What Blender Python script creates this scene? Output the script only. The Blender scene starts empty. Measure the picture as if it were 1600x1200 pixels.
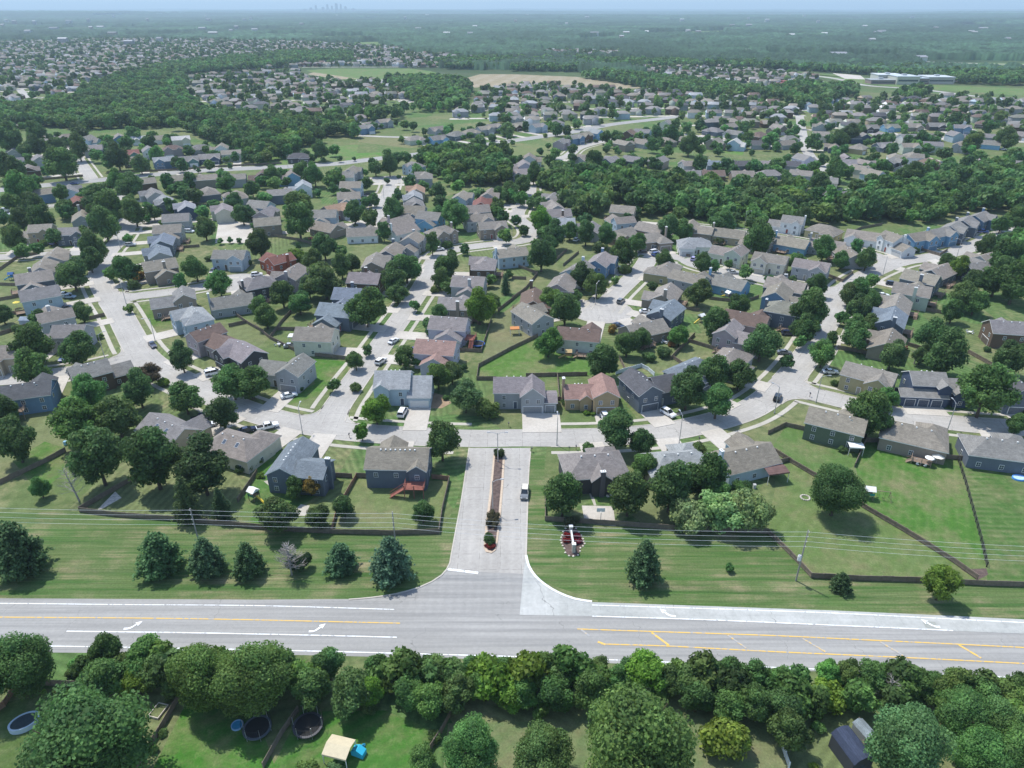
import bpy, math, random
import numpy as np
from mathutils import Vector, Matrix
R = math.radians
sc = bpy.context.scene
col = sc.collection
rnd = random.Random(7)

# ------------------------------------------------------------------ camera, sky, sun, exposure
CAM_H, PITCH, FPX = 100.0, 27.97, 1109.0
cam_d = bpy.data.cameras.new('camera'); cam = bpy.data.objects.new('camera', cam_d); col.objects.link(cam)
cam.location = (0, 0, CAM_H); cam.rotation_euler = (R(90 - PITCH), 0, 0)
cam_d.sensor_width = 36; cam_d.lens = 36 * FPX / 1600; cam_d.clip_start = 0.5; cam_d.clip_end = 90000
sc.camera = cam
SUN_EL, SUN_AZ = 63.0, -46.0           # azimuth measured from +Y towards +X
world = bpy.data.worlds.new('World'); sc.world = world; world.use_nodes = True
wn = world.node_tree; wn.nodes.clear()
sky = wn.nodes.new('ShaderNodeTexSky'); sky.sky_type = 'NISHITA'; sky.sun_disc = False
sky.sun_elevation = R(SUN_EL); sky.sun_rotation = R(SUN_AZ); sky.air_density = 1.0; sky.dust_density = 0.6; sky.ozone_density = 1.0
bg = wn.nodes.new('ShaderNodeBackground'); bg.inputs[1].default_value = 0.15
wo = wn.nodes.new('ShaderNodeOutputWorld')
wn.links.new(sky.outputs[0], bg.inputs[0]); wn.links.new(bg.outputs[0], wo.inputs[0])
sun_d = bpy.data.lights.new('sun', 'SUN'); sun_d.energy = 3.1; sun_d.angle = R(0.6); sun_d.color = (1.0, 0.97, 0.91)
sun = bpy.data.objects.new('sun', sun_d); col.objects.link(sun)
sv = Vector((math.sin(R(SUN_AZ)) * math.cos(R(SUN_EL)), math.cos(R(SUN_AZ)) * math.cos(R(SUN_EL)), math.sin(R(SUN_EL))))
sun.rotation_euler = sv.to_track_quat('Z', 'Y').to_euler()
sc.view_settings.view_transform = 'Standard'; sc.view_settings.look = 'None'
sc.view_settings.exposure = 0.66; sc.view_settings.gamma = 1.0
sc.render.engine = 'CYCLES'
sc.cycles.use_denoising = True
sc.cycles.max_bounces = 6; sc.cycles.diffuse_bounces = 3; sc.cycles.glossy_bounces = 2
sc.cycles.transmission_bounces = 3; sc.cycles.volume_bounces = 0; sc.cycles.transparent_max_bounces = 4
sc.cycles.sample_clamp_indirect = 4

# ------------------------------------------------------------------ helpers
_p = R(PITCH); _F = (0, math.cos(_p), -math.sin(_p)); _U = (0, math.sin(_p), math.cos(_p))
def at(px, py, z=0.0):
    """ground (or height z) position of something the survey photo shows at pixel px, py"""
    a = (px - 800) / FPX; b = (600 - py) / FPX
    d = (a, _F[1] + b * _U[1], _F[2] + b * _U[2])
    t = (z - CAM_H) / d[2]
    return (d[0] * t, d[1] * t)
def depth(x, y, z=0.0):
    return y * _F[1] + (z - CAM_H) * _F[2]
def pix(x, y, z=0.0):
    d = depth(x, y, z)
    return (800 + FPX * x / d, 600 - FPX * (y * _U[1] + (z - CAM_H) * _U[2]) / d)

def tag(o, label=None, cat=None, group=None, kind=None):
    if label: o['label'] = label
    if cat: o['category'] = cat
    if group: o['group'] = group
    if kind: o['kind'] = kind
    return o
def empty(name, loc=(0, 0, 0), rz=0.0, s=1.0):
    o = bpy.data.objects.new(name, None); col.objects.link(o)
    o.location = loc; o.rotation_euler = (0, 0, rz); o.scale = (s, s, s); o.empty_display_size = 0.5
    return o
def link(name, me, parent=None, loc=None, rz=0.0, color=None):
    o = bpy.data.objects.new(name, me); col.objects.link(o)
    if loc is not None: o.location = loc
    if rz: o.rotation_euler = (0, 0, rz)
    if parent is not None: o.parent = parent
    if color is not None: o.color = (*color, 1)
    return o
def copy_tree(o, parent=None):
    c = o.copy(); col.objects.link(c)
    if parent is not None: c.parent = parent
    for ch in list(o.children): copy_tree(ch, c)
    return c

class MB:
    """collects shapes into one mesh"""
    def __init__(s): s.v = []; s.f = []; s.m = []; s.uv = None
    def quad(s, pts, mi=0):
        n = len(s.v); s.v += [tuple(p) for p in pts]; s.f.append(tuple(range(n, n + len(pts)))); s.m.append(mi)
    def box(s, x0, x1, y0, y1, z0, z1, mi=0):
        n = len(s.v)
        s.v += [(x, y, z) for z in (z0, z1) for y in (y0, y1) for x in (x0, x1)]
        for f in ((0, 2, 3, 1), (4, 5, 7, 6), (0, 1, 5, 4), (2, 6, 7, 3), (0, 4, 6, 2), (1, 3, 7, 5)):
            s.f.append(tuple(n + i for i in f)); s.m.append(mi)
    def prism(s, poly, z0, z1, mi=0, mtop=None):
        """poly: list of (x,y) ccw, extruded in z"""
        n = len(s.v); k = len(poly)
        s.v += [(x, y, z0) for x, y in poly] + [(x, y, z1) for x, y in poly]
        s.f.append(tuple(range(n + k - 1, n - 1, -1))); s.m.append(mi)
        s.f.append(tuple(range(n + k, n + 2 * k))); s.m.append(mi if mtop is None else mtop)
        for i in range(k):
            j = (i + 1) % k
            s.f.append((n + i, n + j, n + k + j, n + k + i)); s.m.append(mi)
    def side(s, prof, x0, x1, mi=0, mcap=None):
        """prof: list of (y,z), extruded along x"""
        n = len(s.v); k = len(prof)
        s.v += [(x0, y, z) for y, z in prof] + [(x1, y, z) for y, z in prof]
        s.f.append(tuple(range(n, n + k))); s.m.append(mi if mcap is None else mcap)
        s.f.append(tuple(range(n + 2 * k - 1, n + k - 1, -1))); s.m.append(mi if mcap is None else mcap)
        for i in range(k):
            j = (i + 1) % k
            s.f.append((n + j, n + i, n + k + i, n + k + j)); s.m.append(mi)
    def tube(s, pts, r, n=6, mi=0, cap=True):
        rs = r if isinstance(r, (list, tuple)) else [r] * len(pts)
        rings = []
        for i, p in enumerate(pts):
            p = Vector(p)
            a = Vector(pts[max(i - 1, 0)]); b = Vector(pts[min(i + 1, len(pts) - 1)])
            d = (b - a).normalized()
            q = Vector((0, 0, 1)) if abs(d.z) < 0.9 else Vector((1, 0, 0))
            u = d.cross(q).normalized(); w = d.cross(u)
            st = len(s.v)
            for k in range(n):
                t = 2 * math.pi * k / n
                s.v.append(tuple(p + u * (rs[i] * math.cos(t)) + w * (rs[i] * math.sin(t))))
            rings.append(st)
        for a, b in zip(rings, rings[1:]):
            for k in range(n):
                j = (k + 1) % n
                s.f.append((a + k, a + j, b + j, b + k)); s.m.append(mi)
        if cap:
            s.f.append(tuple(rings[0] + k for k in range(n - 1, -1, -1))); s.m.append(mi)
            s.f.append(tuple(rings[-1] + k for k in range(n))); s.m.append(mi)
    def cyl(s, x, y, z0, z1, r, n=12, mi=0, r1=None):
        s.tube([(x, y, z0), (x, y, z1)], [r, r if r1 is None else r1], n, mi)
    def blob(s, c, rx, ry, rz, nu=10, nv=6, mi=0, jit=0.0, rg=None):
        n = len(s.v); rg = rg or rnd
        for i in range(nv + 1):
            th = math.pi * i / nv
            for k in range(nu):
                ph = 2 * math.pi * k / nu; j = 1 + jit * (rg.random() - .5)
                s.v.append((c[0] + rx * j * math.sin(th) * math.cos(ph), c[1] + ry * j * math.sin(th) * math.sin(ph), c[2] - rz * j * math.cos(th)))
        for i in range(nv):
            for k in range(nu):
                j = (k + 1) % nu
                s.f.append((n + i * nu + k, n + i * nu + j, n + (i + 1) * nu + j, n + (i + 1) * nu + k)); s.m.append(mi)
    def mesh(s, name, mats, smooth=False):
        me = bpy.data.meshes.new(name); me.from_pydata(s.v, [], s.f)
        for m in mats: me.materials.append(m)
        if any(s.m): me.polygons.foreach_set('material_index', s.m)
        if smooth: me.polygons.foreach_set('use_smooth', [True] * len(s.f))
        me.update(); return me

def np_mesh(name, V, Q, mats, mi=None, C=None):
    """quads mesh from numpy arrays, C = per-face colour"""
    me = bpy.data.meshes.new(name)
    nv, nq, k = len(V), len(Q), Q.shape[1]
    me.vertices.add(nv); me.vertices.foreach_set('co', np.asarray(V, np.float32).ravel())
    me.loops.add(nq * k); me.loops.foreach_set('vertex_index', np.asarray(Q, np.int32).ravel())
    me.polygons.add(nq)
    me.polygons.foreach_set('loop_start', np.arange(0, nq * k, k, dtype=np.int32))
    try: me.polygons.foreach_set('loop_total', np.full(nq, k, dtype=np.int32))
    except Exception: pass
    for m in mats: me.materials.append(m)
    if mi is not None: me.polygons.foreach_set('material_index', np.asarray(mi, np.int32))
    if C is not None:
        a = me.attributes.new('Col', 'FLOAT_COLOR', 'FACE')
        cc = np.ones((nq, 4), np.float32); cc[:, :3] = C; a.data.foreach_set('color', cc.ravel())
    me.update(calc_edges=True)
    return me

# ------------------------------------------------------------------ materials
class NT:
    def __init__(s, name):
        s.mat = bpy.data.materials.new(name); s.mat.use_nodes = True
        s.t = s.mat.node_tree; s.t.nodes.clear()
        s.out = s.t.nodes.new('ShaderNodeOutputMaterial')
    def n(s, typ, **kw):
        nd = s.t.nodes.new(typ)
        for k, v in kw.items():
            if k.startswith('i_'):
                key = k[2:]
                nd.inputs[int(key) if key.isdigit() else key].default_value = v
            else: setattr(nd, k, v)
        return nd
    def l(s, a, b): s.t.links.new(a, b)
    def set(s, sock, v):
        if hasattr(v, 'links'): s.l(v, sock)
        else: sock.default_value = v
    def math(s, op, a, b=0.0, c=None):
        nd = s.n('ShaderNodeMath', operation=op); s.set(nd.inputs[0], a); s.set(nd.inputs[1], b)
        if c is not None: s.set(nd.inputs[2], c)
        return nd.outputs[0]
    def mix(s, f, a, b, bt='MIX'):
        nd = s.n('ShaderNodeMix', data_type='RGBA', blend_type=bt); s.set(nd.inputs[0], f)
        s.set(nd.inputs[6], a if hasattr(a, 'links') else (*a, 1)); s.set(nd.inputs[7], b if hasattr(b, 'links') else (*b, 1))
        return nd.outputs[2]
    def noise(s, scale, detail=2.0, rough=0.5, vec=None, dim='3D'):
        nd = s.n('ShaderNodeTexNoise', noise_dimensions=dim); nd.inputs['Scale'].default_value = scale
        nd.inputs['Detail'].default_value = detail; nd.inputs['Roughness'].default_value = rough
        if vec is not None: s.l(vec, nd.inputs['Vector'])
        return nd.outputs[0]
    def rng(s, v, a, b, c=0.0, d=1.0):
        nd = s.n('ShaderNodeMapRange'); s.set(nd.inputs[0], v)
        for i, q in enumerate((a, b, c, d)): s.set(nd.inputs[i + 1], q)
        return nd.outputs[0]
    def pos(s): return s.n('ShaderNodeNewGeometry').outputs['Position']
    def objp(s): return s.n('ShaderNodeTexCoord').outputs['Object']
    def scalev(s, vec, sx, sy, sz=1.0, rz=0.0):
        nd = s.n('ShaderNodeMapping'); nd.inputs['Scale'].default_value = (sx, sy, sz)
        nd.inputs['Rotation'].default_value = (0, 0, rz); s.l(vec, nd.inputs[0]); return nd.outputs[0]
    def bsdf(s, color, rough=0.8, spec=0.3, bump=None, bs=0.3, metallic=0.0, coat=0.0):
        b = s.n('ShaderNodeBsdfPrincipled')
        s.set(b.inputs['Base Color'], color if hasattr(color, 'links') else (*color, 1))
        s.set(b.inputs['Roughness'], rough); b.inputs['Specular IOR Level'].default_value = spec
        b.inputs['Metallic'].default_value = metallic; b.inputs['Coat Weight'].default_value = coat
        if bump is not None:
            bp = s.n('ShaderNodeBump'); bp.inputs['Strength'].default_value = bs; bp.inputs['Distance'].default_value = 0.05
            s.l(bump, bp.inputs['Height']); s.l(bp.outputs[0], b.inputs['Normal'])
        return b.outputs[0]
    def done(s, sh): s.l(sh, s.out.inputs[0]); return s.mat

def simple(name, c, rough=0.7, spec=0.3, metallic=0.0, var=0.12, scale=3.0, coat=0.0):
    t = NT(name); n = t.noise(scale, 3.0, vec=t.objp())
    k = t.rng(n, 0.3, 0.7, 1 - var, 1 + var)
    cc = t.n('ShaderNodeVectorMath', operation='SCALE'); cc.inputs[0].default_value = c; t.l(k, cc.inputs['Scale'])
    return t.done(t.bsdf(cc.outputs[0], rough, spec, metallic=metallic, coat=coat))

def objcolor(t):
    return t.n('ShaderNodeObjectInfo').outputs['Color']

def mat_lawn():
    t = NT('grass'); P = t.pos()
    sep = t.n('ShaderNodeSeparateXYZ'); t.l(P, sep.inputs[0]); X, Y = sep.outputs[0], sep.outputs[1]
    # yard-sized cells, each mown its own way
    vo = t.n('ShaderNodeTexVoronoi', voronoi_dimensions='2D', distance='MANHATTAN'); vo.inputs['Scale'].default_value = 1 / 26.0
    vo.inputs['Randomness'].default_value = 0.85
    t.l(t.scalev(P, 1, 0.8, 1, R(7)), vo.inputs['Vector'])
    cs = t.n('ShaderNodeSeparateColor'); t.l(vo.outputs['Color'], cs.inputs[0])
    r1, r2, r3 = cs.outputs[0], cs.outputs[1], cs.outputs[2]
    base = t.mix(r1, (0.098, 0.142, 0.050), (0.150, 0.172, 0.078))
    base = t.mix(t.rng(r2, 0.72, 0.82), base, (0.085, 0.150, 0.048))
    # dry patches
    n1 = t.noise(0.045, 5.0, 0.62, P); n2 = t.noise(0.35, 4.0, 0.6, P); n3 = t.noise(2.2, 3.0, 0.6, P)
    dry = t.math('MULTIPLY', t.rng(n1, 0.47, 0.66), t.rng(n2, 0.35, 0.7))
    base = t.mix(t.math('MULTIPLY', dry, 0.95), base, (0.225, 0.195, 0.110))
    base = t.mix(t.math('MULTIPLY', t.rng(t.noise(0.8, 5.0, 0.7, P), 0.56, 0.72), 0.5), base, (0.18, 0.18, 0.09))
    lush = t.math('MULTIPLY', t.rng(t.noise(0.03, 3.0, 0.5, P), 0.55, 0.7), t.rng(n2, 0.3, 0.6))
    base = t.mix(t.math('MULTIPLY', lush, 0.5), base, (0.075, 0.142, 0.038))
    # mowing stripes, direction picked per cell
    ang = t.math('MULTIPLY', r3, 3.1416)
    ca, sa = t.math('COSINE', ang), t.math('SINE', ang)
    dd = t.math('ADD', t.math('MULTIPLY', X, ca), t.math('MULTIPLY', Y, sa))
    dd = t.math('ADD', dd, t.math('MULTIPLY', n2, 1.2))
    st = t.math('SINE', t.math('MULTIPLY', dd, 3.6))
    amp = t.rng(r2, 0.25, 0.6, 0.0, 0.16)
    k = t.math('ADD', 1.0, t.math('MULTIPLY', st, amp))
    k = t.math('MULTIPLY', k, t.rng(n2, 0.3, 0.7, 0.80, 1.18))
    k = t.math('MULTIPLY', k, t.rng(n3, 0.3, 0.7, 0.86, 1.14))
    # fine turf grain
    k = t.math('MULTIPLY', k, t.rng(t.noise(6.0, 3.0, 0.7, P), 0.3, 0.7, 0.78, 1.22))
    m = t.n('ShaderNodeVectorMath', operation='SCALE'); t.l(base, m.inputs[0]); t.l(k, m.inputs['Scale'])
    c = m.outputs[0]
    # far countryside: meadow and woodland floor
    far = t.rng(Y, 900, 1500)
    fn = t.noise(0.0035, 5.0, 0.6, t.scalev(P, 1, 0.6, 1))
    fc = t.mix(t.rng(fn, 0.50, 0.60), (0.030, 0.055, 0.024), (0.060, 0.095, 0.040))
    c = t.mix(far, c, fc)
    return t.done(t.bsdf(c, 0.95, 0.1))

def mat_verge(name='verge_grass'):
    t = NT(name); P = t.pos()
    sv_ = t.scalev(P, 0.035, 0.75, 1, R(-1.2))
    n = t.noise(1.0, 5.0, 0.62, sv_); n2 = t.noise(0.12, 4.0, 0.6, P); n3 = t.noise(1.4, 4.0, 0.65, P)
    n4 = t.noise(1.0, 3.0, 0.6, t.scalev(P, 0.05, 2.6, 1, R(-1.2)))
    c = t.mix(t.rng(n, 0.38, 0.68), (0.060, 0.120, 0.032), (0.142, 0.172, 0.072))
    c = t.mix(t.math('MULTIPLY', t.rng(n2, 0.48, 0.68), t.rng(n, 0.40, 0.6)), c, (0.235, 0.21, 0.12))
    k = t.math('MULTIPLY', t.rng(t.noise(2.6, 4.0, 0.75, P), 0.3, 0.7, 0.74, 1.26), t.rng(n4, 0.35, 0.65, 0.84, 1.14))
    m = t.n('ShaderNodeVectorMath', operation='SCALE'); t.l(c, m.inputs[0]); t.l(k, m.inputs['Scale'])
    return t.done(t.bsdf(m.outputs[0], 0.95, 0.1))

def mat_striped(name, a, b, period, ang, amp=0.5):
    """mown yard: a and b are the two stripe greens"""
    t = NT(name); P = t.pos()
    sep = t.n('ShaderNodeSeparateXYZ'); t.l(t.scalev(P, 1, 1, 1, ang), sep.inputs[0])
    n2 = t.noise(0.5, 4.0, 0.65, P)
    d = t.math('ADD', sep.outputs[0], t.math('MULTIPLY', n2, 0.9))
    s = t.math('SINE', t.math('MULTIPLY', d, 2 * math.pi / period))
    n = t.noise(0.09, 4.0, 0.6, P)
    f = t.math('MULTIPLY', t.rng(s, -0.6, 1.0), t.rng(n, 0.35, 0.6))
    c = t.mix(t.math('MULTIPLY', f, amp), a, b)
    c = t.mix(t.math('MULTIPLY', t.rng(t.noise(0.07, 6.0, 0.72, P), 0.46, 0.66), 0.75), c, (0.200, 0.180, 0.098))
    c = t.mix(t.math('MULTIPLY', t.rng(t.noise(0.5, 5.0, 0.7, P), 0.55, 0.72), 0.55), c, (0.17, 0.185, 0.085))
    m = t.n('ShaderNodeVectorMath', operation='SCALE'); t.l(c, m.inputs[0])
    t.l(t.math('MULTIPLY', t.rng(n2, 0.3, 0.7, 0.82, 1.16), t.rng(t.noise(3.0, 4.0, 0.72, P), 0.3, 0.7, 0.76, 1.22)), m.inputs['Scale'])
    return t.done(t.bsdf(m.outputs[0], 0.95, 0.1))

def uvsep(t):
    uv = t.n('ShaderNodeUVMap'); s = t.n('ShaderNodeSeparateXYZ'); t.l(uv.outputs[0], s.inputs[0]); return s.outputs[0], s.outputs[1]
def line_mask(t, v, period, width):
    m = t.math('MODULO', t.math('ADD', v, 1000.0), period)
    return t.math('LESS_THAN', m, width)
def mat_concrete(name, c0, c1, joints=True, jd=0.62):
    t = NT(name); P = t.pos()
    n = t.noise(0.08, 5.0, 0.65, P); n2 = t.noise(1.3, 4.0, 0.6, P); n3 = t.noise(7.0, 3.0, 0.6, P)
    c = t.mix(t.rng(n, 0.35, 0.65), c0, c1)
    k = t.math('MULTIPLY', t.rng(n2, 0.3, 0.7, 0.90, 1.07), t.rng(n3, 0.3, 0.7, 0.95, 1.05))
    if joints:
        u, v = uvsep(t)
        j = t.math('MAXIMUM', line_mask(t, v, 4.6, 0.10), line_mask(t, t.math('ADD', u, 0.05), 4.3, 0.09))
        w = t.rng(t.noise(0.6, 2.0, 0.5, P), 0.42, 0.55)
        k = t.math('MULTIPLY', k, t.rng(t.math('MULTIPLY', j, w), 0, 1, 1.0, jd))
        # sealed cracks
        dv = t.n('ShaderNodeTexVoronoi', feature='DISTANCE_TO_EDGE', voronoi_dimensions='2D'); dv.inputs['Scale'].default_value = 0.055
        wp = t.n('ShaderNodeVectorMath', operation='ADD'); t.l(P, wp.inputs[0])
        nn = t.n('ShaderNodeTexNoise'); nn.inputs['Scale'].default_value = 0.3; t.l(P, nn.inputs['Vector'])
        sc_ = t.n('ShaderNodeVectorMath', operation='SCALE'); t.l(nn.outputs['Color'], sc_.inputs[0]); sc_.inputs['Scale'].default_value = 6.0
        t.l(sc_.outputs[0], wp.inputs[1]); t.l(wp.outputs[0], dv.inputs['Vector'])
        cr = t.math('MULTIPLY', t.math('LESS_THAN', dv.outputs['Distance'], 0.004), t.rng(n, 0.5, 0.55))
        k = t.math('MULTIPLY', k, t.rng(cr, 0, 1, 1.0, 0.6))
        # tyre-darkened lane centres
        lane = t.math('ABSOLUTE', t.math('SINE', t.math('MULTIPLY', u, 1.45)))
        k = t.math('MULTIPLY', k, t.rng(lane, 0, 1, 1.02, 0.955))
    m = t.n('ShaderNodeVectorMath', operation='SCALE'); t.l(c, m.inputs[0]); t.l(k, m.inputs['Scale'])
    return t.done(t.bsdf(m.outputs[0], 0.9, 0.2))

def mat_asphalt():
    t = NT('asphalt'); P = t.pos(); u, v = uvsep(t)
    n = t.noise(0.05, 5.0, 0.6, P); n2 = t.noise(1.6, 4.0, 0.6, P)
    st = t.noise(1.0, 4.0, 0.6, t.scalev(P, 0.02, 0.9, 1, R(-1.2)))
    c = t.mix(t.rng(n, 0.35, 0.65), (0.300, 0.294, 0.278), (0.350, 0.343, 0.325))
    c = t.mix(t.rng(st, 0.42, 0.66), c, (0.248, 0.245, 0.235))
    k = t.rng(n2, 0.3, 0.7, 0.94, 1.05)
    # wheel paths, a little darker with oil and rubber
    w = t.math('SINE', t.math('ADD', t.math('MULTIPLY', u, 2 * math.pi / 1.85), 1.1))
    k = t.math('MULTIPLY', k, t.rng(w, -1, 1, 1.015, 0.97))
    # transverse hairline cracks
    cv = t.math('ADD', v, t.math('MULTIPLY', t.noise(0.25, 3.0, 0.5, P), 9.0))
    cr = t.math('MULTIPLY', line_mask(t, cv, 13.0, 0.10), t.rng(t.noise(0.11, 2.0, 0.5, P), 0.5, 0.54))
    k = t.math('MULTIPLY', k, t.rng(cr, 0, 1, 1.0, 0.66))
    m = t.n('ShaderNodeVectorMath', operation='SCALE'); t.l(c, m.inputs[0]); t.l(k, m.inputs['Scale'])
    return t.done(t.bsdf(m.outputs[0], 0.85, 0.25))

def mat_paint(name, c, wear=0.45):
    t = NT(name); P = t.pos(); n = t.noise(1.5, 5.0, 0.7, P)
    k = t.math('MULTIPLY', t.rng(n, wear, wear + 0.12, 0.0, 1.0), 1.0)
    return t.done(t.bsdf(t.mix(k, (0.36, 0.36, 0.36), c), 0.7, 0.3))

def mat_leaf(name, trans=0.45):
    t = NT(name)
    a = t.n('ShaderNodeAttribute', attribute_name='Col').outputs['Color']
    oc = objcolor(t)
    rr = t.n('ShaderNodeObjectInfo').outputs['Random']
    c = t.mix(1.0, a, oc, 'MULTIPLY')
    hs = t.n('ShaderNodeHueSaturation'); t.l(c, hs.inputs['Color'])
    t.l(t.rng(rr, 0, 1, 0.485, 0.515), hs.inputs['Hue']); t.l(t.rng(rr, 0, 1, 0.85, 1.15), hs.inputs['Value'])
    c = hs.outputs[0]
    b = t.bsdf(c, 0.62, 0.25)
    tr = t.n('ShaderNodeBsdfTranslucent'); t.l(c, tr.inputs[0])
    mx = t.n('ShaderNodeMixShader'); mx.inputs[0].default_value = trans; t.l(b, mx.inputs[1]); t.l(tr.outputs[0], mx.inputs[2])
    return t.done(mx.outputs[0])

def mat_siding():
    t = NT('siding'); P = t.objp(); oc = objcolor(t)
    s = t.n('ShaderNodeSeparateXYZ'); t.l(P, s.inputs[0])
    m = t.math('MODULO', t.math('ADD', s.outputs[2], 50.0), 0.22)
    k = t.rng(m, 0.0, 0.05, 0.72, 1.0)
    k = t.math('MULTIPLY', k, t.rng(t.noise(0.9, 4.0, 0.6, P), 0.3, 0.7, 0.92, 1.06))
    v = t.n('ShaderNodeVectorMath', operation='SCALE'); t.l(oc, v.inputs[0]); t.l(k, v.inputs['Scale'])
    return t.done(t.bsdf(v.outputs[0], 0.75, 0.3))
def mat_shingle():
    t = NT('shingles'); P = t.objp(); oc = objcolor(t)
    b = t.n('ShaderNodeTexBrick'); b.inputs['Scale'].default_value = 1.0; b.inputs['Brick Width'].default_value = 0.9; b.inputs['Row Height'].default_value = 0.22
    b.inputs['Mortar Size'].default_value = 0.02; b.inputs['Color1'].default_value = (0.84, 0.84, 0.84, 1); b.inputs['Color2'].default_value = (1.12, 1.12, 1.12, 1); b.inputs['Mortar'].default_value = (0.68, 0.68, 0.68, 1)
    s = t.n('ShaderNodeSeparateXYZ'); t.l(P, s.inputs[0]); c = t.n('ShaderNodeCombineXYZ')
    t.l(t.math('ADD', s.outputs[0], s.outputs[1]), c.inputs[0]); t.l(t.math('MULTIPLY', s.outputs[2], 2.2), c.inputs[1]); t.l(c.outputs[0], b.inputs['Vector'])
    k = t.math('MULTIPLY', t.rng(t.noise(0.5, 5.0, 0.65, P), 0.3, 0.7, 0.84, 1.14), t.rng(t.noise(5.0, 3.0, 0.6, P), 0.3, 0.7, 0.9, 1.1))
    # weather streaks running down the slope
    k = t.math('MULTIPLY', k, t.rng(t.noise(1.0, 4.0, 0.6, t.scalev(P, 1.6, 1.6, 0.15)), 0.35, 0.65, 0.9, 1.06))
    v = t.n('ShaderNodeVectorMath', operation='SCALE'); t.l(t.mix(1.0, oc, b.outputs[0], 'MULTIPLY'), v.inputs[0]); t.l(k, v.inputs['Scale'])
    return t.done(t.bsdf(v.outputs[0], 0.9, 0.2))
def mat_objcol(name, rough=0.5, spec=0.4, coat=0.0, var=0.06, metallic=0.0):
    t = NT(name); oc = objcolor(t); k = t.rng(t.noise(2.0, 3.0, 0.6, t.objp()), 0.3, 0.7, 1 - var, 1 + var)
    v = t.n('ShaderNodeVectorMath', operation='SCALE'); t.l(oc, v.inputs[0]); t.l(k, v.inputs['Scale'])
    return t.done(t.bsdf(v.outputs[0], rough, spec, coat=coat, metallic=metallic))
def mat_attr(name, rough=0.85, var=0.15, scale=0.4):
    t = NT(name); a = t.n('ShaderNodeAttribute', attribute_name='Col').outputs['Color']
    k = t.rng(t.noise(scale, 4.0, 0.6, t.pos()), 0.3, 0.7, 1 - var, 1 + var)
    v = t.n('ShaderNodeVectorMath', operation='SCALE'); t.l(a, v.inputs[0]); t.l(k, v.inputs['Scale'])
    return t.done(t.bsdf(v.outputs[0], rough, 0.2))
def mat_wood(name, c, period=0.15, axis=0):
    t = NT(name); P = t.objp(); s = t.n('ShaderNodeSeparateXYZ'); t.l(P, s.inputs[0])
    if axis == 'u': u, v = uvsep(t); q = u
    else: q = s.outputs[axis]
    k = t.rng(t.math('MODULO', t.math('ADD', q, 500.0), period), 0.0, period * .18, 0.6, 1.0)
    k = t.math('MULTIPLY', k, t.rng(t.noise(1.2, 4.0, 0.6, P), 0.3, 0.7, 0.8, 1.2))
    v = t.n('ShaderNodeVectorMath', operation='SCALE'); v.inputs[0].default_value = c; t.l(k, v.inputs['Scale'])
    return t.done(t.bsdf(v.outputs[0], 0.85, 0.2))

M = {}
M['lawn'] = mat_lawn(); M['verge'] = mat_verge()
M['street'] = mat_concrete('street_concrete', (0.350, 0.333, 0.306), (0.420, 0.400, 0.368))
M['drive'] = mat_concrete('driveway_concrete', (0.42, 0.385, 0.335), (0.52, 0.485, 0.43), False)
M['walk'] = mat_concrete('sidewalk_concrete', (0.39, 0.365, 0.31), (0.47, 0.44, 0.38), False)
M['newlane'] = mat_concrete('new_lane_concrete', (0.345, 0.355, 0.335), (0.47, 0.475, 0.455), True, 0.84)
M['kerb'] = mat_concrete('kerb_concrete', (0.42, 0.385, 0.33), (0.50, 0.465, 0.41), False)
M['asphalt'] = mat_asphalt()
M['white_paint'] = mat_paint('white_paint', (0.86, 0.88, 0.88), 0.36); M['yellow_paint'] = mat_paint('yellow_paint', (0.72, 0.46, 0.10), 0.38)
M['worn_yellow'] = mat_paint('worn_yellow_paint', (0.72, 0.46, 0.10), 0.50)
M['leaf'] = mat_leaf('foliage'); M['bark'] = simple('bark', (0.10, 0.08, 0.06), 0.95, 0.1, var=0.3)
M['grey_bark'] = simple('dead_wood', (0.36, 0.33, 0.30), 0.95, 0.1, var=0.25)
M['siding'] = mat_siding(); M['shingle'] = mat_shingle()
M['trim'] = simple('white_trim', (0.72, 0.72, 0.70), 0.6, var=0.05); M['garage'] = mat_objcol('garage_paint', 0.6)
M['glass'] = simple('window_glass', (0.055, 0.075, 0.10), 0.08, 0.8, var=0.2); M['paint'] = mat_objcol('car_paint', 0.3, 0.5, 0.6)
M['carglass'] = simple('car_glass', (0.02, 0.025, 0.03), 0.06, 0.8); M['tyre'] = simple('tyre', (0.02, 0.02, 0.02), 0.9)
M['lens'] = simple('lamp_lens', (0.75, 0.75, 0.72), 0.15, 0.6); M['chrome'] = simple('wheel_metal', (0.5, 0.5, 0.52), 0.35, metallic=0.8)
M['fence'] = mat_wood('weathered_fence', (0.215, 0.175, 0.135), 0.15, 'u'); M['fence_red'] = mat_wood('cedar_fence', (0.30, 0.185, 0.125), 0.15, 'u')
M['fence_white'] = simple('vinyl_fence', (0.62, 0.66, 0.68), 0.5); M['fence_dark'] = simple('dark_metal_fence', (0.05, 0.045, 0.045), 0.6)
M['deck'] = mat_wood('deck_boards', (0.27, 0.20, 0.15), 0.15, 0); M['deck_red'] = mat_wood('red_deck_boards', (0.28, 0.11, 0.085), 0.15, 0)
M['metal'] = simple('galvanised_metal', (0.45, 0.46, 0.47), 0.45, 0.5, metallic=0.5); M['pole'] = simple('utility_pole_wood', (0.30, 0.28, 0.26), 0.9)
M['wire'] = simple('aluminium_wire', (0.72, 0.74, 0.74), 0.5, 0.5, metallic=0.2)
M['mulch'] = simple('mulch', (0.105, 0.075, 0.065), 0.95, var=0.35, scale=1.5); M['dirt'] = simple('bare_dirt', (0.30, 0.215, 0.14), 0.95, var=0.25, scale=0.5)
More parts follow.
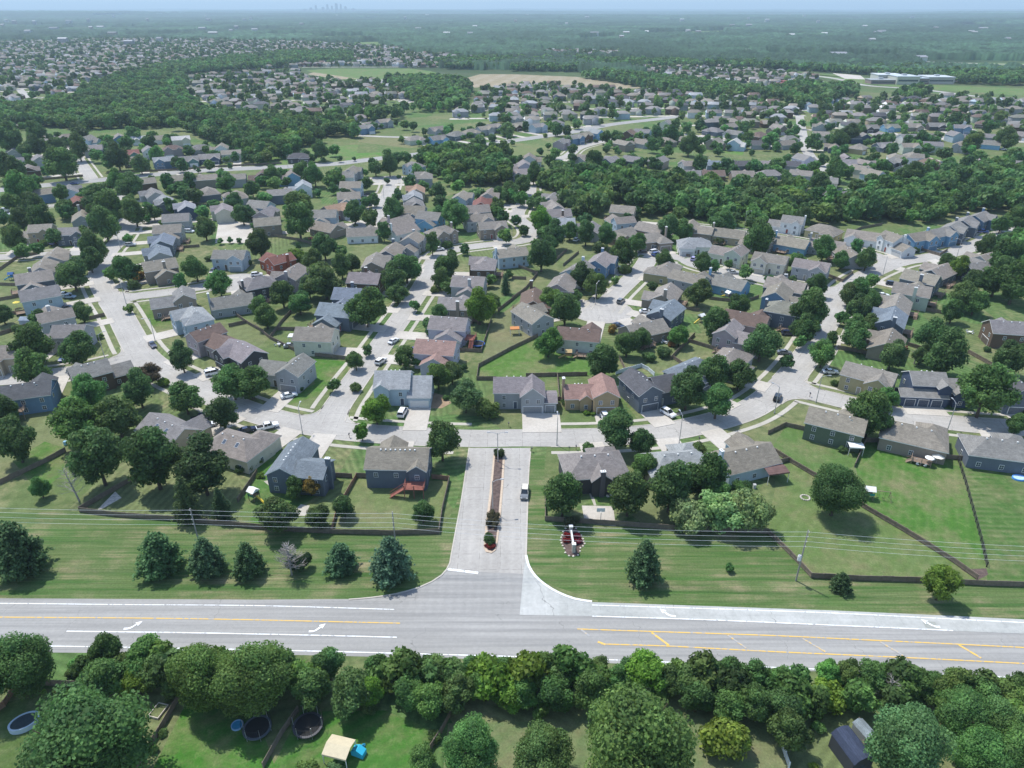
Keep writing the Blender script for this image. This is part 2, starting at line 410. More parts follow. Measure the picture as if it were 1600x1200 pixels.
M['stone'] = simple('stone', (0.52, 0.48, 0.42), 0.9, var=0.3, scale=2); M['obj'] = mat_objcol('painted', 0.6)
M['flower'] = simple('red_flowers', (0.23, 0.02, 0.02), 0.8, var=0.5, scale=6); M['water'] = simple('pool_water', (0.07, 0.33, 0.52), 0.05, 0.6)
M['fabric'] = mat_objcol('fabric', 0.85, 0.2); M['farhouse'] = mat_attr('far_house_paint'); M['brick'] = simple('brick', (0.30, 0.20, 0.15), 0.9, var=0.25, scale=8)
# ------------------------------------------------------------------ ground and streets
def catmull(pts, step=3.0):
    P = [Vector((*p, 0)) for p in pts]; out = []
    P = [P[0] * 2 - P[1]] + P + [P[-1] * 2 - P[-2]]
    for i in range(1, len(P) - 2):
        n = max(1, int((P[i + 1] - P[i]).length / step))
        for k in range(n):
            t = k / n
            q = 0.5 * ((2 * P[i]) + (-P[i - 1] + P[i + 1]) * t + (2 * P[i - 1] - 5 * P[i] + 4 * P[i + 1] - P[i + 2]) * t * t + (-P[i - 1] + 3 * P[i] - 3 * P[i + 1] + P[i + 2]) * t ** 3)
            out.append((q.x, q.y))
    out.append((P[-2].x, P[-2].y)); return out
def tangents(pts):
    T = []
    for i in range(len(pts)):
        a = pts[max(i - 1, 0)]; b = pts[min(i + 1, len(pts) - 1)]
        d = Vector((b[0] - a[0], b[1] - a[1])); d.normalize(); T.append((d.x, d.y))
    return T
def offset(pts, o):
    """left of travel is positive"""
    T = tangents(pts); return [(p[0] - t[1] * o, p[1] + t[0] * o) for p, t in zip(pts, T)]
def sheet(name, polys, mat, z, kind='structure', **kw):
    """flat pieces with outlines in metres, one object"""
    mb = MB()
    for p in polys: mb.quad([(x, y, z) for x, y in p])
    me = mb.mesh(name, [mat])
    uv = me.uv_layers.new(name='UVMap')
    for lp in me.loops:
        v = me.vertices[lp.vertex_index].co; uv.data[lp.index].uv = (v.x, v.y)
    for pl in me.polygons:
        if pl.normal.z < 0: pl.flip()
    return tag(link(name, me), kind=kind, **kw)
def ribbons(name, items, mat, z0, z1=None, kind='structure'):
    """items: (pts, left offset, right offset); with z1 a raised strip"""
    V, F, UV = [], [], []
    for pts, a, b in items:
        if len(pts) < 2: continue
        L = offset(pts, a); Rr = offset(pts, b); d = 0.0; n0 = len(V); top = z0 if z1 is None else z1
        for i in range(len(pts)):
            if i: d += math.dist(pts[i], pts[i - 1])
            V += [(*L[i], top), (*Rr[i], top)]; UV += [(a, d), (b, d)]
            if z1 is not None: V += [(*L[i], z0), (*Rr[i], z0)]; UV += [(a, d), (b, d)]
        s = 2 if z1 is None else 4
        for i in range(len(pts) - 1):
            p, q = n0 + i * s, n0 + (i + 1) * s
            F.append((p, p + 1, q + 1, q) if a > b else (p, q, q + 1, p + 1))
            if z1 is not None:
                F.append((p, q, q + 2, p + 2)); F.append((p + 1, p + 3, q + 3, q + 1))
    me = bpy.data.meshes.new(name); me.from_pydata(V, [], F); me.materials.append(mat)
    uv = me.uv_layers.new(name='UVMap'); vi = np.zeros(len(me.loops), np.int32); me.loops.foreach_get('vertex_index', vi)
    uv.data.foreach_set('uv', np.array(UV, np.float32)[vi].ravel()); me.update()
    return tag(link(name, me), kind=kind)

sheet('ground', [[(-42000, -60), (42000, -60), (42000, 42000), (-42000, 42000)]], M['lawn'], 0.0)

def px(*c): return [at(c[i], c[i + 1]) for i in range(0, len(c), 2)]
# name: (centre line, width, bulb radius at the last point)
ROADS = {
 'loop_street': (px(185,306, 190,320, 199,350, 186,376, 169,393, 158,414, 157,438, 169,463, 186,489, 202,519, 220,550, 250,576, 312,606, 350,627, 400,646, 450,659, 500,668, 550,675, 650,682, 750,685, 800,684, 900,684, 975,681, 1050,673, 1125,656, 1175,638, 1215,609, 1245,577, 1268,545, 1284,515, 1297,493, 1313,466, 1328,447, 1350,432, 1380,418, 1412,408, 1448,403, 1499,392, 1530,381, 1560,367, 1600,358, 1660,352), 8.4, 0),
 'entry_street': (px(779,870, 779,780, 779,690), 19.0, 0),
 'central_street': (px(512,668, 524,640, 542,613, 562,585, 585,555, 606,525, 625,499, 640,477, 655,455, 668,432, 675,414, 688,398, 715,389, 742,385, 776,381, 817,376, 830,366, 826,354, 812,344, 808,333, 818,318, 826,304, 828,290), 7.8, 0),
 'left_court': (px(170,468, 219,462, 260,457, 304,450, 345,443, 368,442), 7.8, 11.0),
 'left_lane': (px(222,556, 175,567, 125,578, 75,586, 25,591, -40,595), 8.0, 0),
 'right_lane': (px(1222,603, 1250,611, 1300,623, 1375,641, 1425,652, 1500,662, 1600,669, 1680,674), 8.2, 0),
 'middle_court': (px(1013,404, 1002,421, 982,440, 958,463, 940,486), 7.9, 11.5),
 'east_lane': (px(1322,462, 1296,456, 1254,448, 1212,441, 1178,434, 1144,426, 1110,420, 1085,413, 1068,404), 7.8, 0),
 'far_east_lane': (px(1398,416, 1376,402, 1340,392, 1290,384, 1240,375, 1200,368, 1150,362, 1110,357, 1062,352), 7.8, 0),
 'middle_court_link': (px(1016,404, 1030,398, 1068,404), 7.8, 0),
 'park_court': (px(560,352, 589,349, 592,332, 597,315, 607,298, 612,281), 7.9, 12.5),
 'west_avenue': (px(-60,300, 0,297, 76,289, 118,285, 169,280, 228,274, 312,267, 388,263, 439,261, 523,256, 557,252, 607,246, 645,242, 692,236, 742,229, 793,221, 850,213, 901,205, 952,195, 1019,187, 1080,180), 13.0, 0),
 'north_west_court': (px(143,280, 132,264, 121,247, 118,236), 8.0, 10.0),
 'grove_street': (px(868,250, 888,243, 903,232, 930,224, 962,217), 8.0, 0),
 'slate_street': (px(1249,180, 1253,205, 1257,227, 1266,244, 1279,256, 1290,268), 8.2, 0),
 'back_street': (px(1068,263, 1154,263, 1235,264, 1286,268), 8.6, 0),
 'upper_street': (px(1000,205, 1068,210, 1127,219, 1180,224, 1254,216), 8.6, 0),
 'wood_court': (px(1270,312, 1300,306, 1322,301, 1360,296, 1410,288, 1458,281, 1484,270, 1474,257), 8.0, 11.0),
 'far_right_street': (px(1254,214, 1330,218, 1420,216, 1500,215, 1600,222), 8.6, 0),
 'trail_road': (px(560,212, 610,214, 671,215), 7.0, 0),
 'school_road': (px(1100,104, 1200,111, 1300,122, 1350,133, 1440,140, 1540,152, 1640,158), 12.0, 0),
 'far_right_road': (px(1437,96, 1520,99, 1640,102), 14.0, 0),
 'north_court': (px(600,178, 618,170, 640,158), 9.0, 14.0),
 'hill_court': (px(46,157, 38,148, 30,139), 9.0, 10.0),
 'left_far_court': (px(318,165, 326,172, 336,178), 9.0, 12.0),
 'west_side_lane': (px(199,350, 225,347, 258,341), 7.0, 0),
 'low_west_lane': (px(160,392, 100,396, 0,402, -40,404), 8.6, 0),
 'side_path_lane': (px(72,322, 110,319, 150,312), 6.0, 0),
}
for k in ROADS:
    p, w, b = ROADS[k]; ROADS[k] = (catmull(p, 3.0), w, b)
MAIN = catmull(px(-200,975, 0,976, 400,981, 800,989, 1200,1006, 1600,1026, 1800,1038), 6.0)
def near_any(x, y, skip, pad=0.3):
    for k, (p, w, b) in ROADS.items():
        if k == skip: continue
        r = w / 2 + pad
        if b and math.dist((x, y), p[-1]) < b + pad: return k
        for q in p[::1]:
            dx = q[0] - x; dy = q[1] - y
            if dx * dx + dy * dy < r * r + 1.0: return k
    return None
def clip_runs(pts, off, skip, pad=0.3):
    O = offset(pts, off); runs, cur = [], []
    for p, o in zip(pts, O):
        if near_any(o[0], o[1], skip, pad): 
            if len(cur) > 1: runs.append(cur)
            cur = []
        else: cur.append(p)
    if len(cur) > 1: runs.append(cur)
    return runs
def circle(c, r, n=36): return [(c[0] + r * math.cos(2 * math.pi * i / n), c[1] + r * math.sin(2 * math.pi * i / n)) for i in range(n)]

kerbs, walks = [], []
for i, (k, (p, w, b)) in enumerate(ROADS.items()):
    if k == 'entry_street': continue
    z = 0.030 + 0.0022 * i
    asph = k == 'west_avenue'
    ribbons('road_' + k if not k.endswith('street') else k, [(p, w / 2, -w / 2)], M['asphalt'] if asph else M['street'], z)
    if b: sheet(k + '_turning_circle', [circle(p[-1], b)], M['street'], z + 0.0011)
    if p[len(p) // 2][1] > 620: continue
    for s in (1, -1):
        for run in clip_runs(p, s * (w / 2 + .2), k): kerbs.append((run, s * (w / 2 + .28), s * (w / 2)))
        if w < 12:
            for run in clip_runs(p, s * (w / 2 + 3.0), k, 0.6): walks.append((run, s * (w / 2 + 3.5), s * (w / 2 + 2.2)))
    if b:
        c = circle(p[-1], b, 48) + [circle(p[-1], b, 48)[0]]
        for run in clip_runs(c, -.2, k):
            run = [q for q in run if min(math.dist(q, s) for s in p[:-1]) > w / 2]
            # keep contiguous pieces only
            cur = []
            for q in run:
                if cur and math.dist(q, cur[-1]) > 3.5:
                    if len(cur) > 1: kerbs.append((cur, 0, -.28))
                    cur = []
                cur.append(q)
            if len(cur) > 1: kerbs.append((cur, 0, -.28))
# rounded corners where a street runs into another one
def fillets(ka, end, kb, r=7.0):
    pa, wa, _ = ROADS[ka]; pb, wb, _ = ROADS[kb]; out = []
    seq = pa if end == 0 else pa[::-1]
    # first point of a outside b
    for i, q in enumerate(seq):
        dmin, j = min((math.dist(q, s), j) for j, s in enumerate(pb))
        if dmin > wb / 2 + 0.5: break
    A = Vector((seq[i][0] - seq[i + 3][0], seq[i][1] - seq[i + 3][1])).normalized()
    T = tangents(pb)[j]; T = Vector(T)
    Pb = Vector(pb[j]); Pa = Vector(seq[i + 1])
    nb = Vector((-T.y, T.x)); nb = nb if nb.dot(Pa - Pb) > 0 else -nb
    na = Vector((-A.y, A.x))
    for s in (1, -1):
        o = Pa + na * (s * wa / 2); base = Pb + nb * (wb / 2)
        # intersection of o + A*t with base + T*u
        det = A.x * (-T.y) + A.y * T.x
        if abs(det) < .2: continue
        d = base - o; t = (d.x * (-T.y) + d.y * T.x) / det
        c = o + A * t
        side = T if T.dot(na * s) > 0 else -T
        a1 = c - A * r; b1 = c + side * r
        arc = [tuple((a1 * (1 - u) ** 2 + c * (2 * u * (1 - u)) + b1 * u * u)) for u in [k / 8 for k in range(9)]]
        out.append(([tuple(c - nb * .4 - na * s * .4)] + arc, arc, s))
    return out
fp = []
for ka, e, kb in (('central_street', 0, 'loop_street'), ('left_court', 0, 'loop_street'), ('left_lane', 0, 'loop_street'), ('right_lane', 0, 'loop_street'), ('east_lane', 0, 'loop_street'), ('far_east_lane', 0, 'loop_street')):
    for poly, arc, s in fillets(ka, e, kb):
        fp.append(poly); kerbs.append((arc, 0.14, -.14))
for i, f in enumerate(fp): sheet('street_corner', [f], M['street'], 0.0200 + .0006 * i)
ribbons('kerbs', kerbs, M['kerb'], 0.0, 0.10)
ribbons('pavements', walks, M['walk'], 0.012, 0.06)

# main road: asphalt, added concrete lane, markings
sheet('verge', [[at(-160,800), at(120,800), at(262,812), at(400,825), at(520,834), at(690,834), at(712,790), at(735,705), at(735,900), at(600,945), at(400,945), at(0,945), at(-160,945)]], M['verge'], 0.010)
sheet('verge_east', [[at(826,712), at(851,712), at(851,820), at(960,822), at(1200,834), at(1268,903), at(1450,911), at(1800,922), at(1800,990), at(1500,975), at(1000,960), at(818,900)]], M['verge'], 0.010)
road = sheet('main_road', [[at(-260,934), at(0,935), at(200,936), at(400,937), at(540,936), at(640,940), at(700,900), at(820,893), at(830,950), at(1000,958), at(1500,978), at(1900,998), at(1900,1080), at(1600,1064), at(1400,1054), at(1200,1046), at(1000,1038), at(800,1031), at(400,1022), at(0,1019), at(-260,1018)]], M['asphalt'], 0.016)
# uv along the road for wheel paths
me = road.data; uv = me.uv_layers[0]
for lp in me.loops:
    v = me.vertices[lp.vertex_index].co; uv.data[lp.index].uv = (v.y + v.x * 0.02, v.x)
sheet('entry_flare', [[at(706,868), at(703,880), at(698,890), at(690,899), at(675,909), at(655,918), at(620,928), at(580,934), at(545,937), at(640,960), at(820,960), at(820,893)]], M['asphalt'], 0.022)
sheet('entry_boulevard', [px(733,700, 829,700, 826,740, 824,800, 822,868, 822,897, 750,894, 699,889, 705,868, 712,830, 722,775)[::-1]], M['street'], 0.036)
# turning lane in newer concrete
sheet('turning_lane', [px(822,868, 826,884, 836,900, 852,914, 872,926, 898,936, 925,940.5, 925,963, 812,961, 815,925, 818,893)[::-1]], M['newlane'], 0.041)
ln = MB(); up = px(925,941, 1100,947, 1300,954, 1500,963, 1640,970, 1800,979); lo = px(925,963.5, 1100,969, 1300,976, 1489,986, 1640,992, 1800,998)
for i in range(5): ln.quad([(*lo[i], .0405), (*lo[i + 1], .0405), (*up[i + 1], .0405), (*up[i], .0405)])
me = ln.mesh('turning_lane_strip', [M['newlane']]); uv = me.uv_layers.new(name='UVMap')
for lp in me.loops:
    v = me.vertices[lp.vertex_index].co; uv.data[lp.index].uv = (v.y, v.x)
tag(link('turning_lane_strip', me), kind='structure')
kk = [(catmull(px(*c), 2.0), .15, -.15) for c in (
   (733,700, 722,775, 712,830, 705,868, 703,880, 698,890, 690,899, 675,909, 655,918, 620,928, 580,934, 545,937),
   (829,706, 826,740, 824,800, 822,868))]
ribbons('entry_kerbs', kk, M['kerb'], 0.0, 0.12)
ribbons('turning_lane_kerb', [(catmull(px(822,868, 826,884, 836,900, 852,914, 872,926, 898,936, 925,940.5), 1.5), .25, -.25)], simple('new_kerb', (0.72, 0.72, 0.70), 0.8, var=.04), 0.0, 0.13)
def stripe(name, lines, mat, w=0.16, z=0.052):
    return ribbons(name, [(catmull(px(*l), 4.0) if len(l) > 4 else px(*l), w / 2.4 * (q or 1), -w / 2.4 * (q or 1)) for l, q in lines], mat, z)
stripe('edge_lines', [((-160,943, 0,943, 200,945, 400,946.5, 616,952.5), 1.3), ((104,986.5, 300,989, 500,993, 620,996), 1.6), ((-160,1008, 57,1009.5, 400,1015.5, 800,1026, 1000,1033, 1220,1043.5, 1520,1056, 1800,1070), 1.5), ((925,945.5, 1100,951, 1300,958, 1500,968, 1800,983), 1.3), ((925,963, 1100,968.5, 1300,977, 1489,985.5), 1.5)], M['white_paint'])
stripe('centre_lines', [((-160,963, 0,964.5, 300,967, 625,974), 1.7), ((902,983, 1020,987, 1200,993, 1330,999, 1500,1007, 1800,1022), 1.8), ((940,1006.5, 1050,1010, 1200,1018, 1400,1027, 1600,1037, 1800,1048), 1.8)], M['yellow_paint'])
stripe('chevron_lines', [((1018,988.5, 1045,1008.5), 3), ((1498,1008, 1533,1028.5), 3), ((934,1003, 946,1007.5), 3)], M['yellow_paint'], z=0.058)
stripe('worn_chevron_lines', [((1137,992.5, 1166,1013), 2.4), ((1254,998, 1291,1019.5), 2.4), ((1375,1003, 1412,1025), 2.6), ((908,984, 921,994), 2.6)], M['worn_yellow'], z=0.058)
stripe('stop_line', [((699,889.5, 747,895.5), 4.5)], M['white_paint'], z=0.058)
def arrow(name, cx, cy, flip=1, s=.72, mirror=1):
    """bent turn arrow painted on the lane, metres"""
    x0, y0 = at(cx, cy); L = []
    # shaft: curve from tail to head
    pts = [(-1.9, -.75), (-.9, -.7), (-.2, -.45), (.35, 0), (.8, .45)]
    mb = MB(); T = tangents(pts)
    A = [(p[0] - t[1] * .22, p[1] + t[0] * .22) for p, t in zip(pts, T)]; B = [(p[0] + t[1] * .22, p[1] - t[0] * .22) for p, t in zip(pts, T)]
    f = lambda p: (x0 + p[0] * s * mirror, y0 + p[1] * s * 1.35 * flip, 0.062)
    for i in range(len(pts) - 1): mb.quad([f(A[i]), f(A[i + 1]), f(B[i + 1]), f(B[i])])
    mb.quad([f((.15, .75)), f((1.25, -.05)), f((1.75, 1.15))])
    me = mb.mesh(name, [M['white_paint']])
    for pl in me.polygons:
        if pl.normal.z < 0: pl.flip()
    tag(link(name, me), kind='structure')
arrow('turn_arrow_marking', 208, 978); arrow('turn_arrow_marking', 496, 982)
arrow('turn_arrow_marking', 1043, 958.5, mirror=-1); 
sheet('patched_square', [px(1441,971, 1461,972, 1468,983, 1446,981)[::-1]], simple('dark_patch', (0.30, 0.31, 0.28), 0.9), 0.046)
arrow('turn_arrow_marking', 1454, 975, mirror=-1)

# mown back yards with their own greens
LAWNS = [
 ('mown_yard', (1200,834, 1268,903, 1340,907, 1450,910, 1525,906, 1487,877, 1415,832, 1352,795, 1340,757, 1300,735, 1235,724, 1207,727, 1212,760, 1203,800), (0.105,0.160,0.050), (0.135,0.180,0.070), 2.2, 0.7),
 ('mown_yard', (1352,795, 1415,832, 1487,877, 1528,904, 1541,887, 1519,797, 1497,720, 1385,692, 1354,690, 1337,730), (0.060,0.145,0.026), (0.120,0.185,0.058), 1.9, 0.5),
 ('mown_yard', (1500,722, 1600,745, 1760,765, 1800,922, 1600,914, 1543,911, 1541,887, 1519,797), (0.060,0.125,0.030), (0.165,0.200,0.090), 1.7, -1.52),
 ('mown_yard', (1208,697, 1227,667, 1269,676, 1290,700, 1378,690, 1352,691, 1333,730, 1272,743, 1235,722), (0.085,0.150,0.042), (0.125,0.175,0.065), 1.8, 0.3),
 ('mown_yard', (548,746, 575,748, 700,752, 690,790, 684,830, 522,830, 530,800, 546,770), (0.125,0.165,0.062), (0.145,0.180,0.075), 2.4, 0.2),
 ('mown_yard', (360,690, 425,690, 440,705, 430,740, 398,742, 380,700), (0.062,0.150,0.026), (0.095,0.175,0.045), 2.0, 0.2),
 ('mown_yard', (378,782, 402,742, 430,745, 500,770, 460,800, 400,824, 372,820), (0.070,0.148,0.036), (0.085,0.175,0.04), 2.2, 0.9),
 ('mown_yard', (749,590, 748,573, 803,544, 842,527, 870,545, 965,556, 985,585, 917,586, 822,588), (0.080,0.160,0.034), (0.105,0.175,0.05), 2.6, 0.1),
 ('mown_yard', (757,548, 770,500, 815,468, 830,500, 842,524, 803,543, 752,567), (0.150,0.165,0.080), (0.175,0.185,0.095), 2.6, 0.1),
 ('mown_yard', (928,770, 918,787, 960,787, 958,768), (0.060,0.170,0.026), (0.075,0.18,0.03), 2.6, 0.1),
 ('mown_yard', (852,625, 874,628, 876,596, 852,592), (0.10,0.155,0.05), (0.20,0.19,0.10), 1.4, 1.4),
 ('mown_yard', (968,620, 985,612, 1028,656, 1010,664, 1000,660), (0.085,0.150,0.04), (0.21,0.20,0.11), 1.8, 0.75),
 ('mown_yard', (470,557, 540,565, 545,580, 520,610, 430,640, 436,628, 492,600, 485,575), (0.062,0.150,0.026), (0.085,0.165,0.035), 2.0, 0.4),
 ('mown_yard', (500,513, 583,519, 572,545, 520,540), (0.09,0.14,0.045), (0.15,0.17,0.075), 1.8, 0.7),
 ('mown_yard', (70,690, 102,700, 100,740, 60,770, 20,720), (0.062,0.150,0.026), (0.09,0.165,0.04), 2.0, 1.2),
 ('mown_yard', (212,478, 260,470, 268,510, 240,516), (0.075,0.14,0.03), (0.09,0.15,0.04), 2.0, 1.2),
 ('mown_yard', (240,1200, 290,1100, 400,1110, 430,1200), (0.050,0.155,0.022), (0.085,0.17,0.038), 2.4, 1.0),
 ('mown_yard', (425,1200, 470,1112, 600,1110, 690,1145, 660,1200), (0.055,0.150,0.026), (0.12,0.165,0.055), 2.4, 1.0),
 ('mown_yard', (700,1130, 1240,1120, 1230,1230, 690,1230), (0.120,0.165,0.068), (0.165,0.18,0.09), 2.4, 1.0),
 ('mown_yard', (0,1100, 60,1085, 210,1110, 230,1180, 200,1240, -60,1240), (0.075,0.120,0.035), (0.12,0.145,0.06), 2.0, 0.9),
 ('park_meadow', (560,222, 640,232, 700,225, 690,212, 640,216, 560,214), (0.16,0.17,0.08), (0.18,0.19,0.09), 9, 0.2),
 ('park_meadow', (1430,243, 1600,243, 1600,262, 1540,262), (0.10,0.165,0.05), (0.14,0.175,0.07), 5, 0.2),
 ('park_meadow', (1130,228, 1165,233, 1160,243, 1128,240), (0.09,0.19,0.04), (0.11,0.20,0.05), 5, 0.2),
 ('park_meadow', (400,243, 453,241, 455,258, 400,257), (0.085,0.185,0.04), (0.11,0.19,0.05), 5, 0.2),
 ('park_meadow', (540,240, 596,238, 596,248, 540,252), (0.085,0.190,0.04), (0.11,0.20,0.05), 5, 0.2),
 ('park_meadow', (480,232, 560,226, 556,246, 484,252), (0.105,0.185,0.055), (0.13,0.19,0.065), 8, 0.2),
 ('park_meadow', (770,232, 810,227, 850,240, 836,262, 800,262, 780,245), (0.14,0.175,0.07), (0.17,0.19,0.09), 9, 0.2),
 ('park_meadow', (800,222, 880,232, 880,250, 800,245), (0.14,0.175,0.07), (0.17,0.19,0.09), 9, 0.2),
]
zz = 0.006
for nm, c, a, b, per, ang in LAWNS:
    zz += 0.0001
    p = px(*c); ar = sum(p[i][0] * p[(i + 1) % len(p)][1] - p[(i + 1) % len(p)][0] * p[i][1] for i in range(len(p)))
    mb = MB(); mb.quad([(x, y, zz) for x, y in (p if ar > 0 else p[::-1])])
    tag(link(nm, mb.mesh(nm, [mat_striped('mown_grass', a, b, per, ang)])), kind='structure')
def patch(name, c, mat, z=0.02):
    p = px(*c); ar = sum(p[i][0] * p[(i + 1) % len(p)][1] - p[(i + 1) % len(p)][0] * p[i][1] for i in range(len(p)))
    mb = MB(); mb.quad([(x, y, z) for x, y in (p if ar > 0 else p[::-1])]); return tag(link(name, mb.mesh(name, [mat])), kind='structure')
M['field'] = mat_striped('far_field', (0.10,0.175,0.05), (0.13,0.19,0.07), 30, 0.3); M['earth'] = mat_striped('graded_earth', (0.30,0.25,0.17), (0.36,0.31,0.24), 25, 0.2, 0.8)
patch('green_field', (478,110, 520,107, 640,107, 672,111, 700,118, 640,124, 560,125, 500,117), M['field'])
patch('dirt_field', (728,122, 750,116, 800,116, 900,120, 960,129, 1010,138, 960,139, 860,131, 740,137), M['earth'])
patch('dirt_lot', (490,113, 560,123, 530,124, 480,116), M['earth'], 0.025)
patch('right_field', (1400,97, 1640,99, 1640,112, 1500,110, 1440,104), M['field']); patch('school_field', (1090,104, 1160,107, 1330,118, 1440,132, 1640,140, 1640,152, 1440,139, 1350,131, 1200,109), M['field'], 0.022)
patch('distant_field', (1000,52, 1130,48, 1140,54, 1010,56), M['field']); patch('distant_field', (110,58, 300,52, 150,61), M['field'])
patch('distant_field', (900,60, 960,57, 970,62, 910,64), M['field']); patch('distant_field', (1290,86, 1400,88, 1400,94, 1300,92), M['field'])
patch('distant_field', (490,57, 570,56, 600,62, 500,63), M['field']); patch('distant_field', (550,66, 590,65, 600,76, 560,74), M['field']); patch('distant_field', (1200,84, 1300,87, 1290,92, 1200,90), M['field'])
patch('bare_patch', (658,628, 672,612, 700,620, 705,630, 690,638, 664,638), M['dirt']); 
patch('poplar_drives', (341,350, 352,346, 372,343, 398,346, 396,358, 388,380, 336,380), M['drive'], .03)
patch('garden_path', (920,770, 926,770, 932,790, 928,790), M['walk'], 0.03)
patch('court_slab', (909,790, 958,791, 962,822, 914,818), M['drive'], 0.03)
patch('patio_slab', (412,752, 420,750, 442,758, 446,765, 436,767, 424,762), M['walk'], 0.03)
patch('shed_slab', (460,797, 470,788, 484,790, 478,806, 464,806), M['walk'], 0.03)
patch('patio_slab', (920,758, 955,757, 957,767, 922,769), M['walk'], 0.03)
patch('mulch_bed', (1502,890, 1541,888, 1544,898, 1528,906), M['mulch'], 0.03)
patch('gravel_strip', (180,768, 190,778, 160,795, 152,797), M['stone'], 0.03)
# ------------------------------------------------------------------ houses
WALL = dict(tan=(0.439,0.366,0.268), cream=(0.630,0.598,0.493), white=(0.735,0.745,0.735), gray=(0.366,0.378,0.390), slate=(.125,.150,.185), blue=(.14,.235,.35), navy=(.06,.085,.14), brown=(0.128,0.088,0.063), green=(0.122,0.159,0.104), sage=(0.512,0.549,0.451),
            mauve=(0.366,0.311,0.323), red=(0.305,0.091,0.055), paleblue=(0.420,0.514,0.588), olive=(0.366,0.329,0.183), dark=(0.067,0.067,0.073), gold=(.42,.32,.19), teal=(0.122,0.244,0.232), lilac=(0.512,0.488,0.561), palegreen=(0.512,0.573,0.512), taupe=(0.275,0.232,0.189), sky=(0.200,0.378,0.546))
WNAME = dict(tan='tan', cream='cream', white='white', gray='grey', slate='slate blue', blue='blue', navy='navy', brown='brown', green='dark green', sage='sage', mauve='mauve', red='red', paleblue='pale blue', olive='olive', dark='charcoal', gold='golden tan', teal='teal', lilac='lilac', palegreen='pale green', taupe='taupe', sky='bright blue')
ROOF = dict(tg=(.245,.220,.188), gy=(.222,.212,.202), dk=(.10,.10,.108), br=(.165,.12,.10), pk=(.285,.185,.16), li=(.25,.225,.22), pg=(.30,.31,.32), sb=(.185,.215,.25), og=(.34,.23,.16), rd=(.22,.105,.085), wt=(.48,.47,.45), gn=(.20,.20,.165))
RNAME = dict(tg='tan grey', gy='grey', dk='dark grey', br='brown', pk='pinkish', li='mauve grey', pg='pale grey', sb='blue grey', og='orange', rd='red', wt='pale', gn='olive grey')
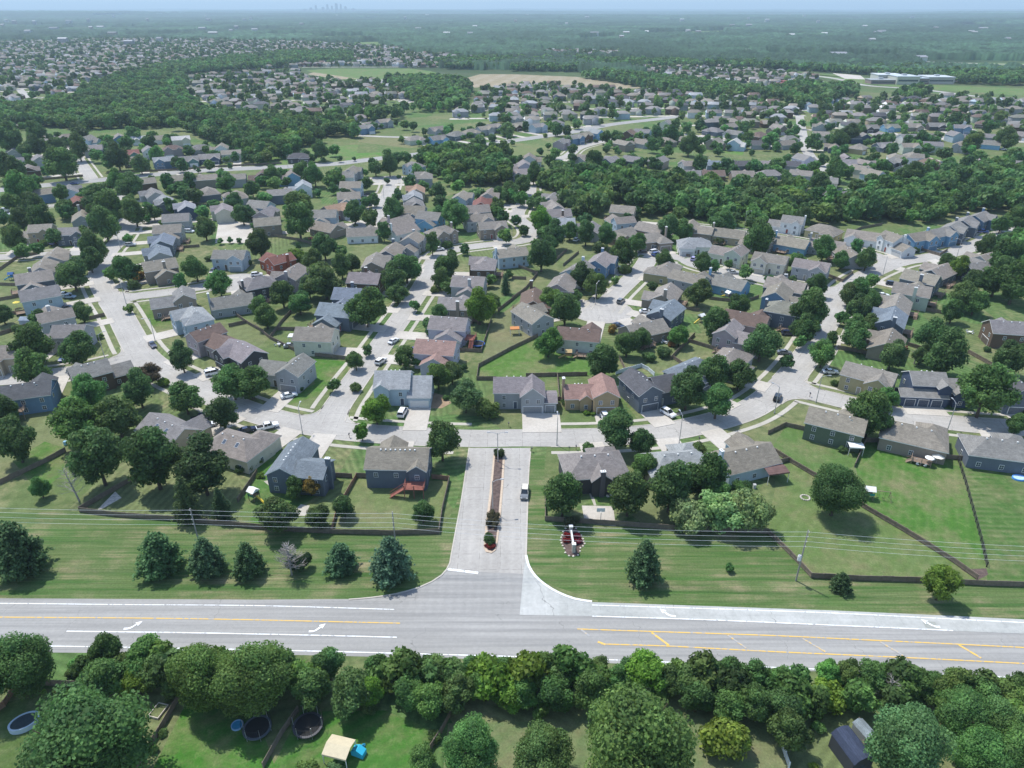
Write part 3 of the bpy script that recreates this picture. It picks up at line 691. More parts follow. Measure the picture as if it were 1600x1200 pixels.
# blocks: (cx, cy, L along x, D along y, wall height, 'g' or 'h', ridge axis, pitch);  front is -Y
TYPES = {
 'A': dict(b=[(0,0,13.6,8.8,5.2,'g','x',0.53), (-3.4,-2.7,6.2,7.2,5.2,'g','y',0.64)], gar=(-3.4,-6.3,4.9), door=(1.2,-4.4), pair=1),
 'B': dict(b=[(2.2,0,10.0,8.8,5.7,'g','x',0.57), (-5.6,-.6,6.4,7.6,3.2,'g','x',0.57), (4.4,-2.7,3.8,4.6,5.7,'g','y',0.71)], gar=(-5.6,-4.4,4.9), door=(.8,-4.4), pair=2),
 'C': dict(b=[(0,0,15.0,9.6,3.9,'h','x',0.55), (-3.9,-4.3,6.6,6.6,3.9,'h','y',0.57)], gar=(-3.9,-7.6,4.9), door=(1.4,-4.8), pair=1),
 'D': dict(b=[(-1,0,9.0,12.4,5.5,'g','y',0.60), (5.3,1.2,4.6,8.6,3.5,'g','x',0.57)], gar=(-1.4,-6.2,4.9), door=(4.6,-3.1), pair=1),
 'E': dict(b=[(0,0,13.4,9.0,5.7,'h','x',0.57), (-3.4,-2.8,6.4,7.2,5.7,'g','y',0.69), (4.0,-2.3,3.6,5.4,5.7,'g','y',0.74)], gar=(-3.4,-6.4,4.9), door=(1.2,-4.5), pair=1),
 'F': dict(b=[(-3.3,-.4,7.2,10.4,5.7,'g','y',0.60), (4.0,.5,8.0,8.4,4.2,'g','x',0.55)], gar=(-3.3,-5.6,4.9), door=(2.0,-3.7), pair=1),
 'G': dict(b=[(0,0,14.4,9.4,3.6,'g','x',0.57), (-3.6,-3.9,6.6,7.0,3.6,'g','y',0.60)], gar=(-3.6,-7.4,4.9), door=(1.2,-4.7), pair=1),
 'H': dict(b=[(0,0,12.4,9.6,5.8,'h','x',0.60), (-3.2,-2.9,6.2,7.6,5.8,'h','y',0.62)], gar=(-3.2,-6.7,4.9), door=(1.3,-4.8), pair=1),
 # near, made to measure
 'N1': dict(b=[(0,0,14.2,9.2,5.6,'g','x',0.57), (2.2,-3.0,6.0,7.0,5.6,'g','y',0.64), (-5.0,3.2,3.8,4.2,5.6,'g','y',0.69)], gar=(2.2,-6.5,4.9), door=(-2.6,-4.6), pair=1, deck=(-4.6,5.3,4.6,3.2,'r'), vents=8),
 'N2': dict(b=[(3.0,0.2,7.2,13.2,5.2,'g','y',0.57), (-3.4,3.0,6.6,7.4,5.2,'g','x',0.46)], gar=(3.0,-6.4,4.9), door=(-2.0,-.7), pair=1, vents=6),
 'N6': dict(b=[(-2.2,0,11.0,8.8,5.4,'g','x',0.57), (3.0,-2.6,6.4,8.4,5.4,'g','y',0.80), (7.9,-2.9,3.5,6.6,3.2,'g','x',0.34)], gar=(3.0,-6.8,5.2), door=(-1.8,-4.4), pair=2, gar2=(7.9,-6.2,2.5)),
 'N7': dict(b=[(-3.9,.4,8.0,8.0,3.8,'g','x',0.57), (3.1,-1.0,6.8,10.6,5.5,'g','y',0.57), (-2.2,-2.6,3.2,3.4,3.8,'g','y',0.80)], gar=(3.1,-6.3,4.9), door=(-.9,-3.6), pair=1),
 'N8': dict(b=[(-2.8,0,7.2,12.0,5.7,'g','y',0.63), (4.0,-.2,7.0,9.0,4.6,'g','x',0.57)], gar=(-2.8,-6.0,4.9), door=(1.6,-4.7), pair=1),
 'N9': dict(b=[(-2.2,0,9.8,9.6,5.7,'g','x',0.63), (5.6,-.6,6.2,10.8,3.6,'g','x',0.71), (-5.0,-2.8,4.2,5.4,5.7,'g','y',0.71)], gar=(5.6,-6.0,4.9), door=(.6,-4.8), pair=3, vents=4),
 'N20': dict(b=[(-2.4,1.0,9.4,8.0,5.7,'g','x',0.57), (-4.4,-3.0,12.6,5.0,3.2,'g','x',0.46), (5.6,.4,7.0,8.0,4.2,'g','x',0.57), (1.0,-2.2,3.4,5.2,5.7,'g','y',0.69), (5.6,-3.0,3.6,4.0,4.2,'g','y',0.76)], gar=(-8.0,-5.5,2.6), gar2=(-4.4,-5.5,2.6), gar3=(-.8,-5.5,2.6), door=(2.6,-3.6), pair=1),
 'N5': dict(b=[(0,0,14.6,10.2,4.6,'h','x',0.57), (-3.2,-3.6,6.6,6.6,4.6,'h','y',0.63), (-.6,4.2,4.4,4.6,4.6,'g','y',0.80)], gar=(-3.2,-6.9,4.9), door=(1.6,-5.1), pair=1, chim=(-.6,6.6), vents=3),
}
def roof_block(mb, b, lift=.10):
    cx, cy, L, D, wh, kind, ax, pt = b
    W, S = (L, D) if ax == 'x' else (D, L)          # along ridge, across ridge
    hy = S / 2 + .42; hx = W / 2 + .34; th = .19
    rz = wh + lift + pt * (S / 2); ez = rz - pt * hy
    def T(x, y, z): return (cx + x, cy + y, z) if ax == 'x' else (cx - y, cy + x, z)
    ra = hx if kind == 'g' else max(hx - hy * .92, .3)
    n = len(mb.v)
    mb.v += [T(-hx,-hy,ez), T(hx,-hy,ez), T(hx,hy,ez), T(-hx,hy,ez), T(-ra,0,rz), T(ra,0,rz)]
    mb.v += [T(-hx,-hy,ez-th), T(hx,-hy,ez-th), T(hx,hy,ez-th), T(-hx,hy,ez-th), T(-ra,0,rz-th), T(ra,0,rz-th)]
    F = [(0,1,5,4), (2,3,4,5)]; F += [(1,2,5), (3,0,4)] if kind == 'h' else []
    for f in F: mb.f.append(tuple(n + i for i in f)); mb.m.append(0)
    for f in F: mb.f.append(tuple(n + 6 + i for i in f[::-1])); mb.m.append(1)
    E = [(0,6,7,1), (2,8,9,3)]
    E += [(1,7,8,2), (3,9,6,0)] if kind == 'h' else [(1,7,11,5), (5,11,8,2), (3,9,10,4), (4,10,6,0)]
    for f in E: mb.f.append(tuple(n + i for i in f)); mb.m.append(1)
    return rz
def wall_block(mb, b, grow=0.0):
    cx, cy, L, D, wh, kind, ax, pt = b
    L += grow; D += grow
    if kind == 'h': mb.box(cx - L/2, cx + L/2, cy - D/2, cy + D/2, 0, wh); return
    if ax == 'x':
        mb.side([(cy - D/2, 0), (cy + D/2, 0), (cy + D/2, wh), (cy, wh + pt * D/2), (cy - D/2, wh)], cx - L/2, cx + L/2)
    else:
        n = len(mb.v); k = 5
        prof = [(cx + L/2, 0), (cx - L/2, 0), (cx - L/2, wh), (cx, wh + pt * L/2), (cx + L/2, wh)]
        mb.v += [(x, cy - D/2, z) for x, z in prof] + [(x, cy + D/2, z) for x, z in prof]
        mb.f.append(tuple(range(n + k - 1, n - 1, -1))[::-1][::1]); mb.m.append(0)
        mb.f.append(tuple(range(n + 2 * k - 1, n + k - 1, -1))); mb.m.append(0)
        for i in range(k):
            j = (i + 1) % k; mb.f.append((n + i, n + k + i, n + k + j, n + j)); mb.m.append(0)
def inside(b, x, y, m=0.02): return abs(x - b[0]) < b[2]/2 + m and abs(y - b[1]) < b[3]/2 + m
_wf = MB(); _wf.box(-.52, .52, -.05, .04, -.66, .66); ME_FRAME = _wf.mesh('window', [M['trim']])
_wp = MB()
for sx in (-.235, .235):
    for sz in (-.30, .30): _wp.box(sx - .20, sx + .20, -.065, -.045, sz - .27, sz + .27)
ME_PANE = _wp.mesh('pane', [M['glass']])
_wc = MB(); _wc.box(-.56, .56, -.05, .04, -.75, .75, 0)
for sx in (-.27, .27): _wc.box(sx - .215, sx + .215, -.065, -.045, -.64, .64, 1)
ME_WIN = _wc.mesh('window_simple', [M['trim'], M['glass']])
def garage_mesh(w):
    mb = MB(); mb.box(-w/2 - .16, w/2 + .16, -.05, .05, 0, 2.34, 1)
    for r in range(4): mb.box(-w/2, w/2, -.085, -.045, .04 + r * .54, .55 + r * .54, 0)
    return mb.mesh('garage_door', [M['garage'], M['trim']])
GM = {w: garage_mesh(w) for w in (4.9, 5.2, 2.6, 2.5)}
_d = MB(); _d.box(-.6, .6, -.05, .04, 0, 2.25, 1); _d.box(-.45, .45, -.08, -.045, .02, 2.1, 0); ME_DOOR = _d.mesh('front_door', [M['obj'], M['trim']])
_c = MB(); _c.box(-.55, .55, -.35, .35, 0, 9.3, 0); _c.box(-.62, .62, -.42, .42, 9.3, 9.45, 1); _c.cyl(-.22, 0, 9.45, 9.75, .13, 8, 1); _c.cyl(.24, 0, 9.45, 9.7, .11, 8, 1)
ME_CHIM = _c.mesh('chimney', [M['obj'], M['trim']])
_s = MB(); _s.box(-.5, .5, -.7, .7, -.1, .06, 0); _s.box(-.42, .42, -.62, .62, .06, .08, 1); ME_SKY = _s.mesh('skylight', [M['metal'], M['glass']])
_v = MB(); _v.box(-.16, .16, -.16, .16, -.3, .22); ME_VENT = _v.mesh('roof_vent', [M['trim']])
def deck_mesh(w, d, h, mat, stair=1):
    mb = MB(); mb.box(-w/2, w/2, 0, d, h - .18, h)
    for x in (-w/2 + .1, 0, w/2 - .1):
        for y in (d - .1,): mb.box(x - .08, x + .08, y - .08, y + .08, 0, h + 1.0)
    for z in (h + .35, h + .65, h + .95): 
        mb.box(-w/2, w/2, d - .05, d, z - .04, z + .04); mb.box(-w/2, -w/2 + .05, 0, d, z - .04, z + .04); mb.box(w/2 - .05, w/2, 0, d, z - .04, z + .04)
    if stair:
        n = int(h / .2)
        for i in range(n):
            z = h - (i + 1) * .2; x = w/2 + i * .27
            mb.box(x, x + .3, d - 1.2, d - .05, z - .06, z)
        for y in (d - 1.2, d - .05):
            mb.side([(y - .03, 0)], 0, 0) if 0 else None
            mb.tube([(w/2, y, h + .9), (w/2 + n * .27, y, .9)], .05, 4); mb.tube([(w/2, y, h - .1), (w/2 + n * .27, y, 0)], .09, 4)
    return mb.mesh('deck', [mat])
DECKS = {k: deck_mesh(4.6, 3.2, 2.6, M[v]) for k, v in (('r', 'deck_red'), ('b', 'deck'))}
LOWDECK = deck_mesh(4.4, 3.0, 0.9, M['deck'])
HT = {}
def htype(k, mir):
    key = (k, mir)
    if key in HT: return HT[key]
    t = TYPES[k]; s = -1 if mir else 1
    bl = [(b[0] * s, *b[1:]) for b in t['b']]
    w = MB(); r = MB(); rz = []
    for i, b in enumerate(bl): wall_block(w, b, -.012 * i)
    for i, b in enumerate(bl): rz.append(roof_block(r, b, .10 + .013 * i))
    # windows: (x, y, z, rz)
    nolow = k == 'N1'; W = []; gars = [t[g] for g in ('gar', 'gar2', 'gar3') if g in t]
    for bi, b in enumerate(bl):
        cx, cy, L, D, wh = b[:5]
        lv = [3.75] if wh > 5 else []; lv.append(1.35)
        for z in lv:
            for fy, ang in ((-1, 0.0), (1, math.pi)):
                y = cy + fy * D/2
                n = max(1, int(L / 4.0))
                if L < 4.6: xs = [cx]
                elif L < 7.6: xs = [cx - L * .24, cx + L * .24]
                else: xs = [cx - L/2 + L * (i + .5) / n for i in range(n)]
                for x in xs:
                    if nolow and fy > 0 and z < 2.6: continue
                    if any(j != bi and inside(bb, x, y + fy * .1, .6) and z < bb[4] + .8 for j, bb in enumerate(bl)): continue
                    if fy < 0 and z < 2.6 and any(abs(x - s * g[0]) < g[2]/2 + .6 and abs(y - g[1]) < .6 for g in gars): continue
                    if fy < 0 and z < 2.6 and abs(x - s * t['door'][0]) < 1.3: continue
                    W.append((x, y + fy * .03, z, ang))
            for fx, ang in ((-1, -math.pi/2), (1, math.pi/2)):
                x = cx + fx * L/2
                if D < 6: continue
                for y in ((cy,) if z < 2 else (cy - D * .2, cy + D * .22)):
                    if any(j != bi and inside(bb, x + fx * .1, y, .6) and z < bb[4] + .8 for j, bb in enumerate(bl)): continue
                    W.append((x + fx * .03, y, z, ang))
    d = dict(bl=bl, t=t, s=s, wall=w.mesh('wall', [M['siding']]), roof=r.mesh('roof', [M['shingle'], M['trim']]), win=W, gars=gars, rz=rz, top=max(rz))
    HT[key] = d; return d

class House: pass
HOUSES = []
def add_house(x, y, typ, wall, roof, **kw):
    h = House(); h.px = (x, y); h.t = typ; h.wall = wall; h.roof = roof; h.kw = kw
    h.zc = 5.0 if typ in 'CG' else 6.3
    h.p = Vector(at(x, y, h.zc)); HOUSES.append(h); return h
def road_dir(p, only=None):
    best = None
    for k, (pts, w, b) in ROADS.items():
        if k in ('school_road', 'far_right_road', 'trail_road', 'west_side_lane', 'side_path_lane') and not only: continue
        if k == 'west_avenue' and not only: continue
        if only and k != only: continue
        for q in pts:
            d = math.dist(p, q) - w / 2
            if best is None or d < best[0]: best = (d, q, k, w)
    return best
# --- near houses, one by one: x, y, type, wall, roof, label
NEAR = [
 (623,711,'N1','slate','tg',"dark slate rear-facing house with red timber deck and stairs, left of the entry road", dict(rd=1, short='red-decked slate house', road='loop_street', dyaw=3)),
 (476,712,'N2','slate','sb',"slate blue house with blue-grey L-shaped roof and tall chimney, below the junction", dict(rd=1, short='L-shaped slate blue house', road='loop_street', dyaw=0, chim=1)),
 (1163,707,'G','paleblue','tg',"pale blue house with tall white chimney and brown patio roof, right of the hedge trees", dict(rd=1, short='pale blue chimney house', road='loop_street', chim=2)),
 (1057,716,'C','tan','pg',"house under pale grey hipped roof mostly hidden behind trees, south of the loop street", dict(rd=1, short='pale hipped house behind trees', road='loop_street', dyaw=0)),
 (928,716,'N5','dark','li',"charcoal house with mauve-brown hipped roof beside the basketball court slab", dict(rd=1, short='charcoal court-side house', road='loop_street', dyaw=0)),
 (815,597,'N6','gray','li',"grey three-garage house facing the entry street, steep front gable with arched window", dict(short='three-garage grey house', road='loop_street', yaw=0)),
 (926,600,'N7','gold','pk',"golden tan house with pinkish roof, low left wing and brick chimney", dict(short='golden tan house', road='loop_street', yaw=2, chim=3)),
 (1015,594,'N8','slate','dk',"slate house with dark roof and arched white window, white car on its drive", dict(short='slate arched-window house', road='loop_street', yaw=20)),
 (627,591,'N9','paleblue','pg',"pale grey two-storey corner house with white garage door at the central street", dict(short='pale grey corner house', road='loop_street', yaw=0)),
 (495,518,'D','cream','tg',"cream house with white chimney and grey-brown roof, left of the central street", dict(short='cream chimney house', road='central_street')),
 (446,568,'F','gray','gy',"grey corner house with two garage doors, white sedan on its wide drive", dict(short='grey corner house', road='loop_street', yaw=-14, m=1)),
 (152,573,'B','brown','gy',"dark brown two-storey house with grey roof at the left junction", dict(short='dark brown junction house', road='left_lane', rd=0)),
 (38,605,'A','blue','dk',"blue house with dark roof and white deck stairs at the left edge", dict(short='blue left-edge house', road='left_lane', deck='b')),
 (262,664,'G','tan','gy',"tan house with broad grey roof, skylight and white patio awning, lower left", dict(short='tan awning house', road='loop_street', sky=1)),
 (368,688,'C','cream','tg',"cream house with brown-grey hipped roof and skylights behind the lower-left trees", dict(short='cream skylight house', road='loop_street', sky=1)),
 (1308,652,'A','green','tg',"dark green house with white patio canopy, below the right junction", dict(short='dark green canopy house', road='right_lane')),
 (1430,674,'C','taupe','tg',"taupe house with long grey-brown roof and crowded back deck, lower right", dict(short='taupe decked house', road='right_lane', ldeck=1)),
 (1562,694,'C','slate','gy',"slate house with blue paddling pool behind it at the right edge", dict(short='slate pool house', road='right_lane')),
 (1360,580,'A','olive','tg',"olive brick split-level on the corner above the right junction", dict(short='olive corner house', road='right_lane', m=1)),
 (1463,592,'N20','navy','gy',"navy house with three white-framed garage doors, right side", dict(short='navy three-garage house', road='right_lane', yaw=-6)),
 (1588,600,'D','slate','dk',"slate house with pale side wall cut by the right edge, behind the yellowish tree", dict(short='slate right-edge house', road='right_lane')),
 (1388,530,'G','taupe','tg',"low taupe house beside the bluish spruce, right of the loop street", dict(short='low taupe house', road='loop_street')),
 (1575,508,'D','brown','gy',"large dark brown house with steep grey gables at the right edge", dict(short='large dark brown house', road='none', yaw=-100, m=1)),
 (681,542,'D','lilac','pk',"small house with pink-brown roof and lilac-white gable, above the pale corner house", dict(short='pink-roofed house', road='central_street')),
 (701,505,'D','lilac','li',"tall lilac gabled house with back deck above the pink-roofed house", dict(short='tall lilac house', road='central_street', deck='r')),
 (905,518,'A','palegreen','br',"pale green house with brown roof and patio, below the middle cul-de-sac", dict(short='pale green house', road='middle_court', yaw=168, ldeck=1)),
 (100,516,'B','gray','gy',"grey house with long roof and arched garage, left of the left street", dict(short='long-roofed grey house', road='left_lane', yaw=4)),
 (14,545,'A','tan','tg',"tan house with two-door garage cut by the left edge", dict(short='tan left-edge house', road='left_lane')),
 (332,522,'F','mauve','br',"mauve house with brown roof and cream gable above the wide drive", dict(short='brown-roofed mauve house', road='loop_street')),
 (378,544,'A','dark','li',"charcoal house with mauve roof and pointed gable beside the white van", dict(short='charcoal gabled house', road='loop_street')),
 (303,491,'E','paleblue','pg',"pale blue house with pale grey roofs, right of the left street", dict(short='pale blue roofs house', road='loop_street')),
 (1141,557,'C','gray','tg',"grey hipped house between the big trees, left of the right-hand street", dict(short='grey hipped house', road='loop_street')),
 (1083,572,'C','slate','sb',"slate blue low roof beside the white fence, behind the big round tree", dict(short='low slate blue house', road='loop_street')),
]
for x, y, t, w, r, lab, kw in NEAR:
    h = add_house(x, y, t, w, r, **kw); h.label = lab; h.short = kw['short']; h.near = True; h.group = 'suburban houses'
# --- rows: key, phrase, entries  x,y,type,wall,roof
ROWS = [
 ('west of left-hand street', 'loop_street', '84,398,A,gray,tg; 68,414,A,gray,tg; 54,433,D,slate,tg; 62,456,D,paleblue,gy; 82,488,F,gray,tg'),
 ('at upper bend of left-hand street', None, '57,357,B,tan,tg; 116,359,A,slate,gy; 128,336,G,gray,tg; 120,313,A,brown,rd; 116,297,A,paleblue,gy'),
 ('east of left-hand street', 'loop_street', '240,300,G,gray,gy; 258,311,A,slate,pg; 270,322,A,navy,pg; 276,339,D,gray,gy; 262,358,D,gray,tg; 254,374,A,slate,sb; 248,392,A,gray,sb; 250,414,D,taupe,tg'),
 ('around left cul-de-sac', 'left_court', '272,462,F,taupe,gy; 360,395,A,paleblue,gy,0; 432,401,F,red,rd; 455,424,A,mauve,tg; 392,447,H,dark,gy; 376,460,G,gray,gy'),
 ('left side of central street', 'central_street', '525,484,D,slate,sb; 548,459,D,slate,sb; 572,432,D,brown,li; 585,406,A,taupe,tg; 611,389,A,slate,tg; 642,374,B,gray,tg'),
 ('right side of central street', 'central_street', '714,471,D,taupe,li; 732,440,D,gray,li; 757,411,E,brown,li; 798,392,A,paleblue,tg'),
 ('above central street bend', None, '566,360,G,white,tg; 630,351,G,white,tg; 655,337,D,sky,gy; 693,361,E,taupe,tg'),
 ('right of upper-left court', 'park_court', '634,345,G,mauve,tg; 648,330,D,gray,tg; 649,316,A,dark,gy; 647,304,A,gray,pg; 651,295,A,tan,og; 664,274,E,gray,tg; 640,259,E,paleblue,gy'),
 ('left of upper-left court', 'park_court', '524,323,A,mauve,og; 507,334,D,paleblue,gy; 510,352,G,taupe,tg; 545,306,D,paleblue,tg; 548,289,D,paleblue,tg; 548,265,A,gray,tg; 538,272,D,white,gy'),
 ('around poplar-lined drives', None, '405,320,D,paleblue,gy; 415,329,A,mauve,gy; 417,345,D,taupe,tg; 349,325,A,cream,li; 371,303,C,gray,tg; 326,297,C,slate,tg'),
 ('below the wide avenue, left', 'west_avenue', '223,282,A,brown,tg; 277,277,A,tan,tg; 321,276,A,taupe,tg; 366,275,A,gray,tg; 408,272,D,brown,br; 454,272,D,sky,tg; 437,299,A,slate,gy; 471,289,D,white,pg; 62,299,A,blue,tg'),
 ('left of upper middle street', 'central_street', '720,305,A,paleblue,tg; 752,315,A,red,rd; 746,327,D,gray,tg; 752,341,A,gray,tg; 767,350,A,taupe,tg; 765,301,A,gray,tg'),
 ('right of upper middle street', 'central_street', '862,308,A,gray,gy; 866,320,A,gray,tg; 873,333,D,brown,li; 881,346,D,white,pg; 817,256,D,lilac,li; 829,245,D,white,tg; 813,267,G,gray,li'),
 ('behind middle cul-de-sac', None, '928,356,G,gray,gy; 968,362,G,taupe,tg; 969,341,F,paleblue,tg; 974,326,D,tan,tg; 1018,354,G,taupe,tg; 1028,379,C,taupe,tg'),
 ('around middle cul-de-sac', 'middle_court', '933,406,A,blue,li; 908,416,A,paleblue,gy; 878,440,A,mauve,tg; 834,464,G,brown,br; 832,487,A,gray,tg; 1047,422,C,olive,tg; 1041,456,G,taupe,tg; 1039,483,A,slate,sb; 1009,507,G,taupe,tg'),
 ('above right-hand lane', 'east_lane', '1077,389,C,white,pg; 1139,390,F,sage,tg; 1202,404,A,cream,tg; 1267,414,A,gray,li'),
 ('below right-hand lane', 'east_lane', '1066,424,A,gray,tg; 1132,437,G,sky,gy; 1227,446,G,slate,tg; 1221,460,D,blue,tg; 1212,476,H,slate,gn; 1184,490,G,mauve,br; 1154,517,F,mauve,li'),
 ('backing onto centre woods', 'far_east_lane', '1090,353,F,taupe,tg; 1139,362,G,tan,tg; 1206,372,D,taupe,tg; 1252,379,G,sky,tg; 1309,388,G,gray,tg; 1336,394,G,gray,tg'),
 ('in front of centre woods', 'far_east_lane', '1228,346,B,white,gy; 1285,358,C,olive,tg; 1347,371,G,white,tg; 1412,381,B,white,tg'),
 ('upper right end of loop street', 'loop_street', '1442,371,A,sky,tg; 1467,364,A,sky,gy; 1494,356,A,slate,gy; 1510,346,A,slate,gy; 1539,340,A,blue,gy'),
 ('right of right-hand street', 'loop_street', '1530,414,A,dark,gy; 1545,400,G,gray,tg; 1467,421,G,slate,tg; 1437,435,D,slate,tg; 1425,450,D,sage,tg; 1403,471,G,slate,tg; 1394,494,A,slate,sb'),
 ('around the upper left court', 'north_west_court', '23,250,A,paleblue,gy; 44,262,A,brown,tg; 58,246,A,gray,gy; 20,234,G,gray,gy; 74,221,D,white,gy; 66,211,C,brown,tg; 105,213,E,brown,tg; 138,216,D,paleblue,gy; 138,231,D,gray,li; 162,225,G,white,pg; 12,194,C,brown,tg'),
 ('below the left woods', 'west_avenue', '189,213,D,blue,tg; 219,215,G,sage,wt; 253,214,G,white,tg; 204,237,G,teal,rd; 211,248,C,taupe,tg; 233,233,D,white,gy; 267,231,E,mauve,br; 313,229,C,gray,gy; 344,229,D,white,tg; 351,238,A,sage,tg; 263,247,A,blue,pg; 292,247,G,teal,gy; 330,243,G,navy,gy; 466,243,C,dark,dk; 282,215,A,cream,wt'),
 ('along the back street', 'back_street', '1073,250,A,gray,tg; 1116,251,A,paleblue,sb; 1155,252,A,slate,dk; 1197,251,A,brown,li; 1232,252,A,gray,dk; 1247,250,D,lilac,gy; 1079,269,G,slate,gy; 1112,269,G,brown,br; 1160,270,G,taupe,tg; 1203,269,C,slate,gy; 1252,269,A,gray,tg; 1207,285,G,taupe,tg; 1236,284,C,gray,sb'),
 ('along the upper right street', 'upper_street', '1075,217,G,taupe,tg; 1119,220,D,taupe,tg; 1150,221,D,paleblue,wt; 1188,222,G,gray,dk; 1229,222,G,gray,tg; 1116,202,C,slate,gy; 1148,206,G,gray,gy; 1185,209,C,brown,br; 1222,212,C,gray,gy; 1139,196,D,navy,tg; 1215,198,D,taupe,tg; 1041,218,C,taupe,tg; 1003,220,G,gray,tg; 974,222,A,taupe,tg; 1003,204,A,paleblue,gy; 979,206,D,brown,br; 1045,202,D,sage,gy; 1043,191,D,sage,gy'),
 ('right of the far straight street', 'slate_street', '1283,194,G,gray,tg; 1290,209,D,cream,tg; 1307,212,G,gray,tg; 1305,227,G,slate,tg; 1322,245,G,dark,li; 1325,253,D,paleblue,gy; 1300,282,A,cream,gy'),
 ('beside the grove street', 'grove_street', '881,220,A,mauve,gy; 906,213,A,blue,gy; 918,210,A,brown,tg; 933,206,D,sky,pg; 913,245,G,gray,tg; 954,248,A,slate,gy; 989,248,D,slate,gy; 1031,248,A,taupe,gy; 903,265,G,gray,tg'),
 ('below the school road', 'far_right_street', '1359,197,G,dark,gy; 1392,196,G,sky,gn; 1426,195,G,taupe,tg; 1463,194,G,dark,gy; 1504,197,A,blue,gy; 1539,191,C,brown,br; 1343,211,F,navy,gy; 1377,211,D,tan,gy; 1419,212,A,white,gy; 1454,211,G,gray,tg; 1494,209,D,paleblue,gy; 1540,211,A,gray,gy; 1548,222,G,sky,gy; 1596,211,C,taupe,li'),
 ('above the right woods', 'wood_court', '1340,228,C,gold,tg; 1381,225,G,slate,gy; 1421,226,A,sage,tg; 1458,224,A,sage,gy; 1506,225,E,gray,tg; 1337,253,F,cream,tg; 1347,261,F,cream,tg; 1368,270,D,paleblue,tg; 1399,248,A,dark,gy; 1424,246,E,white,tg; 1442,246,E,white,tg; 1417,260,G,gray,gy; 1474,247,C,brown,br; 1498,248,G,brown,li; 1519,253,G,taupe,gy; 1577,257,E,white,gy; 1599,257,E,white,gy; 1311,312,G,gray,tg; 1339,307,A,gray,tg; 1320,305,G,gray,gy'),
 ('above the avenue meadow', 'west_avenue', '648,215,C,sage,tg; 683,214,G,sky,gy; 682,200,G,gray,tg; 712,208,C,slate,gy; 737,204,C,gray,tg; 756,199,A,gray,tg; 769,196,A,gray,tg; 564,199,A,blue,gy; 579,193,C,gray,tg; 599,188,A,gray,tg; 808,194,G,brown,tg; 840,195,A,paleblue,gy; 868,190,C,gray,gy; 805,183,A,gray,gy; 826,181,A,gray,gy'),
]
ORD = ['first', 'second', 'third', 'fourth', 'fifth', 'sixth', 'seventh', 'eighth', 'ninth', 'tenth', 'eleventh', 'twelfth', 'thirteenth', 'fourteenth', 'fifteenth', 'sixteenth', 'seventeenth', 'eighteenth', 'nineteenth', 'twentieth'] + ['twenty-' + q for q in ('first', 'second', 'third', 'fourth', 'fifth', 'sixth', 'seventh', 'eighth', 'ninth')]
for ph, road, s in ROWS:
    row = []
    for e in s.split(';'):
        q = [v.strip() for v in e.split(',')]
        kw = dict(road=road) if road else {}
        if len(q) > 5: kw['yaw'] = float(q[5])
        h = add_house(float(q[0]), float(q[1]), q[2], q[3], q[4], **kw); row.append(h)
        h.near = False; h.group = 'houses ' + ph
    row.sort(key=lambda h: h.px[0])
    for i, h in enumerate(row):
        o = ORD[i] + ' from left' if i else 'leftmost'
        h.label = '%s house, %s roof, %s of houses %s' % (WNAME[h.wall], RNAME[h.roof], o, ph)
        if len(h.label.split()) > 16: h.label = h.label.replace(' of houses', ',')
        if len(h.label.split()) > 16: print('LONG', h.label)
        h.short = '%s house %s' % (ORD[i] if i else 'leftmost', ph)
# orientation: the front looks at its street
for i, h in enumerate(HOUSES):
    kw = h.kw; rn = kw.get('road')
    b = road_dir(h.p, rn if rn and rn != 'none' else None); h.rd = b
    d = Vector(b[1]) - h.p
    h.yaw = math.atan2(d.x, -d.y) + R(kw.get('dyaw', 0))
    if 'yaw' in kw: h.yaw = R(kw['yaw'])
    h.mir = kw.get('m', (int(h.px[0] * 7 + h.px[1]) % 2))
    if h.near and 'm' not in kw: h.mir = 0
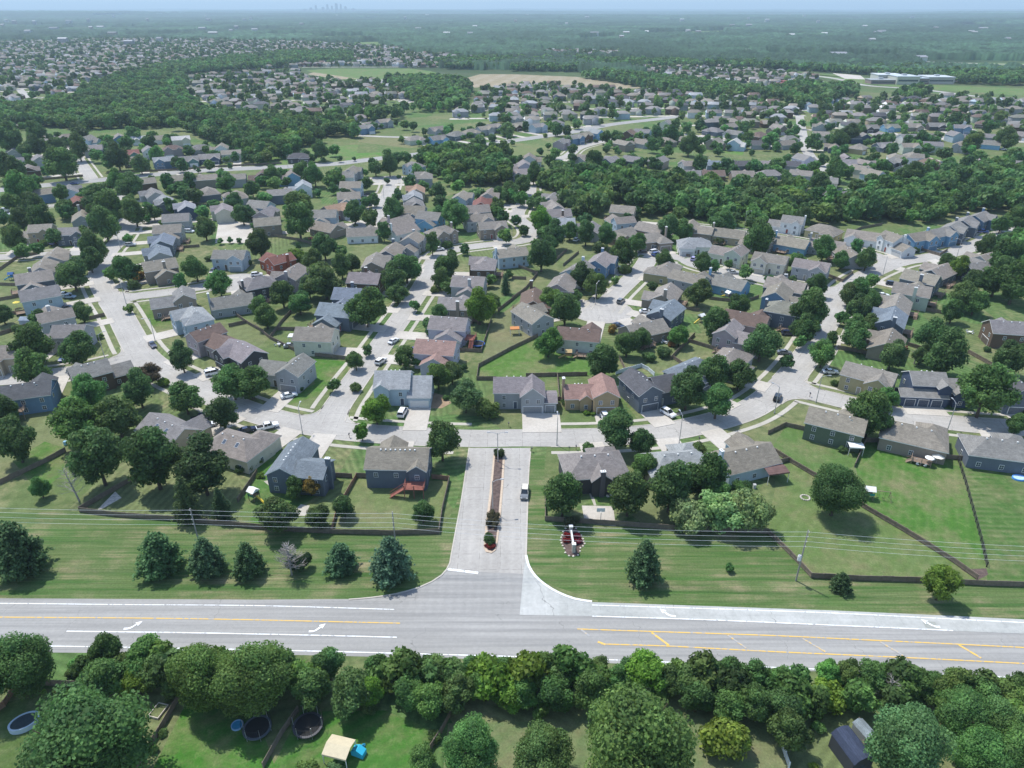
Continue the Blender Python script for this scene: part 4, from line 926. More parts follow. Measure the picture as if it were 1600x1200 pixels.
# keep neighbours apart
for it in range(30):
    for i, a in enumerate(HOUSES):
        for b in HOUSES[i + 1:]:
            d = b.p - a.p; L = d.length
            need = 15.5
            if L < need and L > 0.01:
                s = (need - L) / 2 * .5
                if not a.near: a.p -= d / L * s
                if not b.near: b.p += d / L * s
    for h in HOUSES:
        if h.near: continue
        q = None
        for k, (pts, w, bb) in ROADS.items():
            for p in pts:
                d = h.p - Vector(p); m = w / 2 + 8.5
                if d.length < m and (q is None or d.length - m < q[0]): q = (d.length - m, d, m)
            if bb:
                d = h.p - Vector(pts[-1]); m = bb + 9
                if d.length < m and (q is None or d.length - m < q[0]): q = (d.length - m, d, m)
        if q and q[1].length > .1: h.p += q[1].normalized() * (-q[0]) * .5
DRIVES = []
def build_house(h):
    T = htype(h.t, h.mir); t = T['t']; s = T['s']; kw = h.kw
    z_far = h.px[1] < 300 and not h.near; mid = not h.near
    root = empty('house', (h.p.x, h.p.y, 0), h.yaw); h.root = root
    tag(root, h.label, 'house', h.group)
    wc = WALL[h.wall]; j = 1 + .16 * (rnd.random() - .5); wc = tuple(c * j for c in wc)
    rc = ROOF[h.roof]; j = 1 + .2 * (rnd.random() - .5); rc = tuple(c * j * k for c, k in zip(rc, (1, 1 + .05 * (rnd.random() - .5), 1 + .1 * (rnd.random() - .5))))
    link('wall', T['wall'], root, color=wc)
    rf = link('roof', T['roof'], root, color=rc)
    dark = h.wall in ('slate', 'navy', 'dark', 'brown')
    gc = (.68, .68, .66) if h.t == 'N9' or (not h.near and rnd.random() < .35 and not dark) else tuple(c * .62 + .03 for c in wc)
    for g in T['gars']: link('garage_door', GM[g[2]], root, (g[0] * s, g[1] - .03, 0), color=gc)
    if not z_far:
        link('front_door', ME_DOOR, root, (t['door'][0] * s, t['door'][1] - .03, .25), color=rnd.choice([(.25, .05, .04), (.08, .1, .14), (.3, .28, .24), (.1, .08, .06)]))
    if h.px[1] > 232 or h.near:
        for x, y, z, a in T['win']:
            if h.near:
                w = link('window', ME_FRAME, root, (x, y, z), a); link('pane', ME_PANE, w)
            elif h.px[1] > 330 or a in (0.0,):
                # only the sides the photograph can see matter for the farther rows
                wd = Vector((math.sin(a + h.yaw), -math.cos(a + h.yaw)))
                if wd.dot(Vector((-h.p.x, -h.p.y)).normalized()) > -.25: link('window', ME_WIN, root, (x, y, z), a)
    main = T['bl'][0]
    nv = t.get('vents', 3 if h.near else (2 if h.px[1] > 380 else 0))
    ax = main[6]
    for i in range(nv):
        u = (i + .5) / nv - .5
        x, y = (main[0] + u * (main[2] - 5), main[1] + .5) if ax == 'x' else (main[0] + .5, main[1] + u * (main[3] - 5))
        zz = T['rz'][0] - main[7] * .5
        link('roof_vent', ME_VENT, rf, (x, y, zz), color=None)
    if kw.get('sky'):
        y = main[1] + main[3] * .22; zz = T['rz'][0] - main[7] * main[3] * .22
        for x in (-2.5, 1.5):
            o = link('skylight', ME_SKY, rf, (main[0] + x, y, zz)); o.rotation_euler = (-math.atan(main[7]), 0, 0)
    c = t.get('chim'); ck = kw.get('chim')
    if c: link('chimney', ME_CHIM, rf, (c[0] * s, c[1], -2.3), color=(.10, .10, .12))
    elif ck == 1: link('chimney', ME_CHIM, rf, (-7.1, 3.4, -.9), color=wc)
    elif ck == 2: link('chimney', ME_CHIM, rf, (7.6, 1.0, -1.4), rz=math.pi/2, color=(.55, .62, .66))
    elif ck == 3: link('chimney', ME_CHIM, rf, (-8.2, .4, -1.2), rz=math.pi/2, color=(.34, .24, .17))
    elif not h.near and h.px[1] > 330 and rnd.random() < .45: 
        link('chimney', ME_CHIM, rf, (main[0] + main[2]/2 + .36, main[1] + 1.2, -.7), rz=math.pi/2, color=wc)
    if t.get('deck'): 
        d = t['deck']; link('deck', DECKS[d[4]], root, (d[0] * s, d[1] + .02, 0), color=None)
    elif kw.get('deck'): link('deck', DECKS[kw['deck']], root, (2.0, main[1] + main[3]/2 + .02, 0))
    elif kw.get('ldeck') or (not h.near and h.px[1] > 300 and rnd.random() < .6):
        link('deck', LOWDECK, root, (rnd.choice((-2.5, 2.5)), main[1] + main[3]/2 + .02, 0), rz=0)
    # driveway out to the street
    g = T['gars'][0]; q = h.rd
    dist = math.dist((h.p.x, h.p.y), q[1]) - q[3] / 2
    w = {'N6': 5.2, 'N20': 5.6}.get(h.t, 3.2 if h.near else 2.8); gx = g[0] * s
    if h.t == 'N6': gx += 2.3
    if h.t == 'N20': gx += 3.6
    if dist < 48 and 'yaw' not in kw or h.near:
        f = Vector((math.sin(h.yaw), -math.cos(h.yaw))); r = Vector((math.cos(h.yaw), math.sin(h.yaw)))
        P = lambda lx, ly: tuple(h.p + r * lx - f * ly)
        y0 = g[1]; best = None
        c0 = Vector(P(gx, y0))
        # walk forward until the street surface
        k = 1.0
        while k < 45:
            c = c0 + f * k; nr = near_any(c.x, c.y, None, -.2)
            if nr: break
            k += .75
        if k < 44: DRIVES.append([P(gx - w, y0 - k - .8), P(gx + w, y0 - k - .8), P(gx + w, y0 + .1), P(gx - w, y0 + .1)])
        h.drive = (tuple(c0 + f * 4.0), h.yaw, k)
    return root
for h in HOUSES: h.drive = None; build_house(h)
db = MB()
for i, d in enumerate(DRIVES): db.prism(d, 0.0, .112 + .0015 * (i % 9))
tag(link('driveways', db.mesh('driveways', [M['drive']])), kind='structure')
print('houses', len(HOUSES))
# ------------------------------------------------------------------ trees
def leaves(rg, C, Rr, wts, n, size, core=0.72, up=0.25, flat=1.0):
    """C: lobe centres, Rr: lobe radii (k,3); returns quads of leaf clumps on and inside the lobes"""
    k = rg.choice(len(C), n, p=wts / wts.sum())
    d = rg.normal(size=(n, 3)); d[:, 2] += up; d /= np.linalg.norm(d, axis=1)[:, None]
    rad = rg.uniform(0.70, 1.13, n)[:, None]
    P = C[k] + d * Rr[k] * rad
    nr = d + rg.normal(size=(n, 3)) * 0.55; nr /= np.linalg.norm(nr, axis=1)[:, None]
    a = np.cross(nr, rg.normal(size=(n, 3))); a /= np.linalg.norm(a, axis=1)[:, None]
    b = np.cross(nr, a); s = (size * rg.uniform(0.6, 1.35, n))[:, None]
    V = np.stack([P - a * s - b * s * .75, P + a * s - b * s * .6, P + a * s * .8 + b * s * .75, P - a * s * .7 + b * s], 1).reshape(-1, 3)
    Q = np.arange(4 * n).reshape(-1, 4)
    lobe = rg.uniform(0.72, 1.30, len(C)); v = lobe[k] * rg.uniform(0.80, 1.22, n)
    hue = rg.uniform(-1, 1, len(C))[k] * .06 + rg.uniform(-.05, .05, n)
    col_ = np.stack([v * (1 + hue), v, v * (1 - hue)], 1)
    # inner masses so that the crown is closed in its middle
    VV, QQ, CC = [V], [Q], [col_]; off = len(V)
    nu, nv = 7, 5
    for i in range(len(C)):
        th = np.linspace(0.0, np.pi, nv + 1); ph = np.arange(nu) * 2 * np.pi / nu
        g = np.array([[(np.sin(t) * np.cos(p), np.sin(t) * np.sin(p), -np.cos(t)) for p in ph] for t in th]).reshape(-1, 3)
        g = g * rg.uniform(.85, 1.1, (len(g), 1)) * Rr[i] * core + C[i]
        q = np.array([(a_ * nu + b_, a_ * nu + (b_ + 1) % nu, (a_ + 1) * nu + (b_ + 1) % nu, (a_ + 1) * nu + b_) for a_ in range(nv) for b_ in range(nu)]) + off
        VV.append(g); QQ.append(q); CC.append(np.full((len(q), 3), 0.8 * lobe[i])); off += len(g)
    return np.concatenate(VV), np.concatenate(QQ), np.concatenate(CC)
def crown_round(seed, n, size, nl=26, w=1.0, h=1.0, z0=0.10, squat=1.0, loose=1.0):
    """crown about 2 wide, 2*h tall, bottom at z0*2"""
    rg = np.random.default_rng(seed); C, Rr = [], []
    H = h; zc = z0 * 2 + H * 1.0
    for i in range(nl):
        d = rg.normal(size=3); d /= np.linalg.norm(d); d[2] = d[2] * .9 + .12
        r = rg.uniform(.48, .76) * loose
        taper = 1.0 - .30 * max(0, d[2])
        C.append((d[0] * r * taper, d[1] * r * taper, zc + d[2] * r * H)); q = rg.uniform(.26, .42); Rr.append((q, q, q * .88))
    C.append((0, 0, zc)); Rr.append((.60, .60, .62 * H))
    C, Rr = np.array(C), np.array(Rr); wts = (Rr ** 2).sum(1)
    return leaves(rg, C, Rr, wts, n, size)
def crown_pine(seed, n, size, wide=1.0, H=2.3, pitch_=0.0, bushy=.16, top=.06):
    """pine: whorls of branches, cards strewn along every branch"""
    rg = np.random.default_rng(seed); P = []; ax = []; lv = []
    nz = 15
    for i in range(nz):
        f = i / (nz - 1); z = .22 + (H - .3) * f
        rr = wide * ((1 - f) ** .62 * .92 + top) * (1.0 if i else .78)
        nb = int(9 - 5 * f) + 1
        ph0 = rg.uniform(0, 6.28)
        for b_ in range(nb):
            ph = ph0 + b_ * 6.283 / nb + rg.uniform(-.25, .25); L = rr * rg.uniform(.72, 1.14)
            m = max(6, int(n / (nz * 7) * (L + .25)))
            t = rg.uniform(.08, 1, m) ** .75; v = rg.uniform(.75, 1.3)
            zz = z - .10 * t * L + .16 * (t * L) ** 2 + rg.normal(size=m) * bushy * .42
            sp = bushy * (1.15 - .6 * t)
            P.append(np.stack([np.cos(ph) * t * L + rg.normal(size=m) * sp * .6, np.sin(ph) * t * L + rg.normal(size=m) * sp * .6, zz], 1))
            ax.append(np.tile([np.cos(ph), np.sin(ph), .25], (m, 1))); lv.append(np.full(m, v))
    P = np.concatenate(P); ax = np.concatenate(ax); v = np.concatenate(lv); n = len(P)
    nr = ax * .35 + rg.normal(size=(n, 3)) * .5 + (0, 0, .6); nr /= np.linalg.norm(nr, axis=1)[:, None]
    a = np.cross(nr, rg.normal(size=(n, 3))); a /= np.linalg.norm(a, axis=1)[:, None]; b = np.cross(nr, a)
    s = (size * rg.uniform(.6, 1.3, n))[:, None]
    V = np.stack([P - a * s - b * s * .7, P + a * s - b * s * .5, P + a * s * .7 + b * s * .6, P - a * s * .7 + b * s], 1).reshape(-1, 3)
    v = v * rg.uniform(.75, 1.25, n)
    Cc = np.stack([v, v, v], 1); Q = np.arange(4 * n).reshape(-1, 4)
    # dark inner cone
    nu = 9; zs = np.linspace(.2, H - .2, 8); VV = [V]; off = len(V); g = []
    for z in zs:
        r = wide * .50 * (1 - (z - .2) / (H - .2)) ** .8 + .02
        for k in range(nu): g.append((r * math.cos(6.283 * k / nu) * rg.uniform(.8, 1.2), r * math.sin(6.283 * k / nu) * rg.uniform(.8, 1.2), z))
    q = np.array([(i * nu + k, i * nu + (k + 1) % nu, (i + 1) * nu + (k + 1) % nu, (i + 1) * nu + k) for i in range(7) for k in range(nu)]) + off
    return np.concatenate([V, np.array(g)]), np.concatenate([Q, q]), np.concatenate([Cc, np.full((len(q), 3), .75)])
def trunk_mesh(name, h, r, branches=5, seed=0, spread=.6, mat=None):
    rg = random.Random(seed); mb = MB()
    mb.tube([(0, 0, -.02), (0.01, 0, h * .3), (.02, .01, h * .7), (0, 0, h)], [r * 1.3, r, r * .8, r * .4], 8)
    for i in range(branches):
        a = 6.283 * i / branches + rg.random(); z = h * (.38 + .4 * i / branches)
        mb.tube([(0, 0, z), (math.cos(a) * spread * .5, math.sin(a) * spread * .5, z + h * .18), (math.cos(a) * spread, math.sin(a) * spread, z + h * .42)], [r * .5, r * .32, r * .12], 5)
    return mb.mesh(name, [mat or M['bark']])
# kinds: crown width 2 units; total height T units
KIND = {}
def kind(key, gens, total, trunk, color, zc):
    KIND[key] = dict(m=[np_mesh('crown', *g[:2], [M['leaf']], C=g[2]) for g in gens], T=total, tr=trunk, c=color, zc=zc)
tm = trunk_mesh('trunk', 1.5, .055, 6, 1); tp = trunk_mesh('trunk', 2.1, .05, 0, 2); tsm = trunk_mesh('trunk', .7, .05, 4, 3)
kind('r', [crown_round(i, 9000, .042, 24 + i, h=1.14, z0=-.02) for i in range(5)], 2.3, tm, (.108, .198, .058), 1.3)       # round maple-like
kind('rl', [crown_round(20 + i, 1900, .085, 18, h=1.12, z0=-.01) for i in range(4)], 2.35, tm, (.108, .198, .058), 1.3)
kind('t', [crown_round(40 + i, 8500, .042, 26, h=1.42, z0=-.02) for i in range(3)], 2.7, tm, (.102, .190, .058), 1.55)  # taller oval
kind('tl', [crown_round(50 + i, 1900, .085, 18, h=1.38, z0=-.02) for i in range(3)], 2.6, tm, (.102, .190, .058), 1.5)
kind('o', [crown_round(60 + i, 6000, .044, 34, h=1.0, z0=.12, loose=1.2) for i in range(3)], 2.1, tm, (.112, .196, .060), 1.3)  # open, airy
kind('p', [crown_pine(70 + i, 9500, .050, H=2.15, bushy=.17, top=.08) for i in range(4)], 2.1, tp, (.105, .195, .082), .95)
kind('s', [crown_pine(80 + i, 3200, .052, H=2.9, wide=.85, bushy=.14) for i in range(2)], 2.9, tp, (.085, .160, .068), 1.2)
kind('c', [crown_round(90 + i, 1800, .085, 12, h=3.2, z0=.1) for i in range(2)], 6.4, tm, (.090, .165, .056), 3.2)   # poplar
kind('b', [crown_round(100 + i, 2200, .058, 16, h=.62, z0=-.03) for i in range(3)], 1.25, tsm, (.115, .190, .058), .6)  # bush
kind('w', [crown_round(110 + i, 6000, .045, 34, h=.85, z0=.0, loose=1.15) for i in range(2)], 1.9, tm, (.27, .38, .15), .9)  # willow-pale
KIND['rh'] = dict(m=[np_mesh('crown', *g[:2], [M['leaf']], C=g[2]) for g in [crown_round(300 + i, 30000, .0225, 40, h=1.05, z0=.04) for i in range(3)]])
KIND['oh'] = KIND['rh']
TONE = {'': (1, 1, 1, 'mid-green'), 'd': (.76, .80, .80, 'dark green'), 'l': (1.12, 1.25, 1.12, 'light green'), 'y': (1.38, 1.40, .68, 'yellow-green'), 'o': (1.10, 1.03, .85, 'olive'), 'v': (1.15, .46, .85, 'dark purple'),
        'k': (1.1, 1.12, 1.35, 'blue-green'), 'u': (2.6, 1.05, .9, 'reddish')}
# x, y of crown centre, crown width (pixels of the survey photo), kind, tone
TREES = """
40,537,52,r,d;47,572,48,r,l;120,540,48,r,;156,526,13,b,;2,640,40,r,d;20,682,64,r,d;62,762,26,r,l;138,616,42,o,l;118,655,62,o,o;180,645,58,r,;215,607,46,r,;230,583,30,o,v;255,597,20,b,y;287,617,46,r,;346,640,48,r,d;282,555,34,t,;362,595,44,o,l;390,592,48,r,;147,702,76,t,;235,708,76,t,d;312,722,70,t,d;290,785,56,s,o;345,792,40,s,d;385,722,28,b,o;375,728,20,b,;395,716,20,b,y
555,560,28,r,;575,546,16,o,;555,605,22,b,;520,600,20,o,;471,607,10,s,d;587,637,40,r,y;602,618,22,s,;632,555,30,o,;650,562,18,o,;684,582,40,r,o;706,578,34,r,;672,510,20,r,d;727,617,42,o,k;762,640,42,b,o;565,673,22,t,y;690,687,52,r,;419,682,12,s,;405,708,22,b,d;396,722,22,b,d;432,795,58,r,;495,803,38,r,d;537,788,32,r,d;660,798,32,r,d;485,760,24,o,u;460,762,28,r,d;472,752,18,b,;432,742,10,b,;445,748,8,b,;725,573,12,s,d;697,621,12,b,l;407,742,14,b,y
25,858,92,p,d;247,866,68,p,;322,872,60,p,;387,876,56,p,;532,872,50,p,;610,878,68,p,k;1007,883,64,p,;1140,885,15,s,;1315,910,32,p,d;1472,911,46,o,y
857,532,38,r,o;942,560,50,r,d;980,535,34,r,;1005,524,30,r,;957,515,18,b,u;1062,520,30,r,l;1015,557,24,b,k;1037,550,26,b,d;1050,537,14,b,u;1120,506,40,r,d;1192,528,54,r,;1075,605,54,r,d;1117,578,44,r,;1157,582,42,r,d;1122,620,44,t,l;963,664,52,t,;1005,687,42,r,d;907,625,24,b,d;887,617,11,b,d;920,637,10,b,y;927,645,8,b,y;919,702,26,b,;880,765,58,t,;984,760,64,t,;1010,722,40,r,l;1050,752,66,t,;1103,745,58,r,d;1127,770,40,r,l;1157,762,34,r,d;1090,704,26,o,o;1072,806,50,w,;1128,798,66,w,;1168,800,62,w,
1257,510,38,r,d;1250,533,20,r,;1230,563,19,r,;1287,550,36,o,l;1300,527,20,r,;1337,524,36,r,;1360,503,28,r,;1395,553,38,r,k;1462,518,52,r,d;1482,548,62,r,d;1440,552,26,r,;1582,558,44,r,d;1362,645,60,r,;1540,612,62,o,l;1387,622,26,o,l;1590,662,28,r,;1596,641,12,b,;1310,760,74,r,d;1312,696,15,b,;1328,692,12,b,y;1378,688,10,b,;1543,545,14,b,;1305,598,16,b,
22,1042,92,r,d;122,1040,34,b,l;112,1052,20,b,;165,1017,46,r,d;160,1055,60,r,;228,1022,58,r,;212,1064,40,o,y;243,1045,52,r,;315,1052,96,r,o;388,1062,100,r,o;125,1148,165,r,d;265,1090,18,b,;254,1145,16,b,;240,1172,16,b,;52,1080,10,b,y;68,1080,10,b,y;86,1080,10,b,u;107,1080,10,b,y
450,1045,50,r,;487,1072,58,r,;512,1033,46,t,;545,1080,64,r,;590,1045,48,r,d;577,1082,44,r,y;632,1042,46,r,d;640,1078,48,r,;675,1046,50,r,;672,1092,50,r,l;706,1048,44,r,;712,1078,50,r,;737,1040,34,t,;755,1064,48,r,l;787,1045,36,r,;792,1085,44,r,y;575,1106,28,b,;735,1170,84,o,l;660,1182,42,r,;680,1150,22,b,d;480,1200,40,b,l;524,1198,28,b,k
823,1045,34,r,;815,1078,50,r,l;850,1042,44,r,;866,1078,56,r,d;888,1048,46,r,d;918,1075,54,r,;935,1042,36,r,;960,1060,48,r,d;985,1050,38,r,;1012,1052,52,o,y;1045,1058,46,r,d;1075,1058,48,r,;1090,1088,46,r,d;1112,1052,48,r,d;1145,1058,50,r,d;1140,1098,52,r,;1178,1060,50,r,d;1185,1100,52,r,d;845,1107,36,b,l;997,1150,160,o,l;847,1172,86,r,;1132,1158,84,b,y
1215,1060,50,r,l;1222,1100,60,r,d;1250,1075,44,r,;1237,1140,60,r,d;1290,1088,62,b,y;1298,1052,38,r,l;1325,1052,40,r,;1336,1082,32,t,y;1362,1058,44,r,;1388,1056,44,r,;1410,1078,44,r,d;1438,1072,46,r,;1463,1064,32,r,d;1495,1072,52,r,o;1540,1080,56,r,;1582,1085,52,r,o;1425,1158,124,r,k;1512,1118,76,r,;1560,1130,84,r,;1545,1172,84,r,;1590,1180,76,r,l;1272,1197,18,b,y;1278,1135,24,b,l
19,369,36,r,;32,342,28,r,d;62,337,38,t,d;3,337,22,r,d;83,366,24,r,;101,330,20,r,d;34,389,22,r,;57,386,20,r,;67,379,16,b,l;162,349,38,r,;165,318,46,r,;133,364,24,r,l;145,387,38,r,;110,421,48,r,;138,403,32,r,d;194,414,40,r,d;172,425,19,r,;199,371,14,r,;217,430,22,b,u;209,445,20,b,;57,495,24,r,d;127,487,26,r,;201,480,14,r,o;2,489,26,r,d;209,330,34,r,;238,327,24,r,d;229,338,14,o,l;253,348,13,b,y;27,514,20,b,
319,354,30,r,;342,366,9,c,;357,364,9,c,;371,364,9,c,;385,367,9,c,;405,379,34,r,d;378,332,27,r,d;466,342,44,r,;304,416,34,r,;280,435,22,r,l;342,443,32,o,l;385,411,14,b,d;327,403,14,b,;466,384,11,s,d;464,399,24,r,y;506,382,34,r,;488,406,32,r,;506,431,52,r,;533,414,32,r,;440,455,36,r,;467,468,34,r,;403,479,30,r,l;415,492,32,r,;430,425,14,b,;343,479,13,b,d;531,391,22,r,;395,352,10,s,;482,445,30,r,d
553,327,32,r,d;579,340,24,r,;599,360,20,t,;613,327,34,r,;627,330,20,r,;710,335,34,o,l;673,355,15,b,d;675,379,23,t,;699,382,20,b,;726,387,16,o,;634,411,44,r,;614,428,38,t,;572,472,56,r,;621,458,24,o,;548,408,26,r,d;591,441,11,s,k;697,414,36,r,d;688,435,28,r,;680,452,18,b,o;700,448,22,r,;648,475,18,r,l;687,485,28,r,;668,504,20,r,d;750,478,42,r,y;768,468,30,r,;790,445,24,s,;764,435,20,r,;788,366,22,r,;785,337,22,r,;773,327,22,r,d;807,342,17,r,;705,396,17,r,;687,323,14,b,;795,428,14,s,
847,339,38,r,y;867,362,32,t,d;846,394,42,r,d;859,379,26,r,d;851,359,24,r,;819,357,16,r,;891,357,26,r,;916,360,28,t,;948,362,30,t,;997,342,14,b,d;1046,354,30,r,k;1068,358,26,r,l;975,393,36,r,d;996,376,28,r,;938,387,24,b,;910,430,32,r,d;933,440,36,r,;977,421,24,b,;1040,408,28,r,;862,465,34,r,o;883,479,44,r,;900,460,20,r,k;962,436,13,r,o;1019,446,18,b,d
1131,342,36,r,;1185,371,44,r,;1133,374,18,b,d;1099,411,26,r,d;1117,411,18,t,;1138,411,14,o,;1166,423,22,r,;1203,435,18,r,d;1239,438,18,b,d;1092,453,36,r,;1156,472,32,r,d;1121,494,42,r,;1278,443,30,r,d;1264,482,52,r,;1288,386,32,r,;1316,403,26,r,d;1246,404,26,r,l;1257,339,26,r,d;1327,460,28,r,;1316,495,20,r,l
1355,403,28,r,;1340,381,20,r,l;1364,436,22,r,;1343,452,34,r,;1362,468,26,r,;1345,480,36,r,d;1340,507,32,r,;1362,504,16,b,y;1409,389,13,b,d;1431,391,14,b,d;1482,409,26,r,;1500,416,28,r,y;1541,382,28,r,;1575,372,26,r,k;1566,347,24,r,;1522,438,34,r,d;1509,457,40,r,;1526,467,36,r,;1490,485,30,r,d;1575,401,48,r,d;1560,432,44,r,d;1590,436,56,r,d;1597,412,40,r,;1592,340,30,r,
12,261,36,r,d;94,247,46,r,;121,229,30,r,;39,231,24,r,;54,224,28,r,d;88,224,26,r,;125,205,24,r,d;148,239,20,r,l;167,251,22,r,d;182,242,32,r,d;218,254,24,r,;196,220,20,r,;209,207,22,r,;231,220,24,r,d;245,241,24,r,l;32,291,38,r,l;52,281,22,r,;94,298,24,r,;132,298,16,r,d;179,281,26,r,l;202,285,34,r,;155,310,44,r,d;160,293,30,b,;204,318,24,r,d;260,281,22,r,d;236,278,12,b,;101,322,24,r,;47,313,34,r,d;15,312,24,r,;10,214,36,r,;54,205,26,r,d
297,278,22,r,;280,291,22,r,d;302,301,24,r,;353,281,26,r,;380,283,14,b,d;393,291,24,r,;427,269,26,r,;429,283,20,r,;366,312,26,r,d;466,315,42,r,o;467,266,26,r,;491,271,28,r,;513,281,20,r,d;526,276,22,r,;501,232,26,r,;520,231,18,r,;488,244,12,r,d;505,249,8,r,d;531,247,9,r,;326,256,16,r,;283,254,20,r,d;359,258,9,s,;310,266,7,s,;304,261,7,s,;447,232,20,r,;366,242,14,r,l;346,266,10,b,
586,258,24,r,;608,256,26,r,d;619,246,20,r,;634,244,20,r,;604,236,14,r,d;656,244,20,r,d;640,281,20,r,;572,285,18,r,;605,281,10,r,d;623,276,8,b,l;584,310,18,r,;553,247,8,s,d;687,313,20,t,d;683,295,22,r,;714,288,20,r,l;749,301,20,r,;780,300,24,r,;776,322,24,r,;798,295,26,r,;798,312,18,b,o;682,225,7,t,d;690,225,7,t,;704,225,10,r,;749,215,13,r,;769,215,17,b,;796,212,10,r,o;801,222,8,r,;631,190,14,t,d;645,193,14,t,d;793,204,30,b,
834,269,26,r,d;859,249,22,r,d;894,232,17,r,d;948,232,13,s,d;928,251,28,r,d;844,236,13,s,d;869,237,16,r,;967,237,9,s,;1001,249,16,r,;969,252,16,r,;1043,234,16,r,d;947,210,20,r,d;965,209,20,r,;901,190,15,r,;886,202,14,r,d;871,199,18,r,d;921,220,8,b,;931,220,8,b,o;852,212,9,b,y;1021,224,20,r,;1026,205,18,r,;1046,205,24,r,d;987,238,9,b,;817,285,26,r,;815,308,20,r,l;840,305,16,r,
1073,195,18,r,;1094,193,17,r,d;1105,215,16,r,d;1077,224,26,r,;1122,234,13,r,d;1096,232,15,r,;1094,253,24,r,d;1136,256,22,r,d;1180,258,21,r,d;1215,254,24,r,d;1175,237,10,s,d;1203,215,22,r,;1168,212,17,r,d;1163,199,18,r,;1214,226,14,r,;1242,229,16,r,d;1244,200,15,r,;1234,193,10,t,d;1271,219,22,r,d;1286,246,18,r,d;1271,258,18,r,;1276,268,12,r,y;1305,263,28,r,;1325,264,20,r,d;1283,285,28,r,d;1311,215,26,r,d;1187,280,24,r,;1225,271,14,r,;1321,202,26,r,d
1381,256,22,r,d;1365,244,16,b,d;1340,288,24,r,;1423,271,34,r,d;1396,274,14,r,y;1381,283,22,r,d;1455,256,18,r,;1477,236,22,r,d;1485,251,18,r,;1440,212,20,r,d;1389,214,22,r,d;1468,209,15,r,;1516,219,26,r,o;1575,212,28,r,;1546,195,20,r,d;1396,232,16,r,;1492,185,22,r,d;1529,244,20,r,d;1544,256,20,r,d
"""
def tree_dims(px_, py_, w, k):
    K = KIND[k]; z = 6.0
    for _ in range(6):
        X, Y = at(px_, py_, z); S = w * (1.03 if k in 'bps' else 1.17) * depth(X, Y, z) / FPX / 2; z = K['zc'] * S
    return X, Y, S
TL = []
for q in TREES.replace('\n', ';').split(';'):
    q = q.strip()
    if not q: continue
    a = q.split(','); x, y, w = float(a[0]), float(a[1]), float(a[2])
    X, Y, S = tree_dims(x, y, w, a[3]); TL.append([w, x, y, X, Y, S, a[3], a[4]])
for t in TL:                    # trunks keep out of houses and off the carriageway
    for _ in range(4):
        for h in HOUSES:
            d = Vector((t[3], t[4])) - h.p
            if d.length < 6.5: d = d.normalized() * (6.6 - d.length); t[3] += d.x; t[4] += d.y
TL.sort(key=lambda t: -t[0] * (1.25 if t[6] in 'pst' else (.75 if t[6] == 'b' else 1)))
shrubs = [t for t in TL if t[6] == 'b']; trees = [t for t in TL if t[6] != 'b']
single = trees[:298]; rest = trees[298:]
SHAPE = {'r': 'round', 't': 'tall oval', 'o': 'airy', 'p': 'pine', 's': 'spruce', 'c': 'slim poplar', 'b': 'shrub', 'w': 'feathery pale'}
def size_word(S): return 'huge' if S > 7.5 else 'big' if S > 5 else 'medium' if S > 3.2 else 'small'
def where(x, y):
    """nearest named house as the picture shows it"""
    b = min(HOUSES, key=lambda h: math.dist((x, y), pix(h.p.x, h.p.y, 3)) * (1 if h.near else 1.25))
    hx, hy = pix(b.p.x, b.p.y, 3); dx, dy = x - hx, (y - hy) * 1.3
    r = ('right of' if dx > 0 else 'left of') if abs(dx) > abs(dy) else ('in front of' if dy > 0 else 'behind')
    return r + ' ' + ('the ' + b.short), math.hypot(dx, dy)
def zone(x, y):
    if y > 1000 and not (w_big := False):
        return 'in the belt below the main road' if y < 1128 else 'in the yards below the main road'
    if 840 < y < 925 and x < 700: return 'on the verge left of the entry street'
    if 840 < y < 925: return 'on the verge right of the entry street'
    return None
LAB = {}
def label_for(t):
    w, x, y, X, Y, S, k, tone = t
    nm = 'shrub' if k == 'b' else 'tree'
    sh = SHAPE[k]; base = '%s %s %s' % (size_word(S), TONE[tone][3], ('shrub' if k == 'b' else sh if k in 'ps' else sh + ' tree'))
    z = zone(x, y)
    return base, (z if z else where(x, y)[0])
def trim16(s):
    for a in ('the ', ' with wide drive', 'medium ', ' tree'):
        if len(s.split()) <= 16: break
        s = s.replace(a, '', 1)
    return s
def assign_labels(items):
    """items: (object, x, base, place); look-alikes at one place get told apart by their order"""
    G = {}
    for it in items: G.setdefault((it[2], it[3]), []).append(it)
    for (b, p), L in G.items():
        L.sort(key=lambda i: i[1])
        for i, it in enumerate(L):
            if len(L) == 1: it[0]['label'] = '%s %s' % (b, p)
            elif len(L) == 2: it[0]['label'] = '%s of two: %s %s' % (('left', 'right')[i], b, p)
            else: it[0]['label'] = '%s of %d: %s %s' % (ORD[i] if i else 'leftmost', len(L), b, p)
            it[0]['label'] = trim16(it[0]['label'])

